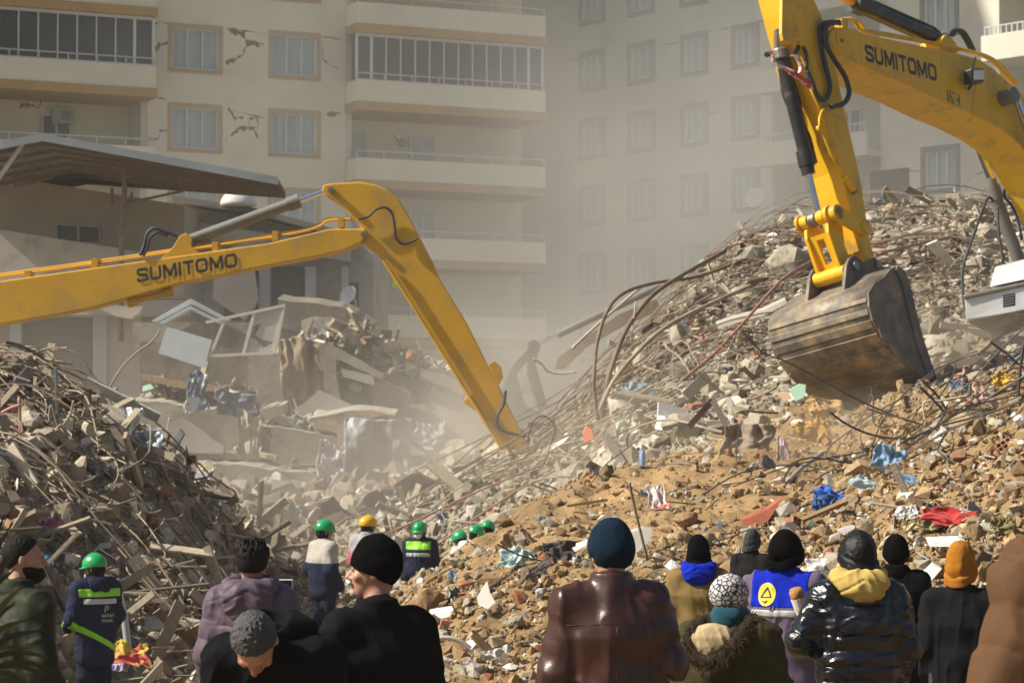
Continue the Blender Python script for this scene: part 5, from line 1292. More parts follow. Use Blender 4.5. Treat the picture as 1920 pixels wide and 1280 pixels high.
rag(1700, 985, 40, 30, mat("clear_bag", (.55,.54,.50), rough=.25, spec=.8, var=.2, bump=.6, bscale=12), "plastic_bag", "clear plastic bag on the near right heap left of the red cloth", "plastic bag", 26)
rag(1232, 955, 36, 56, cloth("white_red_cloth", (.55,.48,.44), col2=(.45,.10,.10), c2scale=5, c2lo=.55, c2hi=.6), "cloth", "white cloth with red patch half buried above the dark blue beanie", "cloth", 27)
rag(1400, 850, 96, 110, cloth("dusty_brown_sheet", (.26,.20,.155)), "sheet", "torn dusty brown sheet hanging from the bent dark steel section", "sheet", 28, Y=26.0, stand=.95, amp=.22)
rag(1467, 858, 18, 74, cloth("white_pink_cloth", (.55,.46,.48)), "cloth", "narrow white and pink cloth hanging right of the torn brown sheet", "cloth", 29, Y=25.6, stand=1.0)
rag(1525, 808, 70, 52, cloth("yellow_foam", (.42,.24,.04), col2=(.30,.22,.11), c2scale=3), "cushion", "torn yellow brown cushion at the left corner of the bucket", "cushion", 30, Y=26.6, stand=.7)
rag(1545, 765, 60, 44, M_card, "cardboard", "crumpled brown cardboard above the torn yellow cushion", "cardboard", 31, Y=27.3, stand=.7, amp=.25)
rag(1880, 735, 36, 40, cloth("yellow_bag", (.55,.33,.03)), "plastic_bag", "yellow plastic bag on the crest of the near right heap", "plastic bag", 32)
rag(1850, 770, 56, 40, cloth("pinkish_cloth", (.50,.33,.26)), "cloth", "pinkish cloth on the crest left of the yellow bag", "cloth", 33, rz=.6)
rag(1880, 1010, 44, 40, cloth("olive_brown_cloth", (.18,.14,.05)), "cloth", "olive brown cloth at the right behind the mustard beanie", "cloth", 34)
rag(1172, 828, 44, 50, mat("white_sack", (.55,.53,.47), rough=.6, var=.1, bump=.3), "sack", "white rounded sack on the grey rubble left of the open box", "sack", 35, stand=.8, amp=.2, flat=.6)
rag(1052, 790, 44, 26, cloth("lilac_sheet", (.42,.34,.46)), "cloth", "lilac cloth on the dusty slope by the left excavator arm", "cloth", 36)
rag(250, 1225, 60, 50, cloth("multicolour_fabric", (.55,.40,.05), col2=(.50,.08,.07), c2scale=5, c2lo=.48, c2hi=.5), "cloth", "yellow and red patterned cloth right of the helmeted rescuer's legs", "cloth", 37, Y=23.8)
rag(222, 1235, 44, 40, cloth("lavender_cloth", (.40,.36,.52)), "cloth", "lavender cloth beside the yellow and red cloth", "cloth", 38, Y=23.9)
rag(135, 1245, 70, 44, cloth("ochre_cloth", (.26,.17,.07)), "cloth", "ochre brown cloth at the feet of the helmeted rescuer", "cloth", 39)
rag(1195, 738, 66, 46, mat("blue_grey_board2", (.24,.32,.36), rough=.6, var=.1), "panel", "blue grey panel stuck in the slope by the arching bars", "panel", 41, Y=36.5, stand=.8, amp=.05, flat=.06, fold=.01)
def flat_item(pts, Y, th, m, name, label, cat, lean=0.4):
    P = [at(x, y, Y) for x, y in pts]; cz = sum(p.z for p in P) / len(P)
    P = [p + Vector((0, (p.z - cz) * lean * 2, 0)) for p in P]
    return tag(MB().prism(P, (0, th, 0.3 * th)).build(name, m), label, cat)
M_paper = mat("white_paper", (.66,.63,.55), rough=.7, var=.06)
M_ceram = mat("white_glazed_ceramic", (.75,.75,.74), rough=.15, var=.04, spec=.7)
M_foam = mat("white_foam", (.72,.70,.66), rough=.8, var=.06, bump=.2)
Yp = lambda px, py: hitg(px, py).y - .12
flat_item([(913,1090),(919,1112),(929,1128),(915,1140),(897,1133),(894,1120)], Yp(912,1138), .01, M_paper, "paper_sheet", "folded cream paper sheet lying on the pebbles", "paper sheet")
flat_item([(805,1150),(850,1143),(852,1153),(812,1163),(804,1160)], Yp(830,1162), .09, M_foam, "foam_strip", "white foam strip on the pebbles right of the black coat", "foam strip")
flat_item([(1040,1040),(1050,1022),(1071,1033),(1070,1041)], Yp(1055,1044), .02, M_ceram, "ceramic_shard", "bright white ceramic shard above the charcoal jacket", "ceramic shard")
flat_item([(1069,1024),(1102,1012),(1100,1022),(1078,1033)], Yp(1085,1036), .02, M_ceram, "ceramic_shard", "long bright ceramic shard left of the dark blue beanie", "ceramic shard")
flat_item([(1180,1000),(1205,992),(1223,996),(1218,1012),(1200,1030),(1184,1040),(1178,1020)], Yp(1200,1040), .08, M_plas, "plaster_slab", "cream plaster slab right of the dark blue beanie", "plaster slab")
flat_item([(1740,1014),(1800,1012),(1812,1018),(1800,1024),(1742,1024)], Yp(1775,1026), .08, M_foam, "foam_strip", "long white foam strip just above the mustard beanie", "foam strip")
flat_item([(1726,1080),(1752,1058),(1767,1066),(1742,1090)], Yp(1748,1092), .04, M_ceram, "tile", "white tile lying left of the mustard beanie", "tile")
flat_item([(1665,898),(1700,862),(1722,834),(1728,842),(1700,880),(1672,904)], 22.8, .04, M_foam, "board", "narrow white board along the crest above the light blue cloth", "board")
flat_item([(1690,905),(1740,855),(1790,800),(1850,745),(1858,752),(1800,815),(1745,870),(1700,912)], 23.0, .06, M_wood, "beam", "long grey timber lying along the crest of the near right heap", "beam", .2)
flat_item([(1820,800),(1870,810),(1935,800),(1935,880),(1880,868),(1835,855)], 21.8, .2, M_plas, "concrete_slab", "pale flat concrete slab at the right edge of the near heap", "concrete slab")
flat_item([(1342,608),(1376,596),(1430,582),(1476,560),(1478,568),(1432,592),(1380,606),(1345,618)], 36.5, .15, M_plas, "beam", "pale greenish beam lying on the heap left of the bucket", "beam")
flat_item([(1362,735),(1372,732),(1378,780),(1374,792),(1366,788)], 30.5, .06, M_plas, "board", "upright pale board right of the bent dark steel section's peak", "board")
flat_item([(1100,798),(1092,812),(1096,830),(1112,822),(1110,806)], 31, .05, mat("coral_plastic", (.60,.22,.14), rough=.6), "scrap_sheet", "coral red plastic scrap on the dusty slope", "plastic scrap")
flat_item([(1412,800),(1440,784),(1456,800),(1448,818),(1418,822)], 28.6, .2, mat("dusty_yellow_foam", (.40,.36,.14), rough=.9), "foam_block", "dusty yellow foam block below the heap's pink scrap", "foam block")
flat_item([(1385,640),(1400,560),(1412,545),(1420,552),(1396,650)], 38, .1, M_wood, "board", "long brown board leaning on the heap behind the conduit", "board") if False else None
flat_item([(1480,732),(1500,720),(1512,722),(1508,744),(1490,752)], 28.8, .03, mat("mint_plastic", (.36,.56,.42), rough=.5), "plastic_sheet", "mint green plastic scrap left of the bucket", "plastic sheet")
flat_item([(1455,738),(1478,735),(1484,748),(1470,752)], 28.9, .03, mat("salmon_board", (.55,.36,.24), rough=.8), "board", "salmon board scrap beside the mint green plastic", "board")
flat_item([(1390,975),(1440,955),(1470,935),(1440,975),(1405,995)], Yp(1425,990), .08, mat("red_brick_face", (.34,.10,.05), rough=.9, var=.3, scale=8), "brick_slab", "reddish broken brick slab above the charcoal beanie", "brick slab")
flat_item([(1270,710),(1300,695),(1330,720),(1316,760),(1290,768)], 33, .1, M_ply, "board", "salmon brown board leaning left of the bent dark steel section", "board") if False else None
bar([(1784,902),(1810,898),(1840,900),(1868,902)], 20.6, .022, mat("blue_pipe", (.02,.07,.42), rough=.4), "pipe", "short bright blue pipe on the near right heap", "pipe")
# open white box with a lid
BXr = empty("box", hitg(1262, 820) + Vector((0, 0, .02)), "open white box with rolls inside on the grey rubble", "box")
bp = BXr.location + Vector((0, -.15, .02)); q = Matrix.Rotation(.25, 3, 'Y') @ Matrix.Rotation(.3, 3, 'Z'); s_ = bp.y / F
mb = MB()
for c_, z_ in (((0, -20, 14), (62, 3, 26)), ((0, 20, 14), (62, 3, 26)), ((-31, 0, 14), (3, 40, 26)), ((31, 0, 14), (3, 40, 26)), ((0, 0, 2), (62, 40, 3))):
    mb.box(bp + q @ (Vector(c_) * s_), [v * s_ for v in z_], q)
mb.build("tray", M_foam, BXr)
MB().box(bp + q @ (Vector((-4, 26, 36)) * s_), [58 * s_, 3 * s_, 34 * s_], q @ Matrix.Rotation(-.5, 3, 'X')).build("lid", M_foam, BXr)
for k in (-12, 8):
    mb = MB(); mb.cyl(bp + q @ (Vector((k - 8, -14, 24)) * s_), bp + q @ (Vector((k + 8, 16, 30)) * s_), 7 * s_, 14); mb.build("roll", M_paper, BXr, auto=True)
# water bottle
wb0 = hitg(1204, 878); BTr = empty("bottle", wb0, "small clear blue plastic bottle standing on the dusty slope", "bottle")
M_bt = mat("pale_blue_plastic", (.35,.50,.70), rough=.15, var=.05)
mb = MB(); mb.tube([wb0 + Vector((0, 0, z)) for z in (0, .02, .13, .17, .20)], [.032, .036, .036, .03, .013], 14); mb.build("body", M_bt, BTr, smooth=True)
mb = MB(); mb.cyl(wb0 + Vector((0, 0, .201)), wb0 + Vector((0, 0, .225)), .015, 12); mb.build("cap", M_foam, BTr)

# hollow clay bricks and muted cloth scraps strewn about: copies of a few built ones
M_brk = mat("hollow_clay_brick", (.27,.13,.07), rough=.95, var=.3, scale=9, bump=.5, bscale=25, col2=(.34,.27,.19), c2scale=5, c2lo=.5, c2hi=.65)
def brick_mesh():
    mb = MB(); L, W, H = .19, .13, .19
    for x in (-.5, 0, .5): mb.box((x * (W - .015), 0, 0), (.014, L, H))
    for z in (-.5, -.17, .17, .5): mb.box((0, 0, z * (H - .015)), (W - .002, L - .002, .013))
    return mesh_from("brick", mb.V, mb.F, M_brk, mb.M)
BM = brick_mesh()
def strew(n, meshes, zone, name, labels, cat, group, smin_, smax_, keep, dz, seed):
    P = sample(n, *zone, keep); r = random.Random(seed)
    for i in range(n):
        k = i % len(meshes); o = bpy.data.objects.new(name, meshes[k]); o.location = (P[i, 0], P[i, 1], P[i, 2] + dz); sc_ = r.uniform(smin_, smax_); o.scale = (sc_,) * 3
        o.rotation_euler = (r.uniform(-1, 1), r.uniform(-1, 1), r.uniform(0, 6.3)); COL.objects.link(o); tag(o, labels[k % len(labels)], cat, group)
strew(13, [BM], (1380, 1960, 17, 27), "brick", ["hollow red clay brick among the stones of the near right heap"], "brick", "hollow bricks on the near right heap", .5, .7, soilc, .03, 1)
strew(18, [BM], (700, 1900, 30, 46), "brick", ["hollow red clay brick on the grey rubble heap"], "brick", "hollow bricks on the grey heap", .7, 1.0, igrey, .06, 2)
strew(14, [BM], (0, 560, 25, 36), "brick", ["hollow red clay brick in the left debris heap"], "brick", "hollow bricks in the left heap", .7, 1.0, None, .06, 3)
CM = []
for k, (nm, c) in enumerate((("dusty_grey_cloth", (.22,.20,.19)), ("faded_blue_cloth", (.13,.19,.27)), ("faded_brown_cloth", (.20,.13,.08)), ("off_white_cloth", (.46,.43,.38)), ("faded_rose_cloth", (.36,.19,.18)), ("black_cloth", (.03,.03,.032)))):
    V_, F_ = rag_mesh(.22, .14, 60 + k, .4, n=22); CM.append(mesh_from("cloth", V_, F_, cloth(nm, c), smooth=True))
LB = ["dusty grey", "faded blue", "faded brown", "off white", "faded rose", "black"]
strew(24, CM, (1400, 1960, 16.5, 26), "cloth", [c + " cloth scrap among the stones of the near right heap" for c in LB], "cloth", "cloth scraps on the near right heap", .3, .65, None, .03, 4)
strew(24, CM, (750, 1350, 16.5, 25), "cloth", [c + " cloth scrap on the soil slope" for c in LB], "cloth", "cloth scraps on the soil slope", .3, .55, None, .02, 5)
strew(36, CM, (900, 1900, 29, 46), "cloth", [c + " cloth scrap on the grey rubble heap" for c in LB], "cloth", "cloth scraps on the grey rubble heap", .6, 1.2, igrey, .08, 6)
strew(36, CM, (-20, 560, 24, 38), "cloth", [c + " cloth scrap in the left debris heap" for c in LB], "cloth", "cloth scraps in the left debris heap", .6, 1.2, None, .08, 7)
# ------------------------------------------------------------------ people: smooth-blended surfaces
A_ = np.array
def ncap(P, a, b, r1, r2):
    a, b = A_(a, float), A_(b, float); ba = b - a; pa = P - a
    t = np.clip(pa @ ba / max(ba @ ba, 1e-9), 0, 1)
    return np.linalg.norm(pa - t[:, None] * ba, axis=1) - (r1 + (r2 - r1) * t), t
def cap(P, a, b, r1, r2): return ncap(P, a, b, r1, r2)[0]
def ell(P, c, r):
    q = (P - A_(c, float)); r = A_(r, float); k0 = np.linalg.norm(q / r, axis=1); k1 = np.linalg.norm(q / (r * r), axis=1)
    return k0 * (k0 - 1) / np.maximum(k1, 1e-6)
def smin(a, b, k):
    h = np.clip(.5 + .5 * (b - a) / k, 0, 1); return b + (a - b) * h - k * h * (1 - h)
def smax(a, b, k): return -smin(-a, -b, k)
def tcap(P, a, b, s1, s2, side):
    """elliptical bone: s = (half width, half depth)"""
    a, b = A_(a, float), A_(b, float); ax = b - a; L = np.linalg.norm(ax); ax = ax / L
    sd = A_(side, float); sd = sd - ax * (sd @ ax); sd /= np.linalg.norm(sd); fw = np.cross(sd, ax)
    pa = P - a; t = np.clip(pa @ ax / L, 0, 1); q = pa - t[:, None] * (ax * L)
    w = s1[0] + (s2[0] - s1[0]) * t; d = s1[1] + (s2[1] - s1[1]) * t
    k0 = np.sqrt((q @ sd / w) ** 2 + (q @ fw / d) ** 2 + (q @ ax / d) ** 2)
    return (k0 - 1) * np.minimum(w, d), t

def sdf_mesh(f, lo, hi, h, band=1.0):
    lo, hi = A_(lo, float), A_(hi, float); B = 4
    nb = np.maximum(np.ceil((hi - lo) / (h * B)).astype(int), 1); n = nb * B
    g = [lo[i] + (np.arange(nb[i]) + .5) * h * B - h / 2 for i in range(3)]
    C_ = np.stack(np.meshgrid(*g, indexing='ij'), -1).reshape(-1, 3); D = f(C_).astype(np.float32)
    fine = np.repeat(np.repeat(np.repeat(D.reshape(nb), B, 0), B, 1), B, 2)
    m = np.abs(D) < h * B * 1.25 + .02 * band; idx = np.array(np.unravel_index(np.where(m)[0], nb)).T
    off = np.stack(np.meshgrid(*[np.arange(B)] * 3, indexing='ij'), -1).reshape(-1, 3)
    I = (idx[:, None, :] * B + off[None]).reshape(-1, 3)
    fine[I[:, 0], I[:, 1], I[:, 2]] = f(lo + I * h)
    S = fine < 0
    cnt = sum(S[a:n[0]-1+a, b:n[1]-1+b, c:n[2]-1+c].astype(np.int8) for a in (0,1) for b in (0,1) for c in (0,1))
    cells = np.where((cnt > 0) & (cnt < 8)); Cx = np.stack(cells, 1)
    vid = -np.ones(cnt.shape, np.int64); vid[cells] = np.arange(len(Cx))
    acc = np.zeros((len(Cx), 3)); k = np.zeros(len(Cx))
    cor = [(a, b, c) for a in (0,1) for b in (0,1) for c in (0,1)]
    for p in cor:
        for ax in range(3):
            if p[ax]: continue
            q = list(p); q[ax] = 1
            v0 = fine[Cx[:,0]+p[0], Cx[:,1]+p[1], Cx[:,2]+p[2]]; v1 = fine[Cx[:,0]+q[0], Cx[:,1]+q[1], Cx[:,2]+q[2]]
            ch = (v0 < 0) != (v1 < 0); t = np.where(ch, v0 / np.where(ch, v0 - v1, 1), 0)
            pt = np.tile(A_(p, float), (len(Cx), 1)); pt[:, ax] += t
            acc += pt * ch[:, None]; k += ch
    V = lo + (Cx + acc / np.maximum(k, 1)[:, None]) * h
    Q = []
    for ax in range(3):
        sl0 = [slice(None)] * 3; sl1 = [slice(None)] * 3; sl0[ax] = slice(0, -1); sl1[ax] = slice(1, None)
        a = S[tuple(sl0)]; b = S[tuple(sl1)]; e = np.stack(np.where(a != b), 1); u, v = [(1, 2), (2, 0), (0, 1)][ax]
        ok = (e[:, u] > 0) & (e[:, v] > 0) & (e[:, u] < n[u] - 1) & (e[:, v] < n[v] - 1); e = e[ok]
        fl = a[tuple(e.T)]
        def gi(du, dv):
            c = e.copy(); c[:, u] -= du; c[:, v] -= dv; return vid[tuple(c.T)]
        q = np.stack([gi(1, 1), gi(0, 1), gi(0, 0), gi(1, 0)], 1); q[~fl] = q[~fl][:, ::-1]; Q.append(q)
    return V, np.concatenate(Q)

def rotz(a): c, s = math.cos(a), math.sin(a); return A_([[c, -s, 0], [s, c, 0], [0, 0, 1.]])
def rotx(a): c, s = math.cos(a), math.sin(a); return A_([[1., 0, 0], [0, c, -s], [0, s, c]])
def roty(a): c, s = math.cos(a), math.sin(a); return A_([[c, 0, s], [0, 1., 0], [-s, 0, c]])

DEF = dict(pelvis=(0,0,.95), waist=(0,0,1.06), chest=(0,0,1.28), neck=(0,-.01,1.47), head=(0,.025,1.615),
           shL=(-.175,0,1.41), shR=(.175,0,1.41), elL=(-.235,-.03,1.13), elR=(.235,-.03,1.13), wrL=(-.22,.12,.90), wrR=(.22,.12,.90),
           hipL=(-.095,0,.92), hipR=(.095,0,.92), knL=(-.10,.02,.50), knR=(.10,.02,.50), anL=(-.10,-.02,.08), anR=(.10,-.02,.08))
def mk(J0): J = {k: A_(v, float) for k, v in DEF.items()}; J.update({k: A_(v, float) for k, v in J0.items()}); return J

def head_sdf(P, J, hR, big):
    Q = (P - J['head']) @ hR          # local: x right, y forward, z up
    d = ell(Q, (0, -.012, .022), (.076, .096, .096))
    d = smin(d, ell(Q, (0, .030, -.035), (.060, .062, .080)), .03)
    d = smin(d, ell(Q, (0, .050, -.088), (.030, .036, .028)), .03)
    if big:
        d = smin(d, cap(Q, (0, .088, .016), (0, .114, -.026), .009, .0125), .014)          # nose
        for s in (-1, 1):
            d = smin(d, cap(Q, (s * .012, .100, -.030), (s * .016, .096, -.032), .008, .007), .008)
            d = smax(d, -ell(Q, (s * .030, .101, .010), (.017, .013, .011)), .012)           # eye sockets
            d = smin(d, cap(Q, (s * .012, .091, .030), (s * .044, .080, .028), .008, .007), .012)  # brow
            d = smin(d, ell(Q, (s * .044, .066, -.022), (.022, .020, .018)), .02)            # cheek
            d = smin(d, ell(Q, (s * .030, .086, .011), (.014, .013, .010)), .004)            # lids
        d = smin(d, cap(Q, (-.018, .091, -.056), (.018, .091, -.056), .0062, .0062), .006)
        d = smin(d, cap(Q, (-.016, .089, -.068), (.016, .089, -.068), .0068, .0068), .006)
        d = smin(d, ell(Q, (0, .082, -.093), (.020, .018, .016)), .012)
    for s in (-1, 1): d = smin(d, ell(Q, (s * .080, -.012, -.004), (.011, .020, .031)), .008)
    return d

def hand_sdf(P, wr, el, curl, side):
    """palm with four fingers and a thumb; curl 0 open .. 1 fist"""
    ax = wr - el; ax /= np.linalg.norm(ax); out = A_([side, 0, 0.]); out = out - ax * (out @ ax); out /= np.linalg.norm(out)
    pal = np.cross(ax, out) * (1 if side > 0 else -1)             # towards the palm side
    if pal[1] < 0 and abs(pal[1]) > .3: pal = -pal
    wd = np.cross(pal, ax); c = wr + ax * .055
    d = tcap(P, wr + ax * .0, wr + ax * .085, (.026, .017), (.040, .015), wd)[0]
    for i, (L, o) in enumerate(((.072, -.030), (.082, -.010), (.076, .010), (.060, .029))):
        p = wr + ax * .088 + wd * o; a = 0
        for j in range(3):
            a += curl * (1.35 if j else .9) * (1 + .06 * i); st = (ax * math.cos(a) + pal * math.sin(a)) * L * (.45, .32, .23)[j]
            d = smin(d, cap(P, p, p + st, .0095 - .001 * j, .0088 - .001 * j), .005); p = p + st
    p = wr + ax * .025 - wd * .026; st = (ax * .6 - wd * .7 + pal * .45); st /= np.linalg.norm(st); q = p + st * .045
    d = smin(d, cap(P, p, q, .014, .011), .012); st2 = ax * .8 - wd * .15 + pal * (.3 + curl * .5); st2 /= np.linalg.norm(st2)
    return smin(d, cap(P, q, q + st2 * .036, .010, .0085), .006)

def body_f(J, hR, big, curl=(.45, .45), fem=1.0):
    def f(P):
        sd = J['shR'] - J['shL']
        d = tcap(P, J['pelvis'], J['waist'], (.155, .105), (.135, .095), sd)[0]
        d = smin(d, tcap(P, J['waist'], J['chest'], (.135, .095), (.165, .11), sd)[0], .06)
        up = J['chest'] + (J['neck'] - J['chest']) * .6
        d = smin(d, tcap(P, J['chest'], up, (.165, .11), (.12, .075), sd)[0], .06)
        d = smin(d, cap(P, J['neck'] - (J['neck'] - J['chest']) * .15, J['head'] + hR @ A_((0, -.02, -.05)), .062, .054), .03)
        for s in 'LR':
            d = smin(d, cap(P, up * .75 + J['sh' + s] * .25, J['sh' + s], .06, .056), .05)
            d = smin(d, cap(P, J['sh' + s], J['el' + s], .052, .038), .03)
            d = smin(d, cap(P, J['el' + s], J['wr' + s], .038, .025), .02)
            d = smin(d, cap(P, J['hip' + s], J['kn' + s], .082, .055), .04)
            d = smin(d, cap(P, J['kn' + s], J['an' + s], .053, .037), .03)
            d = smin(d, cap(P, J['an' + s] + A_((0, -.03, -.03)), J['an' + s] + A_((0, .15, -.045)), .035, .028), .03)
            m = np.linalg.norm(P - J['wr' + s], axis=1) < .26
            if m.any():
                dd_ = hand_sdf(P[m], J['wr' + s], J['el' + s], curl[0 if s == 'L' else 1], -1 if s == 'L' else 1)
                d[m] = smin(d[m], dd_, .012)
        m = np.linalg.norm(P - J['head'], axis=1) < .26
        if m.any(): d[m] = smin(d[m], head_sdf(P[m], J, hR, big), .02)
        return d
    return f

def jacket_f(J, st):
    th = st.get('th', .03); hem = st.get('hem', .80); kind = st.get('kind', 'cloth'); fz = st.get('w', 1.0)
    pitch = st.get('pitch', .085); sd0 = st.get('seed', 3)
    def f(P):
        sd = J['shR'] - J['shL']; up = J['chest'] + (J['neck'] - J['chest']) * .72
        base = J['pelvis'] + (J['pelvis'] - J['waist']) * ((J['pelvis'][2] - hem) / .11)
        dt, t = tcap(P, base, J['waist'], (.185 * fz + th, .125 + th), (.165 * fz + th, .115 + th), sd)
        d = smin(dt, tcap(P, J['waist'], J['chest'], (.165 * fz + th, .115 + th), (.185 * fz + th, .125 + th), sd)[0], .08)
        d = smin(d, tcap(P, J['chest'], up, (.185 * fz + th, .125 + th), (.12, .075 + th * .5), sd)[0], .08)
        d = smin(d, cap(P, up, J['neck'] + (J['neck'] - J['chest']) * .05, .085, .07 + th * .3), .05)
        ax = J['chest'] - J['pelvis']; ax = ax / np.linalg.norm(ax); along = (P - J['pelvis']) @ ax
        if kind == 'puffer':
            n1 = noise3(P * 9, sd0) * .012; w = np.abs(np.sin(np.pi * (along + n1) / pitch)); d = d - st.get('puff', .018) * (w + 1e-4) ** .35 + .010
        elif kind == 'diamond':
            a1 = np.abs(np.sin(np.pi * (along + P[:, 0] * .9) / pitch)); a2 = np.abs(np.sin(np.pi * (along - P[:, 0] * .9) / pitch))
            d = d - st.get('puff', .014) * np.sqrt(np.minimum(a1, a2) + 1e-3) + .008
        da = None
        for s in 'LR':
            a, ta = ncap(P, J['sh' + s], J['el' + s], .068 + th * .9, .055 + th * .75); L1 = np.linalg.norm(J['el' + s] - J['sh' + s])
            end = J['el' + s] + (J['wr' + s] - J['el' + s]) * st.get('slv', .96)
            b, tb = ncap(P, J['el' + s], end, .055 + th * .75, .042 + th * .6); L2 = np.linalg.norm(end - J['el' + s])
            al = np.where(a < b, ta * L1, L1 + tb * L2)
            e = smin(a, b, .03)
            e = smin(e, cap(P, up * .75 + J['sh' + s] * .25, J['sh' + s] + (J['pelvis'] - J['chest']) * .03, .066 + th, .056 + th), .06)
            if kind in ('puffer', 'diamond'):
                e = e - st.get('puff', .018) * .8 * (np.abs(np.sin(np.pi * (al + noise3(P * 7, sd0) * .012) / pitch)) + 1e-4) ** .35 + .008
            else:
                e = e + st.get('wr', .006) * (np.abs(noise3(np.stack([P[:, 0] * 6, P[:, 1] * 6, (P[:, 2] + P[:, 0] * .4) * 17], 1), sd0 + 5)) * 2 - .7)
            da = e if da is None else np.minimum(da, e)
        d = smin(d, da, .045)
        # folds
        wr = st.get('wr', .006); sway = noise3(P * A_((2.5, 2.5, 2.0)), sd0 + 1) * .10
        fold = 1 - np.abs(noise3(np.stack([(P[:, 0] + sway) * 16, P[:, 1] * 7, P[:, 2] * 3.4], 1), sd0)) * 3
        f2 = 1 - np.abs(noise3(np.stack([(P[:, 0] + P[:, 2] * .8 + sway) * 11, P[:, 1] * 7, (P[:, 2] - P[:, 0] * .6) * 6], 1), sd0 + 8)) * 3
        d = d - wr * .8 * np.maximum(fold, -.6) - wr * .6 * np.maximum(f2, -.6) - wr * .5 * fbm(P * 8, 2, sd0 + 3)
        # hem cut
        hz = (P - base) @ ax + .10
        keep = -(hz); d = np.where(np.minimum(np.linalg.norm(P - J['wrL'], axis=1), np.linalg.norm(P - J['wrR'], axis=1)) > .12, smax(d, keep, .01), d)
        for s in 'LR':
            if st.get('collar'):
                pass
        if st.get('collar', 0) > 0:
            c = J['neck'] + A_((0, .0, .035)); q = (P - c); rr = np.sqrt((q[:, 0] / 1.05) ** 2 + (q[:, 1]) ** 2)
            hcol = st['collar']; R0 = .078 + .02 * np.clip((.02 - q[:, 2]) / .1, -1, 2)
            d = smin(d, smax(np.abs(rr - R0) - .011, np.abs(q[:, 2]) - hcol, .01), .012)
        return d
    return f

def hood_f(J, sc=1.0, drop=0.0, seed=1, pouch=1.0):
    """a soft hood folded down: a thick roll round the nape and a sagging pouch behind"""
    def f(P):
        c = J['neck'] + A_((0, -.02, .022 - drop)); q = (P - c) / sc
        zz = q[:, 2] - .32 * q[:, 1] - .012
        back = np.clip((.03 - q[:, 1]) / .12, 0, 1); rad = .022 + .024 * back
        R0 = np.sqrt((q[:, 0] / 1.22) ** 2 + q[:, 1] ** 2)
        d = np.sqrt((R0 - .092) ** 2 + (zz * .85) ** 2) - rad
        d = smin(d, ell(q, (0, -.095, -.055 - .02 * pouch), (.125, .050, .055 + .035 * pouch)), .035)
        ang = np.arctan2(q[:, 0], -q[:, 1])
        fo = 1 - np.abs(noise3(np.stack([ang * 1.6, (q[:, 2] + .5 * np.abs(q[:, 0])) * 24, R0 * 5], 1), seed)) * 3
        f2 = 1 - np.abs(noise3(np.stack([ang * 3.0 + zz * 8, zz * 10, R0 * 3], 1), seed + 4)) * 3
        cr = np.clip(1 - np.abs(q[:, 2] + .03 + .55 * np.abs(q[:, 0]) - .02) / .010, 0, 1) * back
        return (d - .0065 * np.maximum(fo, -.7) - .004 * np.maximum(f2, -.7) + .008 * cr) * sc
    return f

def beanie_f(J, hR, h=.0, slouch=0.0, cuff=True, seed=1, ribs=False, low=0.0, big=1.0):
    def f(P):
        Q = (P - J['head']) @ hR
        d = ell(Q, (0, -.016 - slouch * .3, .040 + h * .4), (.094 * big, .113 * big, .105 * big + h))
        d = smin(d, ell(Q, (0, -.016, .02), (.093 * big, .112 * big, .075)), .03)
        cut = -(Q[:, 2] + .036 + low + (Q[:, 1]) * -.44)
        d = smax(d, cut, .006)
        if cuff:
            z = Q[:, 2] + .008 + low - Q[:, 1] * .44
            rr = np.sqrt((Q[:, 0] / (.097 * big)) ** 2 + ((Q[:, 1] + .015) / (.116 * big)) ** 2); ring = smax((np.abs(rr - 1.0) * .1 - .010), np.abs(z) - .030, .008)
            d = smin(d, ring, .006)
        d = d - .004 * (1 - np.abs(noise3(np.stack([Q[:, 0] * 14, Q[:, 1] * 14, Q[:, 2] * 5], 1), seed)) * 2) - .0035 * fbm(Q * 22, 2, seed)
        if ribs: d = d - .0022 * np.cos(np.arctan2(Q[:, 1], Q[:, 0]) * 34)
        d = smax(d, -head_in(Q), .004)
        return d
    return f
def head_in(Q): return ell(Q, (0, -.012, .015), (.072, .09, .09))

def helmet_f(J, hR):
    def f(P):
        Q = (P - J['head']) @ hR
        d = ell(Q, (0, -.008, .045), (.114, .138, .122)); d = smax(d, -(Q[:, 2] - .012), .006)
        brim = smax(ell(Q, (0, .05, .018), (.108, .125, .016)), -(Q[:, 2] - .004), .004)
        d = smin(d, brim, .01); d = smin(d, smax(ell(Q, (0, -.008, .05), (.016, .142, .126)), -(Q[:, 2] - .02), .004), .008)
        return smax(d, -ell(Q, (0, -.008, .03), (.095, .118, .085)), .004)
    return f

def hair_f(J, hR, th=.012, spike=.0, low=0.0, seed=1):
    def f(P):
        Q = (P - J['head']) @ hR
        d = ell(Q, (0, -.016, .026), (.079 + th, .098 + th, .100 + th))
        face = (Q[:, 1] - .035) * .9 - (Q[:, 2] - .055) * .9            # keep off the face
        d = smax(d, face, .012); d = smax(d, -(Q[:, 2] + .055 + low), .012)
        side = smax(-(Q[:, 2] + .012), (Q[:, 1] + .002), .004)
        d = np.where((Q[:, 2] < .0) & (Q[:, 1] > -.03), np.maximum(d, Q[:, 1] + .03), d)
        n = noise3(np.stack([Q[:, 0] * 90, Q[:, 1] * 90, Q[:, 2] * 22], 1), seed)
        m = np.clip((Q[:, 2] - .03) / .06, 0, 1)
        return d - (.0018 + spike * m) * np.abs(n) * 1.6
    return f

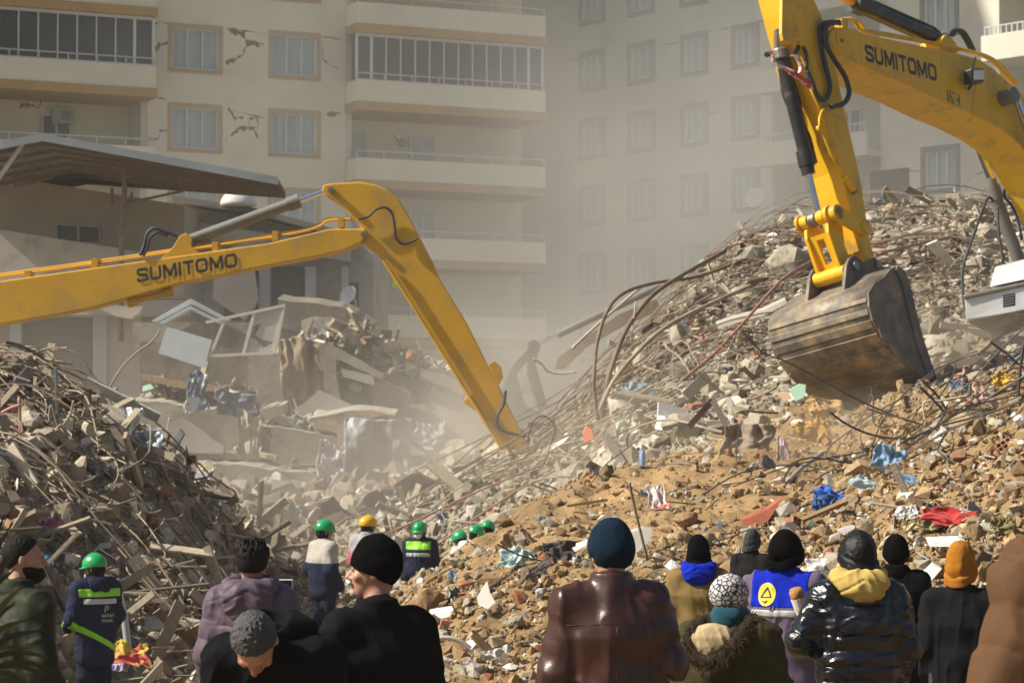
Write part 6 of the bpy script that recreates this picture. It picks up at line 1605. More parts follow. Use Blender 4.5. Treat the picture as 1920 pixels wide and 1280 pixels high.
def trouser_f(J, th=.02, seed=1):
    def f(P):
        d = tcap(P, J['pelvis'] + A_((0, 0, .03)), J['pelvis'] - A_((0, 0, .05)), (.155 + th, .11 + th), (.17 + th, .12 + th), (1, 0, 0))[0]
        for s in 'LR':
            d = smin(d, cap(P, J['hip' + s], J['kn' + s], .092 + th, .065 + th), .05)
            d = smin(d, cap(P, J['kn' + s], J['an' + s], .063 + th, .052 + th), .04)
        d = smax(d, -(P[:, 2] - .05), .01)
        return d - .008 * (1 - 2 * np.abs(noise3(P * A_((7, 7, 11)), seed)))
    return f
def shoe_f(J, s):
    def f(P):
        a = J['an' + s]; d = cap(P, a + A_((0, -.04, -.02)), a + A_((0, .05, -.02)), .052, .05); d = smin(d, cap(P, a + A_((0, .04, -.035)), a + A_((0, .16, -.045)), .048, .036), .03)
        return smax(d, -(P[:, 2] - .002), .005)
    return f

class Person:
    def __init__(s, px, pytop, Y, yaw, label, joints=None, head=(0, 0, 0), big=True, h=.009, htop=1.76, curl=(.45, .45), skin=None, group=None, ground=None):
        """px, pytop: photo pixel of the top of the head or hat; yaw: 0 faces away from the camera, + turns to its left"""
        s.J = mk(joints or {}); s.hR = rotz(head[0]) @ rotx(head[1]) @ roty(head[2]); s.h = h
        top = at(px, pytop, Y); gz_ = float(ground_z(top.x, Y)[0]) if ground is None else ground
        s.sc = (top.z - gz_) / htop
        s.Rz = rotz(yaw); hd = s.J['head'] * s.sc; w = s.Rz @ hd
        s.o = A_([top.x - w[0], Y - w[1], gz_]); s.root = empty("person", tuple(s.o), label, "person", group)
        s.body = s.part(body_f(s.J, s.hR, big, curl), "body", skin or M_skin, s.bounds(.25, 0), h)
    def bounds(s, m, z0=None):
        P = np.array(list(s.J.values())); lo = P.min(0) - m; hi = P.max(0) + m
        if z0 is not None: lo[2] = z0 - .03
        return lo, hi
    def box(s, c, r): c = A_(c, float); r = A_(r, float); return c - r, c + r
    def part(s, f, name, m, bd, h=None, parent=None):
        V, Q = sdf_mesh(f, bd[0], bd[1], h or s.h)
        W = (V * s.sc) @ s.Rz.T + s.o
        o = obj(name, W, Q, m, parent or s.root, smooth=True); o.data.flip_normals() if FLIP else None
        return o
    def w(s, p): return Vector((s.Rz @ (A_(p, float) * s.sc) + s.o).tolist())
    def hw(s, p): return s.w(s.J['head'] + s.hR @ A_(p, float))
    def jacket(s, m, **st):
        lo, hi = s.bounds(.22); lo[2] = min(st.get('hem', .8) - .15, min(s.J['wrL'][2], s.J['wrR'][2]) - .1)
        return s.part(jacket_f(s.J, st), st.get('name', "jacket"), m, (lo, hi), st.get('h', s.h))
    def head_part(s, f, name, m, h=.007, r=(.17, .19, .2), c=(0, 0, .03)): return s.part(f, name, m, s.box(s.J['head'] + A_(c), r), h)
    def legs(s, m, ms=None):
        lo, hi = s.bounds(.15, 0); hi[2] = 1.12; s.part(trouser_f(s.J), "trousers", m, (lo, hi), .013)
        for k in 'LR': s.part(shoe_f(s.J, k), "shoe", ms or M_shoe, s.box(s.J['an' + k] + A_((0, .06, 0)), (.1, .2, .1)), .012)
    def eyes(s):
        for k in (-1, 1):
            c = s.hw((k * .030, .0885, .011)); mb = MB()
            e = ball(c, .0095 * s.sc, M_eye, "eye", s.root)
FLIP = False
def ball(c, r, m, name, par, sq=(1, 1, 1), n=10, k=14):
    V = []; Fs = []
    for i in range(n + 1):
        a = math.pi * i / n
        for j in range(k):
            b = 2 * math.pi * j / k; V.append((c[0] + r * sq[0] * math.sin(a) * math.cos(b), c[1] + r * sq[1] * math.sin(a) * math.sin(b), c[2] + r * sq[2] * math.cos(a)))
    for i in range(n):
        for j in range(k): Fs.append((i * k + j, (i + 1) * k + j, (i + 1) * k + (j + 1) % k, i * k + (j + 1) % k))
    return obj(name, V, Fs, m, par, smooth=True)

M_skin = mat("weathered_skin", (.42, .22, .14), rough=.55, var=.10, scale=14, bump=.15, bscale=60, bdist=.004)
M_eye = mat("eye", (.10, .08, .07), rough=.15, var=0)
M_hairg = mat("greying_hair", (.07, .06, .055), rough=.7, var=.4, scale=70)
def nape(p, m=None): p.head_part(hair_f(p.J, p.hR, th=.004, spike=.0, seed=3, low=.012), "hair", m or M_hairb, h=.007)
M_shoe = mat("dark_shoe_leather", (.03, .025, .02), rough=.5)
M_pants = mat("dark_trousers", (.03, .032, .045), rough=.9)
M_blackwool = mat("black_wool", (.004, .004, .0045), rough=1.0, bump=.5, bscale=130, spec=.05, bdist=.004)
M_blackcoat = mat("black_coat_cloth", (.0045, .0045, .006), rough=.9, bump=.3, bscale=90, spec=.1, bdist=.004)
M_hairb = mat("black_hair", (.010, .008, .007), spec=.15, rough=.75, var=.3, scale=60, stretch=(3, 3, 1))
M_leather = mat("brown_leather", (.050, .018, .012), rough=.34, var=.3, scale=6, bump=.2, bscale=60, spec=.5, bdist=.006, ridge=.9, rscale=4.5, rstretch=(1.6, 1, .55), rdist=.03)
M_navyhat = mat("dark_blue_fleece", (.007, .018, .034), rough=1.0, var=.15, scale=30, bump=.3, bscale=110, spec=.1, bdist=.004)
M_green = mat("dark_olive_cloth", (.020, .025, .011), spec=.2, rough=.65, var=.15, scale=5, bump=.2, bscale=30, ridge=.7, rscale=6, rstretch=(1, 1, 1.6), rdist=.02)

def cl(name, c, **k): return mat(name, c, **{**dict(spec=.12, rough=.9, var=.12, scale=8, bump=.2, bscale=60, bdist=.004), **k})
# 1 brown leather jacket, dark blue beanie
p = Person(1145, 977, 10.3, 0.10, "man in a brown leather jacket and dark blue beanie seen from behind", joints=dict(elL=(-.245,-.02,1.12), wrL=(-.28,.08,.88), elR=(.25,-.03,1.15), wrR=(.17,.20,1.05), shL=(-.165,0,1.41), shR=(.165,0,1.41)), head=(.18, -.02, 0), h=.0075)
p.legs(M_pants); p.jacket(M_leather, kind='cloth', th=.024, hem=.72, wr=.0085, collar=.040, seed=11, w=1.0, h=.0065)
p.head_part(beanie_f(p.J, p.hR, h=.012, cuff=False, seed=5, low=.02), "beanie", M_navyhat)
nape(p)
# yoke seam and back seam of the jacket, read as raised piping
def seam(p, pts, r, m, name="seam"):
    """a seam running over the back of a jacket: local (x, z) points projected from behind on the cloth"""
    f = p._jf; out = []
    for x, z in pts:
        ys = np.linspace(-.30, .0, 90); D = f(np.stack([np.full(90, x), ys, np.full(90, z)], 1)); k = np.where(D < 0)[0]
        if len(k): out.append(p.w((x, ys[k[0]] - .001, z)))
    if len(out) > 1: MB().tube(out, r, 5).build(name, m, p.root, smooth=True)
p._jf = jacket_f(p.J, dict(kind='cloth', th=.024, hem=.72, wr=.0085, collar=.040, seed=11, w=1.0))
M_seam = mat("dark_stitching", (.03, .012, .009), rough=.6)
seam(p, [(x / 100, 1.335 + .00012 * x * x * 0 - abs(x) * .0006) for x in range(-21, 22, 2)], .0028, M_seam); seam(p, [(0, z / 100) for z in range(132, 72, -3)], .0022, M_seam)
mb = MB(); mb.tube([p.hw((-.083, -.01, .012)), p.hw((-.085, .09, .012))], .0022, 5); mb.tube(smooth_path([p.hw((-.062 + .032 * math.sin(a), .108, .0 + .024 * math.cos(a))) for a in np.linspace(0, 6.28, 9)], 3), .002, 5); mb.build("glasses", M_blk, p.root)
# 2 old man, black beanie and black coat, profile to the left
p = Person(700, 1003, 10.2, 0.45, "moustached older man in black beanie and black coat looking left", joints=dict(elL=(-.245,.0,1.13), elR=(.25,-.02,1.13), wrL=(-.24,.12,.92), head=(0,.055,1.665), neck=(0,.01,1.49)), head=(1.08, .04, .0), h=.0065, htop=1.83)
p.legs(M_pants); p.jacket(M_blackcoat, kind='cloth', th=.028, hem=.55, wr=.006, collar=.028, seed=21, w=1.02, h=.009, name="coat")
p.head_part(beanie_f(p.J, p.hR, h=.020, cuff=False, seed=6, big=1.0, low=-.022), "beanie", M_blackwool)
p.head_part(lambda P: smin(cap((P - p.J['head']) @ p.hR, (-.028, .100, -.052), (0, .112, -.046), .008, .011), cap((P - p.J['head']) @ p.hR, (.028, .100, -.052), (0, .112, -.046), .008, .011), .004) - .002 * noise3(((P - p.J['head']) @ p.hR) * 150, 3), "moustache", mat("grey_moustache", (.48, .46, .43), rough=.9), h=.003, r=(.13, .13, .13), c=(0, 0, -.03))
p.head_part(lambda P: smax(ell((P - p.J['head']) @ p.hR, (0, .078, -.094), (.026, .024, .022)), -(((P - p.J['head']) @ p.hR)[:, 1] - .07), .004), "beard_stubble", mat("grey_stubble", (.42, .37, .33), rough=.95, bump=.5, bscale=200), h=.004, r=(.13, .13, .13), c=(0, 0, -.06))
p.eyes()
# 3 grey-haired man bowing, black jacket
p = Person(478, 1146, 9.6, 2.85, "grey haired man in a black jacket bowing his head", joints=dict(waist=(0,.05,1.04), chest=(0,.23,1.20), neck=(0,.37,1.30), head=(0,.50,1.33), shL=(-.18,.31,1.24), shR=(.18,.31,1.24), elL=(-.24,.34,.98), elR=(.24,.34,.98), wrL=(-.14,.48,.86), wrR=(.14,.48,.86)), head=(.2, -1.3, 0), h=.008, htop=1.45)
p.legs(M_pants); p.jacket(M_blackcoat, kind='cloth', th=.036, hem=.72, wr=.009, seed=31, w=1.0)
p.head_part(hair_f(p.J, p.hR, th=.008, spike=.004, seed=4, low=.0), "hair", mat("grey_black_hair", (.022, .022, .025), rough=.5, col2=(.13, .13, .14), c2scale=260, c2lo=.46, c2hi=.66, stretch=(1, 1, .4), bump=.6, bscale=150), h=.005)
def hd(P): 
    q = P - (p.J['neck'] + A_((0, -.07, .07))); return smax(ell(q, (0, 0, 0), (.17, .11, .075)), -ell(q, (0, .08, .05), (.09, .09, .07)), .02) - .010 * (1 - 2 * np.abs(noise3(q * A_((9, 14, 9)), 8)))
p.part(hd, "hood", M_blackcoat, p.box(p.J['neck'], (.25, .25, .2)))
p.eyes()
# 4 young man in the mauve grey puffer jacket filming with a phone
M_mauve = cl("mauve_grey_nylon", (.105, .078, .102), rough=.5, bump=.15, bscale=25, ridge=.45, rscale=7, rstretch=(1, 1, 1.5), rdist=.015)
p = Person(474, 1006, 12.9, -0.05, "young man in a mauve grey puffer jacket filming with a phone", joints=dict(elL=(-.235,-.02,1.12), wrL=(-.24,.10,.87), elR=(.235,.06,1.16), shL=(-.16,0,1.41), shR=(.16,0,1.41), wrR=(.11,.30,1.36)), head=(-.04, 0, 0), h=.008, htop=1.765)
p.legs(M_pants); p.jacket(M_mauve, kind='puffer', th=.030, w=.92, hem=.68, pitch=.11, puff=.017, wr=.006, seed=41)
p.part(hood_f(p.J, 1.08, 0.0, 3, 1.4), "hood", M_mauve, p.box(p.J['neck'], (.25, .25, .22)))
p.head_part(hair_f(p.J, p.hR, th=.012, spike=.016, seed=9, low=-.012), "hair", M_hairb, h=.005, r=(.17, .19, .23))
pc = p.w((.10, .34, 1.475)); ph = empty("phone", pc - Vector((0, 0, .04)), "white phone held up beside the head of the man in the mauve puffer", "phone")
MB().box(pc, (.155, .008, .075)).build("casing", M_foam, ph, bevel=.004); MB().box(pc - Vector((0, .0055, .0)), (.14, .002, .062)).build("screen", M_blk, ph)
og = p.w((-.26, .14, .80)); mb = MB(); mb.tube([og + Vector((0, 0, .05)), og - Vector((0, 0, .03)), og - Vector((-.02, 0, .14))], [.018, .03, .035], 10)
tag(mb.build("glove", mat("orange_work_glove", (.75, .13, .02), rough=.7), loc=tuple(og - Vector((0, 0, .14)))), "orange work glove carried by the man in the mauve puffer", "glove")
# 5 bearded man in dark green at the left edge
p = Person(46, 995, 12.4, -0.75, "bearded man in a dark olive jacket at the left edge", joints=dict(elL=(-.27,-.02,1.12), elR=(.27,-.02,1.12), head=(0,.045,1.665), neck=(0,.0,1.49)), head=(-.62, 0, 0), h=.008, htop=1.815)
p.legs(mat("blue_jeans", (.03, .05, .11), rough=.9)); p.jacket(M_green, kind='puffer', th=.034, hem=.70, pitch=.16, puff=.007, wr=.007, seed=51, collar=.035)
p.head_part(hair_f(p.J, p.hR, th=.006, spike=.003, seed=12), "hair", M_hairb, h=.005)
p.head_part(lambda P: smax(smin(ell((P - p.J['head']) @ p.hR, (0, .048, -.084), (.064, .066, .052)), ell((P - p.J['head']) @ p.hR, (0, .02, -.045), (.076, .055, .055)), .02) - .003 * noise3(((P - p.J['head']) @ p.hR) * 90, 3), (((P - p.J['head']) @ p.hR)[:, 2] + .040), .01), "beard", M_hairb, h=.005)
p.eyes()
# 6 black beanie, royal blue hood, tan coat
p = Person(1310, 1004, 13.8, -0.1, "man in a black beanie with a royal blue hood over a tan coat", head=(-.15, 0, 0), h=.010, htop=1.80)
p.legs(M_pants); p.jacket(cl("tan_coat_cloth", (.20, .135, .050), ridge=.5, rscale=6, rstretch=(1.6, 1, .6), rdist=.015), kind='cloth', th=.036, hem=.55, wr=.006, seed=61, name="coat", w=1.1)
p.part(hood_f(p.J, 1.08, -.03, 5, .6), "hood", cl("royal_blue_fleece", (.006, .02, .36)), p.box(p.J['neck'], (.25, .25, .24)))
p.head_part(beanie_f(p.J, p.hR, h=.04, cuff=True, seed=7, ribs=True), "beanie", M_blackwool, h=.005); nape(p, M_hairg)
# 7 woman with patterned headscarf, teal scarf and fur-trimmed hood
p = Person(1372, 1071, 10.8, -0.35, "woman in a patterned headscarf, teal scarf and fur trimmed olive parka", joints=dict(elR=(.27,.0,1.12), wrR=(.2,.16,1.0)), head=(-.35, -.05, 0), h=.009, htop=1.765)
M_olive = cl("olive_parka", (.045, .040, .016), rough=.75, ridge=.8, rscale=7, rdist=.02)
p.legs(M_pants); p.jacket(M_olive, kind='cloth', th=.036, hem=.60, wr=.008, seed=71, name="parka", w=1.05)
M_scarf = mat("black_and_white_printed_scarf", (.62, .60, .58), rough=.85, var=.05)
nt = M_scarf.node_tree; vb = nt.nodes.new("ShaderNodeTexVoronoi"); vb.feature = 'DISTANCE_TO_EDGE'; vb.inputs["Scale"].default_value = 42
tcn = [n for n in nt.nodes if n.type == 'TEX_COORD'][0]; nt.links.new(tcn.outputs["Object"], vb.inputs["Vector"])
mr = nt.nodes.new("ShaderNodeMapRange"); mr.inputs[1].default_value = .07; mr.inputs[2].default_value = .14; nt.links.new(vb.outputs["Distance"], mr.inputs[0])
mx = nt.nodes.new("ShaderNodeMix"); mx.data_type = 'RGBA'; mx.inputs["A"].default_value = (.02, .02, .025, 1); mx.inputs["B"].default_value = (.60, .58, .56, 1); nt.links.new(mr.outputs[0], mx.inputs["Factor"])
nt.links.new(mx.outputs["Result"], nt.nodes["Principled BSDF"].inputs["Base Color"])
def hs(P):
    Q = (P - p.J['head']) @ p.hR; d = ell(Q, (0, -.028, .028), (.098, .125, .108)); d = smax(d, -ell(Q, (0, .13, -.01), (.066, .08, .085)), .012)
    return smax(d, -(Q[:, 2] + .085), .01) - .004 * (1 - 2 * np.abs(noise3(Q * A_((14, 9, 18)), 4)))
p.head_part(hs, "headscarf", M_scarf, h=.006)
def ts(P):
    q = P - (p.J['neck'] + A_((0, .0, .045))); d = np.sqrt((np.sqrt(q[:, 0] ** 2 + (q[:, 1] * 1.0) ** 2) - .078) ** 2 + (q[:, 2] * .62) ** 2) - .036
    return d - .007 * (1 - 2 * np.abs(noise3(np.stack([q[:, 0] * 6, q[:, 1] * 6, q[:, 2] * 22 + q[:, 0] * 8], 1), 6)))
p.part(ts, "scarf", cl("teal_wool_scarf", (.008, .060, .085), sheen=.2), p.box(p.J['neck'], (.2, .2, .2)))
def fleece(P):
    q = P - (p.J['neck'] + A_((-.055, -.115, -.075))); fo = 1 - np.abs(noise3(np.stack([(q[:, 0] + .4 * q[:, 2]) * 24, q[:, 1] * 9, q[:, 2] * 5], 1), 3)) * 3
    return smin(ell(q, (-.01, 0, .01), (.130, .062, .085)), ell(q, (-.03, .0, -.055), (.075, .05, .055)), .03) - .006 * np.maximum(fo, -.8) - .003 * fbm(q * 40, 2, 2)
p.part(fleece, "hood_lining", cl("cream_fleece", (.44, .34, .20), bump=.5), p.box(p.J['neck'] + A_((0, -.1, -.1)), (.25, .2, .25)), .007)
FUR = [(.13, -.02, .045), (.115, -.09, .0), (.08, -.15, -.075), (.02, -.185, -.15), (-.07, -.185, -.195), (-.15, -.155, -.17), (-.185, -.12, -.09), (-.165, -.09, -.01), (-.12, -.05, .03)]
def furline(n):
    c = smooth_path(FUR, 8); out = []
    for i in range(n):
        t = i / (n - 1) * (len(c) - 1); k = min(int(t), len(c) - 2); out.append(p.J['neck'] + A_(c[k].lerp(c[k + 1], t - k)))
    return out
def fur(P):
    fl = furline(14); d = cap(P, fl[0], fl[1], .03, .034)
    for i in range(1, 13): d = smin(d, cap(P, fl[i], fl[i + 1], .036, .036), .02)
    return d - .006 * noise3(P * 45, 2)
M_fur = mat("dark_brown_fur", (.030, .018, .008), rough=.9, var=.5, scale=60, bump=.8, bscale=120)
fo = p.part(fur, "fur_trim", M_fur, p.box(p.J['neck'] + A_((0, -.1, -.1)), (.32, .2, .32)))
V = []; Fs = []; rr = random.Random(5); fl = furline(40)      # strands
for i in range(4200):
    k = rr.randrange(39); c = fl[k] + (fl[k + 1] - fl[k]) * rr.random(); nrm = A_([rr.gauss(0, 1), rr.gauss(0, 1) - .4, rr.gauss(0, 1)]); nrm /= np.linalg.norm(nrm)
    a = c + nrm * .034; L = rr.uniform(.02, .05); tip = a + nrm * L + A_((rr.gauss(0, .008), rr.gauss(0, .008), -.012)); sd_ = np.cross(nrm, (0.3, .9, .1)); sd_ = sd_ / (np.linalg.norm(sd_) + 1e-6) * .0022
    b = len(V); V += [p.w(a + sd_), p.w(a - sd_), p.w(tip)]; Fs.append((b, b + 1, b + 2))
obj("fur", V, Fs, mat("fur_strands", (.07, .042, .016), rough=.8, var=.5, scale=30), fo)
p.eyes()
# 8 grey beanie behind
p = Person(1411, 994, 14.6, -0.45, "man in a charcoal ribbed beanie standing behind the patterned headscarf", head=(-.4, -.08, 0), h=.010, htop=1.80)
p.legs(M_pants); p.jacket(cl("black_fleece", (.012, .012, .013)), kind='cloth', th=.034, hem=.75, collar=.05, wr=.006, seed=81)
p.head_part(beanie_f(p.J, p.hR, h=.045, cuff=True, seed=8, ribs=True), "beanie", mat("charcoal_knit", (.045, .05, .055), rough=.95, bump=.4, bscale=110, bdist=.004, spec=.1))
# 9 worker jacket, blue yoke, yellow emblem
p = Person(1474, 992, 12.4, -0.42, "man in a black cap and blue and mauve work jacket with a yellow emblem", joints=dict(elR=(.27,.0,1.12), wrR=(.22,.14,.9)), head=(-.15, -.1, 0), h=.009, htop=1.775)
M_wk = cl("mauve_work_cloth", (.135, .105, .165), ridge=.6, rscale=6, rstretch=(1.4, 1, .8), rdist=.02); p.legs(M_wk)
st9 = dict(kind='cloth', th=.034, hem=.70, collar=.03, wr=.008, seed=91, w=1.1); p.jacket(M_wk, **st9); jf9 = jacket_f(p.J, st9)
def yoke(P):
    d = jf9(P) - .004; z = P[:, 2] - p.J['chest'][2]
    return smax(smax(d, -(z - .015), .004), np.abs(P[:, 0]) - .185, .004)
p.part(yoke, "blue_yoke", cl("bright_blue_cloth2", (.006, .02, .38)), p.box((0, 0, 1.4), (.24, .25, .16)), .008)
def band(P): z = P[:, 2] - (p.J['chest'][2] - .022); return smax(smax(jf9(P) - .006, np.abs(z) - .022, .003), np.abs(P[:, 0]) - .18, .004)
p.part(band, "reflective_band", mat("grey_reflective_tape", (.42, .43, .42), rough=.4), p.box((0, 0, 1.26), (.24, .25, .06)), .007)
p.head_part(beanie_f(p.J, p.hR, h=.005, cuff=True, seed=9, big=1.05, low=.01), "cap", M_blackwool); nape(p)
p.part(lambda P: np.sqrt((np.sqrt((P[:, 0]) ** 2 + (P[:, 1] + .005) ** 2) - .062) ** 2 + ((P[:, 2] - 1.50) * .6) ** 2) - .028 - .004 * noise3(P * 20, 3), "neck_warmer", M_blackwool, p.box((0, 0, 1.5), (.15, .15, .1)))
def on_back(p, f, x, z):
    ys = np.linspace(-.32, .0, 160); D = f(np.stack([np.full(160, x), ys, np.full(160, z)], 1)); k = np.where(D < 0)[0]
    return ys[k[0]] if len(k) else 0
def back_patch(p, f, cx, cz, rx, rz, lift, name, m, n=28, pts=None):
    V = []; N = n
    ring = pts or [(cx + rx * math.cos(2 * math.pi * i / N), cz + rz * math.sin(2 * math.pi * i / N)) for i in range(N)]
    N = len(ring); V = [p.w((cx, on_back(p, f, cx, cz) - lift, cz))]
    for t in (.5, 1):
        for (x, z) in ring:
            X = cx + (x - cx) * t; Z = cz + (z - cz) * t; V.append(p.w((X, on_back(p, f, X, Z) - lift, Z)))
    Fs = [(0, 1 + i, 1 + (i + 1) % N) for i in range(N)] + [(1 + i, 1 + N + i, 1 + N + (i + 1) % N, 1 + (i + 1) % N) for i in range(N)]
    return obj(name, V, Fs, m, p.root)
def back_line(p, f, pts, r, lift, name, m):
    P = []
    for i in range(len(pts) - 1):
        for k in range(5):
            t = k / 5; x = pts[i][0] + (pts[i + 1][0] - pts[i][0]) * t; z = pts[i][1] + (pts[i + 1][1] - pts[i][1]) * t; P.append(p.w((x, on_back(p, f, x, z) - lift, z)))
    x, z = pts[-1]; P.append(p.w((x, on_back(p, f, x, z) - lift, z))); return MB().tube(P, r, 5).build(name, m, p.root)
M_emb = mat("yellow_emblem_print", (.70, .48, .01), rough=.6, var=.03)
jfy = lambda P: jf9(P) - .004
back_patch(p, jfy, -.075, 1.375, .060, .072, .004, "emblem", M_emb)
back_line(p, jfy, [(-.115, 1.355), (-.072, 1.42), (-.045, 1.36), (-.115, 1.355)], .0035, .006, "emblem_mark", M_let)
back_line(p, jfy, [(-.10, 1.335), (-.08, 1.325), (-.065, 1.34)], .003, .006, "emblem_mark", M_let)
back_line(p, jfy, [(-.045, 1.30), (-.045, 1.28), (-.03, 1.275), (-.02, 1.285), (-.02, 1.305)], .003, .004, "lettering", mat("grey_print", (.16, .16, .22), rough=.7, var=0))
p.jf = jf9
# 10 glossy black puffer, yellow hood, sandwich
p = Person(1607, 997, 11.4, 0.05, "man in a glossy black puffer jacket with a pale yellow hood eating a sandwich", joints=dict(elL=(-.33,.0,1.16), wrL=(-.27,.25,1.235), elR=(.27,-.03,1.13)), head=(.28, -.02, 0), h=.0075, htop=1.765, curl=(.75, .4))
M_gloss = mat("glossy_black_nylon", (.005, .007, .012), rough=.15, var=.2, scale=10, bump=.5, bscale=30, spec=.6, bdist=.01, ridge=1.0, rscale=9, rstretch=(1, 1, 1.8), rdist=.03)
p.legs(M_pants); p.jacket(M_gloss, kind='puffer', th=.034, hem=.74, pitch=.085, puff=.012, wr=.008, seed=101, w=1.06, h=.0065, slv=.80)
p.part(hood_f(p.J, 1.08, -.030, 9, .2), "hood", cl("pale_yellow_cotton", (.50, .36, .11)), p.box(p.J['neck'], (.25, .25, .24)), .007)
p.head_part(beanie_f(p.J, p.hR, h=.012, cuff=True, seed=14, low=-.006), "cap", mat("black_quilted_cap", (.005, .0055, .007), rough=.45, spec=.25, bump=.5, bscale=25, ridge=.8, rscale=14, rdist=.02))
nape(p); ww_ = p.w((-.255, .31, 1.27)); sw_ = empty("sandwich", ww_, "toasted sandwich in white paper held by the man in the glossy black puffer", "sandwich")
mb = MB(); up_ = Vector((-.25, -.1, .9)).normalized(); mb.tube([ww_, ww_ + up_ * .05, ww_ + up_ * .10], [.024, .032, .036], 14); mb.build("paper_wrap", M_paper, sw_, smooth=False)
mb = MB(); mb.tube([ww_ + up_ * .085, ww_ + up_ * .13, ww_ + up_ * .15], [.033, .036, .026], 12); mb.build("bread", mat("toasted_bread", (.46, .24, .07), rough=.8, bump=.5, bscale=40, col2=(.30, .13, .04), c2scale=20), sw_, smooth=True)
# 11 black hood and coat behind
p = Person(1680, 1002, 13.2, -0.15, "person in a black hood, black scarf and black coat", head=(0, 0, 0), h=.010, htop=1.79)
p.legs(M_pants); p.jacket(M_blackcoat, kind='cloth', th=.034, hem=.6, collar=.05, wr=.005, seed=111, name="coat")
p.head_part(beanie_f(p.J, p.hR, h=.02, cuff=False, seed=15, low=.07, big=1.08), "hood", M_blackwool)
p.part(lambda P: np.sqrt((np.sqrt(P[:, 0] ** 2 + (P[:, 1] + .005) ** 2) - .085) ** 2 + ((P[:, 2] - 1.47) * .5) ** 2) - .036 - .006 * noise3(P * 16, 3), "scarf", M_blackwool, p.box((0, 0, 1.47), (.2, .2, .14)))
# 12 mustard beanie, grey-black jacket
p = Person(1803, 1020, 11.9, -0.22, "man in a mustard beanie and plain dark grey jacket", head=(-.35, 0, 0), h=.009, htop=1.80)
p.legs(M_pants); p.jacket(cl("dark_grey_twill", (.008, .0085, .0105), ridge=.6, rscale=6, rstretch=(1.4, 1, .6), rdist=.02), kind='cloth', th=.032, hem=.72, collar=.03, wr=.006, seed=121, w=1.05)
p.head_part(beanie_f(p.J, p.hR, h=.05, cuff=True, seed=16, ribs=False), "beanie", mat("mustard_knit", (.33, .135, .018), rough=1.0, bump=.4, bscale=110, spec=.1, bdist=.004, var=.15, scale=20))
nape(p)
# 13 brown jacket cut by the right edge
p = Person(2066, 800, 7.6, 0.25, "person in a puffy brown jacket cut off by the right edge", joints=dict(elL=(-.29,-.02,1.14), shL=(-.185,0,1.43)), h=.010, htop=1.80)
p.legs(M_pants); p.jacket(cl("brown_padded_cloth", (.10, .052, .026), rough=.8, bump=.3, bscale=30, bdist=.01, ridge=.9, rscale=5, rdist=.04), kind='puffer', th=.045, hem=.7, pitch=.115, puff=.016, wr=.010, seed=131, w=1.1)
p.part(hood_f(p.J, 1.15, -.05, 15), "hood", bpy.data.materials["brown_padded_cloth"], p.box(p.J['neck'], (.28, .28, .28)))
p.head_part(beanie_f(p.J, p.hR, h=.01, cuff=True, seed=18), "beanie", M_blackwool)

# ---- rescue workers
M_hg = mat("green_helmet_plastic", (.010, .30, .090), rough=.28, var=.04, spec=.6); M_hy = mat("yellow_helmet_plastic", (.75, .42, .01), rough=.28, var=.04, spec=.6); M_hw2 = mat("white_helmet_plastic", (.6, .58, .55), rough=.4)
M_navy = cl("navy_uniform", (.018, .022, .048), ridge=.6, rscale=7, rdist=.02); M_lime = mat("lime_reflective_fabric", (.25, .62, .02), rough=.6, var=.05); M_greyt = mat("silver_reflective_tape", (.45, .46, .45), rough=.35)
M_mask = mat("white_dust_mask", (.72, .72, .70), rough=.7, var=.05)
def vest_band(p, jf, z0, z1, name, m, hw=.2, lift=.006, xo=0):
    return p.part(lambda P: smax(smax(jf(P) - lift, np.abs(P[:, 2] - (z0 + z1) / 2) - (z1 - z0) / 2, .003), np.abs(P[:, 0] - xo) - hw, .004), name, m, p.box((0, 0, (z0 + z1) / 2), (.3, .3, (z1 - z0) / 2 + .04)), .012)
def mask(p): p.head_part(lambda P: smax(ell((P - p.J['head']) @ p.hR, (0, .085, -.045), (.050, .050, .048)), -(((P - p.J['head']) @ p.hR)[:, 1] - .055), .004), "mask", M_mask, h=.009)
def helmet(p, m):
    p.head_part(lambda P: smax(smax(ell((P - p.J['head']) @ p.hR, (0, -.02, .0), (.088, .106, .125)), ((P - p.J['head']) @ p.hR)[:, 1] - .03, .01), -(((P - p.J['head']) @ p.hR)[:, 2] + .10), .01), 'hair', M_hairb, h=.011)
    p.head_part(helmet_f(p.J, p.hR), "helmet", m, h=.009)
p = Person(177, 1033, 22.4, 0.62, "rescuer in a green helmet and navy suit with lime stripes on the left", joints=dict(wrL=(-.20,.20,1.0), elL=(-.26,.0,1.12)), head=(.55, -.12, 0), h=.011, htop=1.80)
p.legs(cl("navy_trousers", (.018, .02, .035))); st = dict(kind='cloth', th=.036, hem=.70, wr=.008, seed=141, collar=.04); p.jacket(M_navy, **st); jf = jacket_f(p.J, st); p.jf = jf
helmet(p, M_hg); p.part(hood_f(p.J, .9, 0, 3), "hood", M_navy, p.box(p.J['neck'], (.25, .25, .22)))
vest_band(p, jf, 1.33, 1.42, "lime_stripe", M_lime, .24); vest_band(p, jf, 1.255, 1.315, "reflective_stripe", M_greyt, .19)
p.part(lambda P: smax(jf(P) - .007, np.abs(P[:, 2] - .90 + .55 * (P[:, 0] + .02)) - .035, .003), "lime_stripe", M_lime, p.box((0, 0, .9), (.3, .3, .22)), .012)
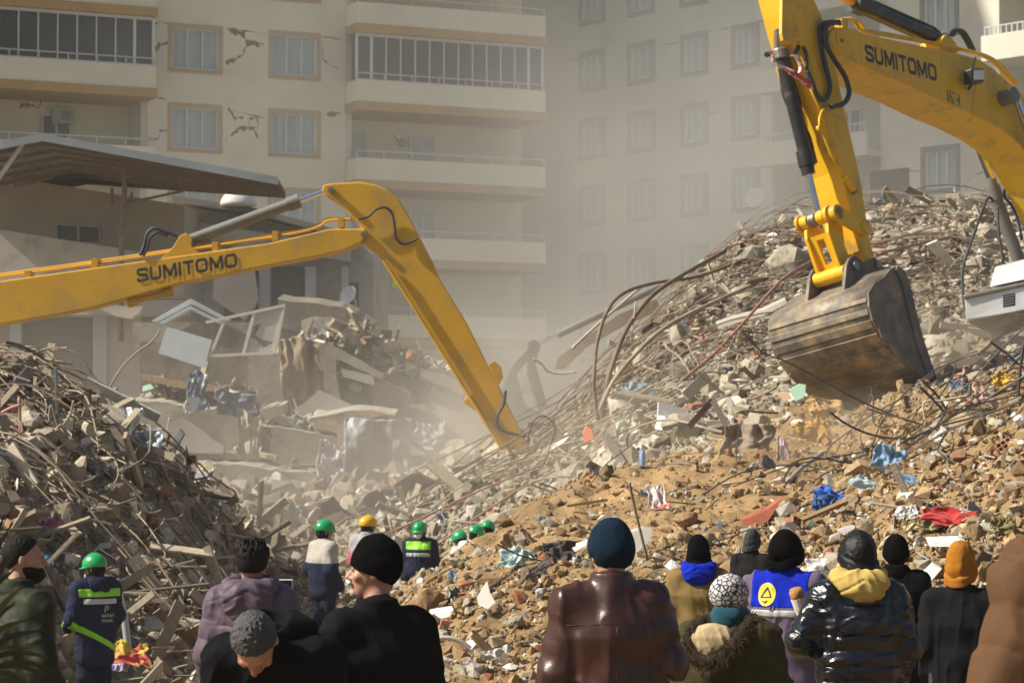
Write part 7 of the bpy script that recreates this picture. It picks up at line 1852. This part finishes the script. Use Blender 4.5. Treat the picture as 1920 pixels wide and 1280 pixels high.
for t_, z_, w_, h_ in (("HATAY", 1.12, .15, .035), ("ITFAIYE", 1.07, .13, .030)):
    zz = z_; bl = p.w((-.01, on_back(p, jf, .05, zz) - .012, zz)); br = p.w((-.01 + w_, on_back(p, jf, .09, zz) - .012, zz)); tl = p.w((-.01, on_back(p, jf, .05, zz) - .012, zz + h_))
    text_mesh(t_, bl, br, tl, "lettering", M_greyt, p.root, (0, 0, 0), bold=.24)
back_line(p, jf, [(.03, 1.17), (.03, 1.235), (.06, 1.235), (.07, 1.215), (.055, 1.20), (.035, 1.20)], .005, .006, "crest", M_greyt)
p.part(lambda P: np.sqrt((np.sqrt(P[:, 0] ** 2 + (P[:, 1] - .01) ** 2) - .06) ** 2 + ((P[:, 2] - 1.52) * .55) ** 2) - .03, "face_scarf", M_blackwool, p.box((0, 0, 1.52), (.15, .15, .12)), .01)
p = Person(610, 971, 30, -0.95, "rescue worker in green helmet, white mask and pale grey shirt", joints=dict(elL=(-.25,-.06,1.14)), head=(-.25, -.1, 0), h=.012, htop=1.80)
p.legs(M_navy); p.jacket(cl("pale_grey_shirt", (.42, .38, .34)), kind='cloth', th=.026, hem=1.16, wr=.006, seed=151, slv=.45, name="shirt"); st = dict(kind='cloth', th=.050, hem=.86, wr=.003, seed=152)
p.part(lambda P: smax(jacket_f(p.J, st)(P), P[:, 2] - 1.22, .01), "overalls", M_navy, (A_((-.45, -.35, .75)), A_((.45, .35, 1.25))), .012)
helmet(p, M_hg); mask(p)
ball(p.w((-.245, -.02, 1.30)), .035, mat("red_badge", (.6, .05, .06), rough=.7), "badge", p.root, (.5, 1, 1)); mb = MB(); mb.cyl(p.hw((-.113, 0, .03)), p.hw((.113, 0, .03)), .012, 6)
p = Person(691, 963, 31.5, -0.5, "worker in a yellow helmet mostly hidden behind the black beanie", head=(-.3, 0, 0), h=.013, htop=1.80)
p.legs(M_navy); p.jacket(cl("red_grey_jacket", (.35, .34, .36), col2=(.45, .05, .05), c2scale=2), kind='cloth', th=.034, hem=.8, wr=.006, seed=161, collar=.05); helmet(p, M_hy)
p = Person(787, 974, 31, 2.9, "rescuer in green helmet and white mask facing the camera in a lime and navy jacket", head=(-.1, -.15, 0), h=.012, htop=1.80)
p.legs(M_navy); st = dict(kind='cloth', th=.036, hem=.75, wr=.006, seed=171, collar=.05); p.jacket(M_navy, **st); jf = jacket_f(p.J, st)
helmet(p, M_hg); mask(p); vest_band(p, jf, 1.335, 1.47, "lime_yoke", M_lime, .2); vest_band(p, jf, 1.23, 1.29, "reflective_stripe", M_greyt, .19)
ball(p.w((.255, .03, 1.25)), .04, bpy.data.materials["red_badge"], "badge", p.root, (.5, 1, 1))
crouch = dict(pelvis=(0,-.1,.62), waist=(0,-.06,.72), chest=(0,.06,.92), neck=(0,.14,1.08), head=(0,.2,1.22), shL=(-.175,.1,1.04), shR=(.175,.1,1.04), elL=(-.24,.2,.80), elR=(.24,.2,.80), wrL=(-.12,.38,.72), wrR=(.12,.38,.72),
              hipL=(-.1,-.1,.60), hipR=(.1,-.1,.60), knL=(-.14,.22,.45), knR=(.14,.22,.45), anL=(-.12,.0,.08), anR=(.12,.0,.08))
for (x, y, Y, yw, lab, c) in ((862, 992, 28.4, .9, "crouching worker in a green helmet, leftmost of the three behind the soil crest", (.5, .5, .52)), (893, 982, 28.2, -.9, "crouching worker in a green helmet, middle of the three behind the soil crest", (.5, .5, .52)), (915, 973, 28.8, -.4, "crouching worker in a green helmet, rightmost of the three behind the soil crest", (.03, .03, .05))):
    gzz = float(ground_z((x - 960) / F * Y, Y)[0]); tp_ = at(x, y, Y).z - gzz
    p = Person(x, y, Y, yw, lab, joints=crouch if tp_ < 1.55 else None, head=(0, -.3, 0), h=.013, htop=1.40 if tp_ < 1.55 else 1.80, group="three green helmets behind the soil crest")
    p.legs(M_navy); p.jacket(cl("worker_shirt", c), kind='cloth', th=.03, hem=.55 if tp_ < 1.55 else .8, wr=.006, seed=181); helmet(p, M_hg)

# ---- palm-like leaves in the lower left corner
M_leaf = mat("dark_green_leaf", (.020, .035, .014), rough=.4, var=.3, scale=5)
PLr = empty("plant", at(-60, 1400, 8.5), "dark spiky leaves of a plant in the lower left corner", "plant")
rr = random.Random(3)
mb = MB(); mb.tube([at(-60, 1400, 8.5), at(-50, 1290, 8.5), at(-40, 1180, 8.5)], [.04, .03, .02], 8); mb.build("stem", M_steel, PLr)
for i, (bx, by, ex, ey) in enumerate([(-60,1180,20,984),(-60,1190,40,1020),(-60,1200,30,1065),(-50,1230,45,1095),(-50,1240,60,1160),(-50,1250,100,1235),(-50,1260,108,1275),(-40,1270,70,1290),(-60,1170,10,960),(-50,1230,30,1130),(-50,1250,85,1180),(-40,1262,116,1262),(-50,1255,60,1215),(-40,1280,90,1310),(-60,1200,14,1040)]):
    y0 = 8.5 + rr.uniform(-.25, .25); a = at(bx, by, 8.5); b = at(ex, ey, y0); mid = (a + b) / 2 + Vector((0, rr.uniform(-.05, .05), .04)); P = smooth_path([a, mid, b], 6); V = []
    for k, q_ in enumerate(P):
        t = k / (len(P) - 1); w_ = .011 * math.sin(math.pi * min(t * .9 + .12, 1)) + .0008; d_ = (b - a).normalized(); s_ = d_.cross(Vector((0, 1, .2))).normalized() * w_
        V += [q_ + s_, q_ + Vector((0, .004, -.002)), q_ - s_]
    Fs = []
    for k in range(len(P) - 1): Fs += [(3*k, 3*k+1, 3*k+4, 3*k+3), (3*k+1, 3*k+2, 3*k+5, 3*k+4)]
    obj("leaf", V, Fs, M_leaf, PLr, smooth=True)
# ------------------------------------------------------------------ the dusty air
def volume_mat(name, col, dens, aniso=0.3):
    m = bpy.data.materials.new(name); m.use_nodes = True
    nt = m.node_tree; nt.nodes.clear()
    out = nt.nodes.new("ShaderNodeOutputMaterial"); v = nt.nodes.new("ShaderNodeVolumePrincipled")
    v.inputs["Color"].default_value = (*col, 1); v.inputs["Density"].default_value = dens; v.inputs["Anisotropy"].default_value = aniso
    nt.links.new(v.outputs[0], out.inputs["Volume"])
    return m, v, nt
hm, _, _ = volume_mat("haze", (0.90, 0.92, 0.87), 0.0005, 0.0)
hb = MB().box((0, 55, 34), (160, 175, 80))
hz = hb.build("haze", hm, loc=(0, 55, -6))
tag(hz, kind="stuff")
def dust(name, c, r, dens, seed, col=(.90, .88, .84), nscale=.12, lo=.38, hi=.7):
    m, v, nt = volume_mat(name, col, 0.0, .2); N = nt.nodes; L = nt.links
    tc = N.new("ShaderNodeTexCoord"); sub = N.new("ShaderNodeVectorMath"); sub.operation = 'LENGTH'
    mp = N.new("ShaderNodeMapping"); mp.inputs["Scale"].default_value = (1 / r[0], 1 / r[1], 1 / r[2])
    L.new(tc.outputs["Object"], mp.inputs[0]); L.new(mp.outputs[0], sub.inputs[0])
    f = N.new("ShaderNodeMapRange"); f.interpolation_type = 'SMOOTHSTEP'; f.inputs[1].default_value = 1.0; f.inputs[2].default_value = 0.1; f.inputs[3].default_value = 0; f.inputs[4].default_value = 1
    L.new(sub.outputs["Value"], f.inputs[0])
    no = N.new("ShaderNodeTexNoise"); no.inputs["Scale"].default_value = nscale; no.inputs["Detail"].default_value = 2; no.noise_dimensions = '4D'; no.inputs["W"].default_value = seed
    L.new(tc.outputs["Object"], no.inputs["Vector"])
    g_ = N.new("ShaderNodeMapRange"); g_.inputs[1].default_value = lo; g_.inputs[2].default_value = hi; L.new(no.outputs["Fac"], g_.inputs[0])
    mu = N.new("ShaderNodeMath"); mu.operation = 'MULTIPLY'; L.new(f.outputs[0], mu.inputs[0]); L.new(g_.outputs[0], mu.inputs[1])
    mu2 = N.new("ShaderNodeMath"); mu2.operation = 'MULTIPLY'; L.new(mu.outputs[0], mu2.inputs[0]); mu2.inputs[1].default_value = dens
    L.new(mu2.outputs[0], v.inputs["Density"])
    bm = bmesh.new(); bmesh.ops.create_icosphere(bm, subdivisions=3, radius=1.0)
    for v_ in bm.verts: v_.co = Vector((v_.co.x * r[0], v_.co.y * r[1], v_.co.z * r[2]))
    me = bpy.data.meshes.new(name); bm.to_mesh(me); bm.free(); me.materials.append(m)
    o = bpy.data.objects.new(name, me); o.location = c; COL.objects.link(o); tag(o, kind="stuff"); return o
dust("dust_cloud", (4.0, 76, 7.0), (10, 11, 15), 0.075, 1.0)
dust("dust_cloud", (3, 70, 3.0), (24, 13, 21), 0.036, 5.0, lo=.2, hi=.6)
dust("dust_cloud", (-8, 50, 1.0), (22, 16, 7), 0.016, 6.0, lo=.2, hi=.6)
dust("dust_cloud", tuple(at(1850, 700, 29.8)), (2.1, 1.3, 1.2), 0.9, 7.0, nscale=.8, col=(.92, .82, .66))
dust("dust_cloud", tuple(at(980, 780, 44)), (6.5, 4.2, 3.0), 0.34, 2.0, nscale=.35, col=(.92,.87,.78))
dust("dust_cloud", tuple(at(1260, 850, 31.5)), (4.4, 2.8, 1.6), 0.18, 8.0, nscale=.4, col=(.92,.84,.70))
dust("dust_cloud", (-1.5, 39, .6), (10, 6.5, 3.4), 0.065, 9.0, lo=.2, hi=.6, col=(.92,.87,.78))
dust("dust_cloud", tuple(at(1630, 875, 26.2)), (3.0, 1.7, 1.05), 0.95, 3.0, nscale=.8, col=(.92, .80, .60))
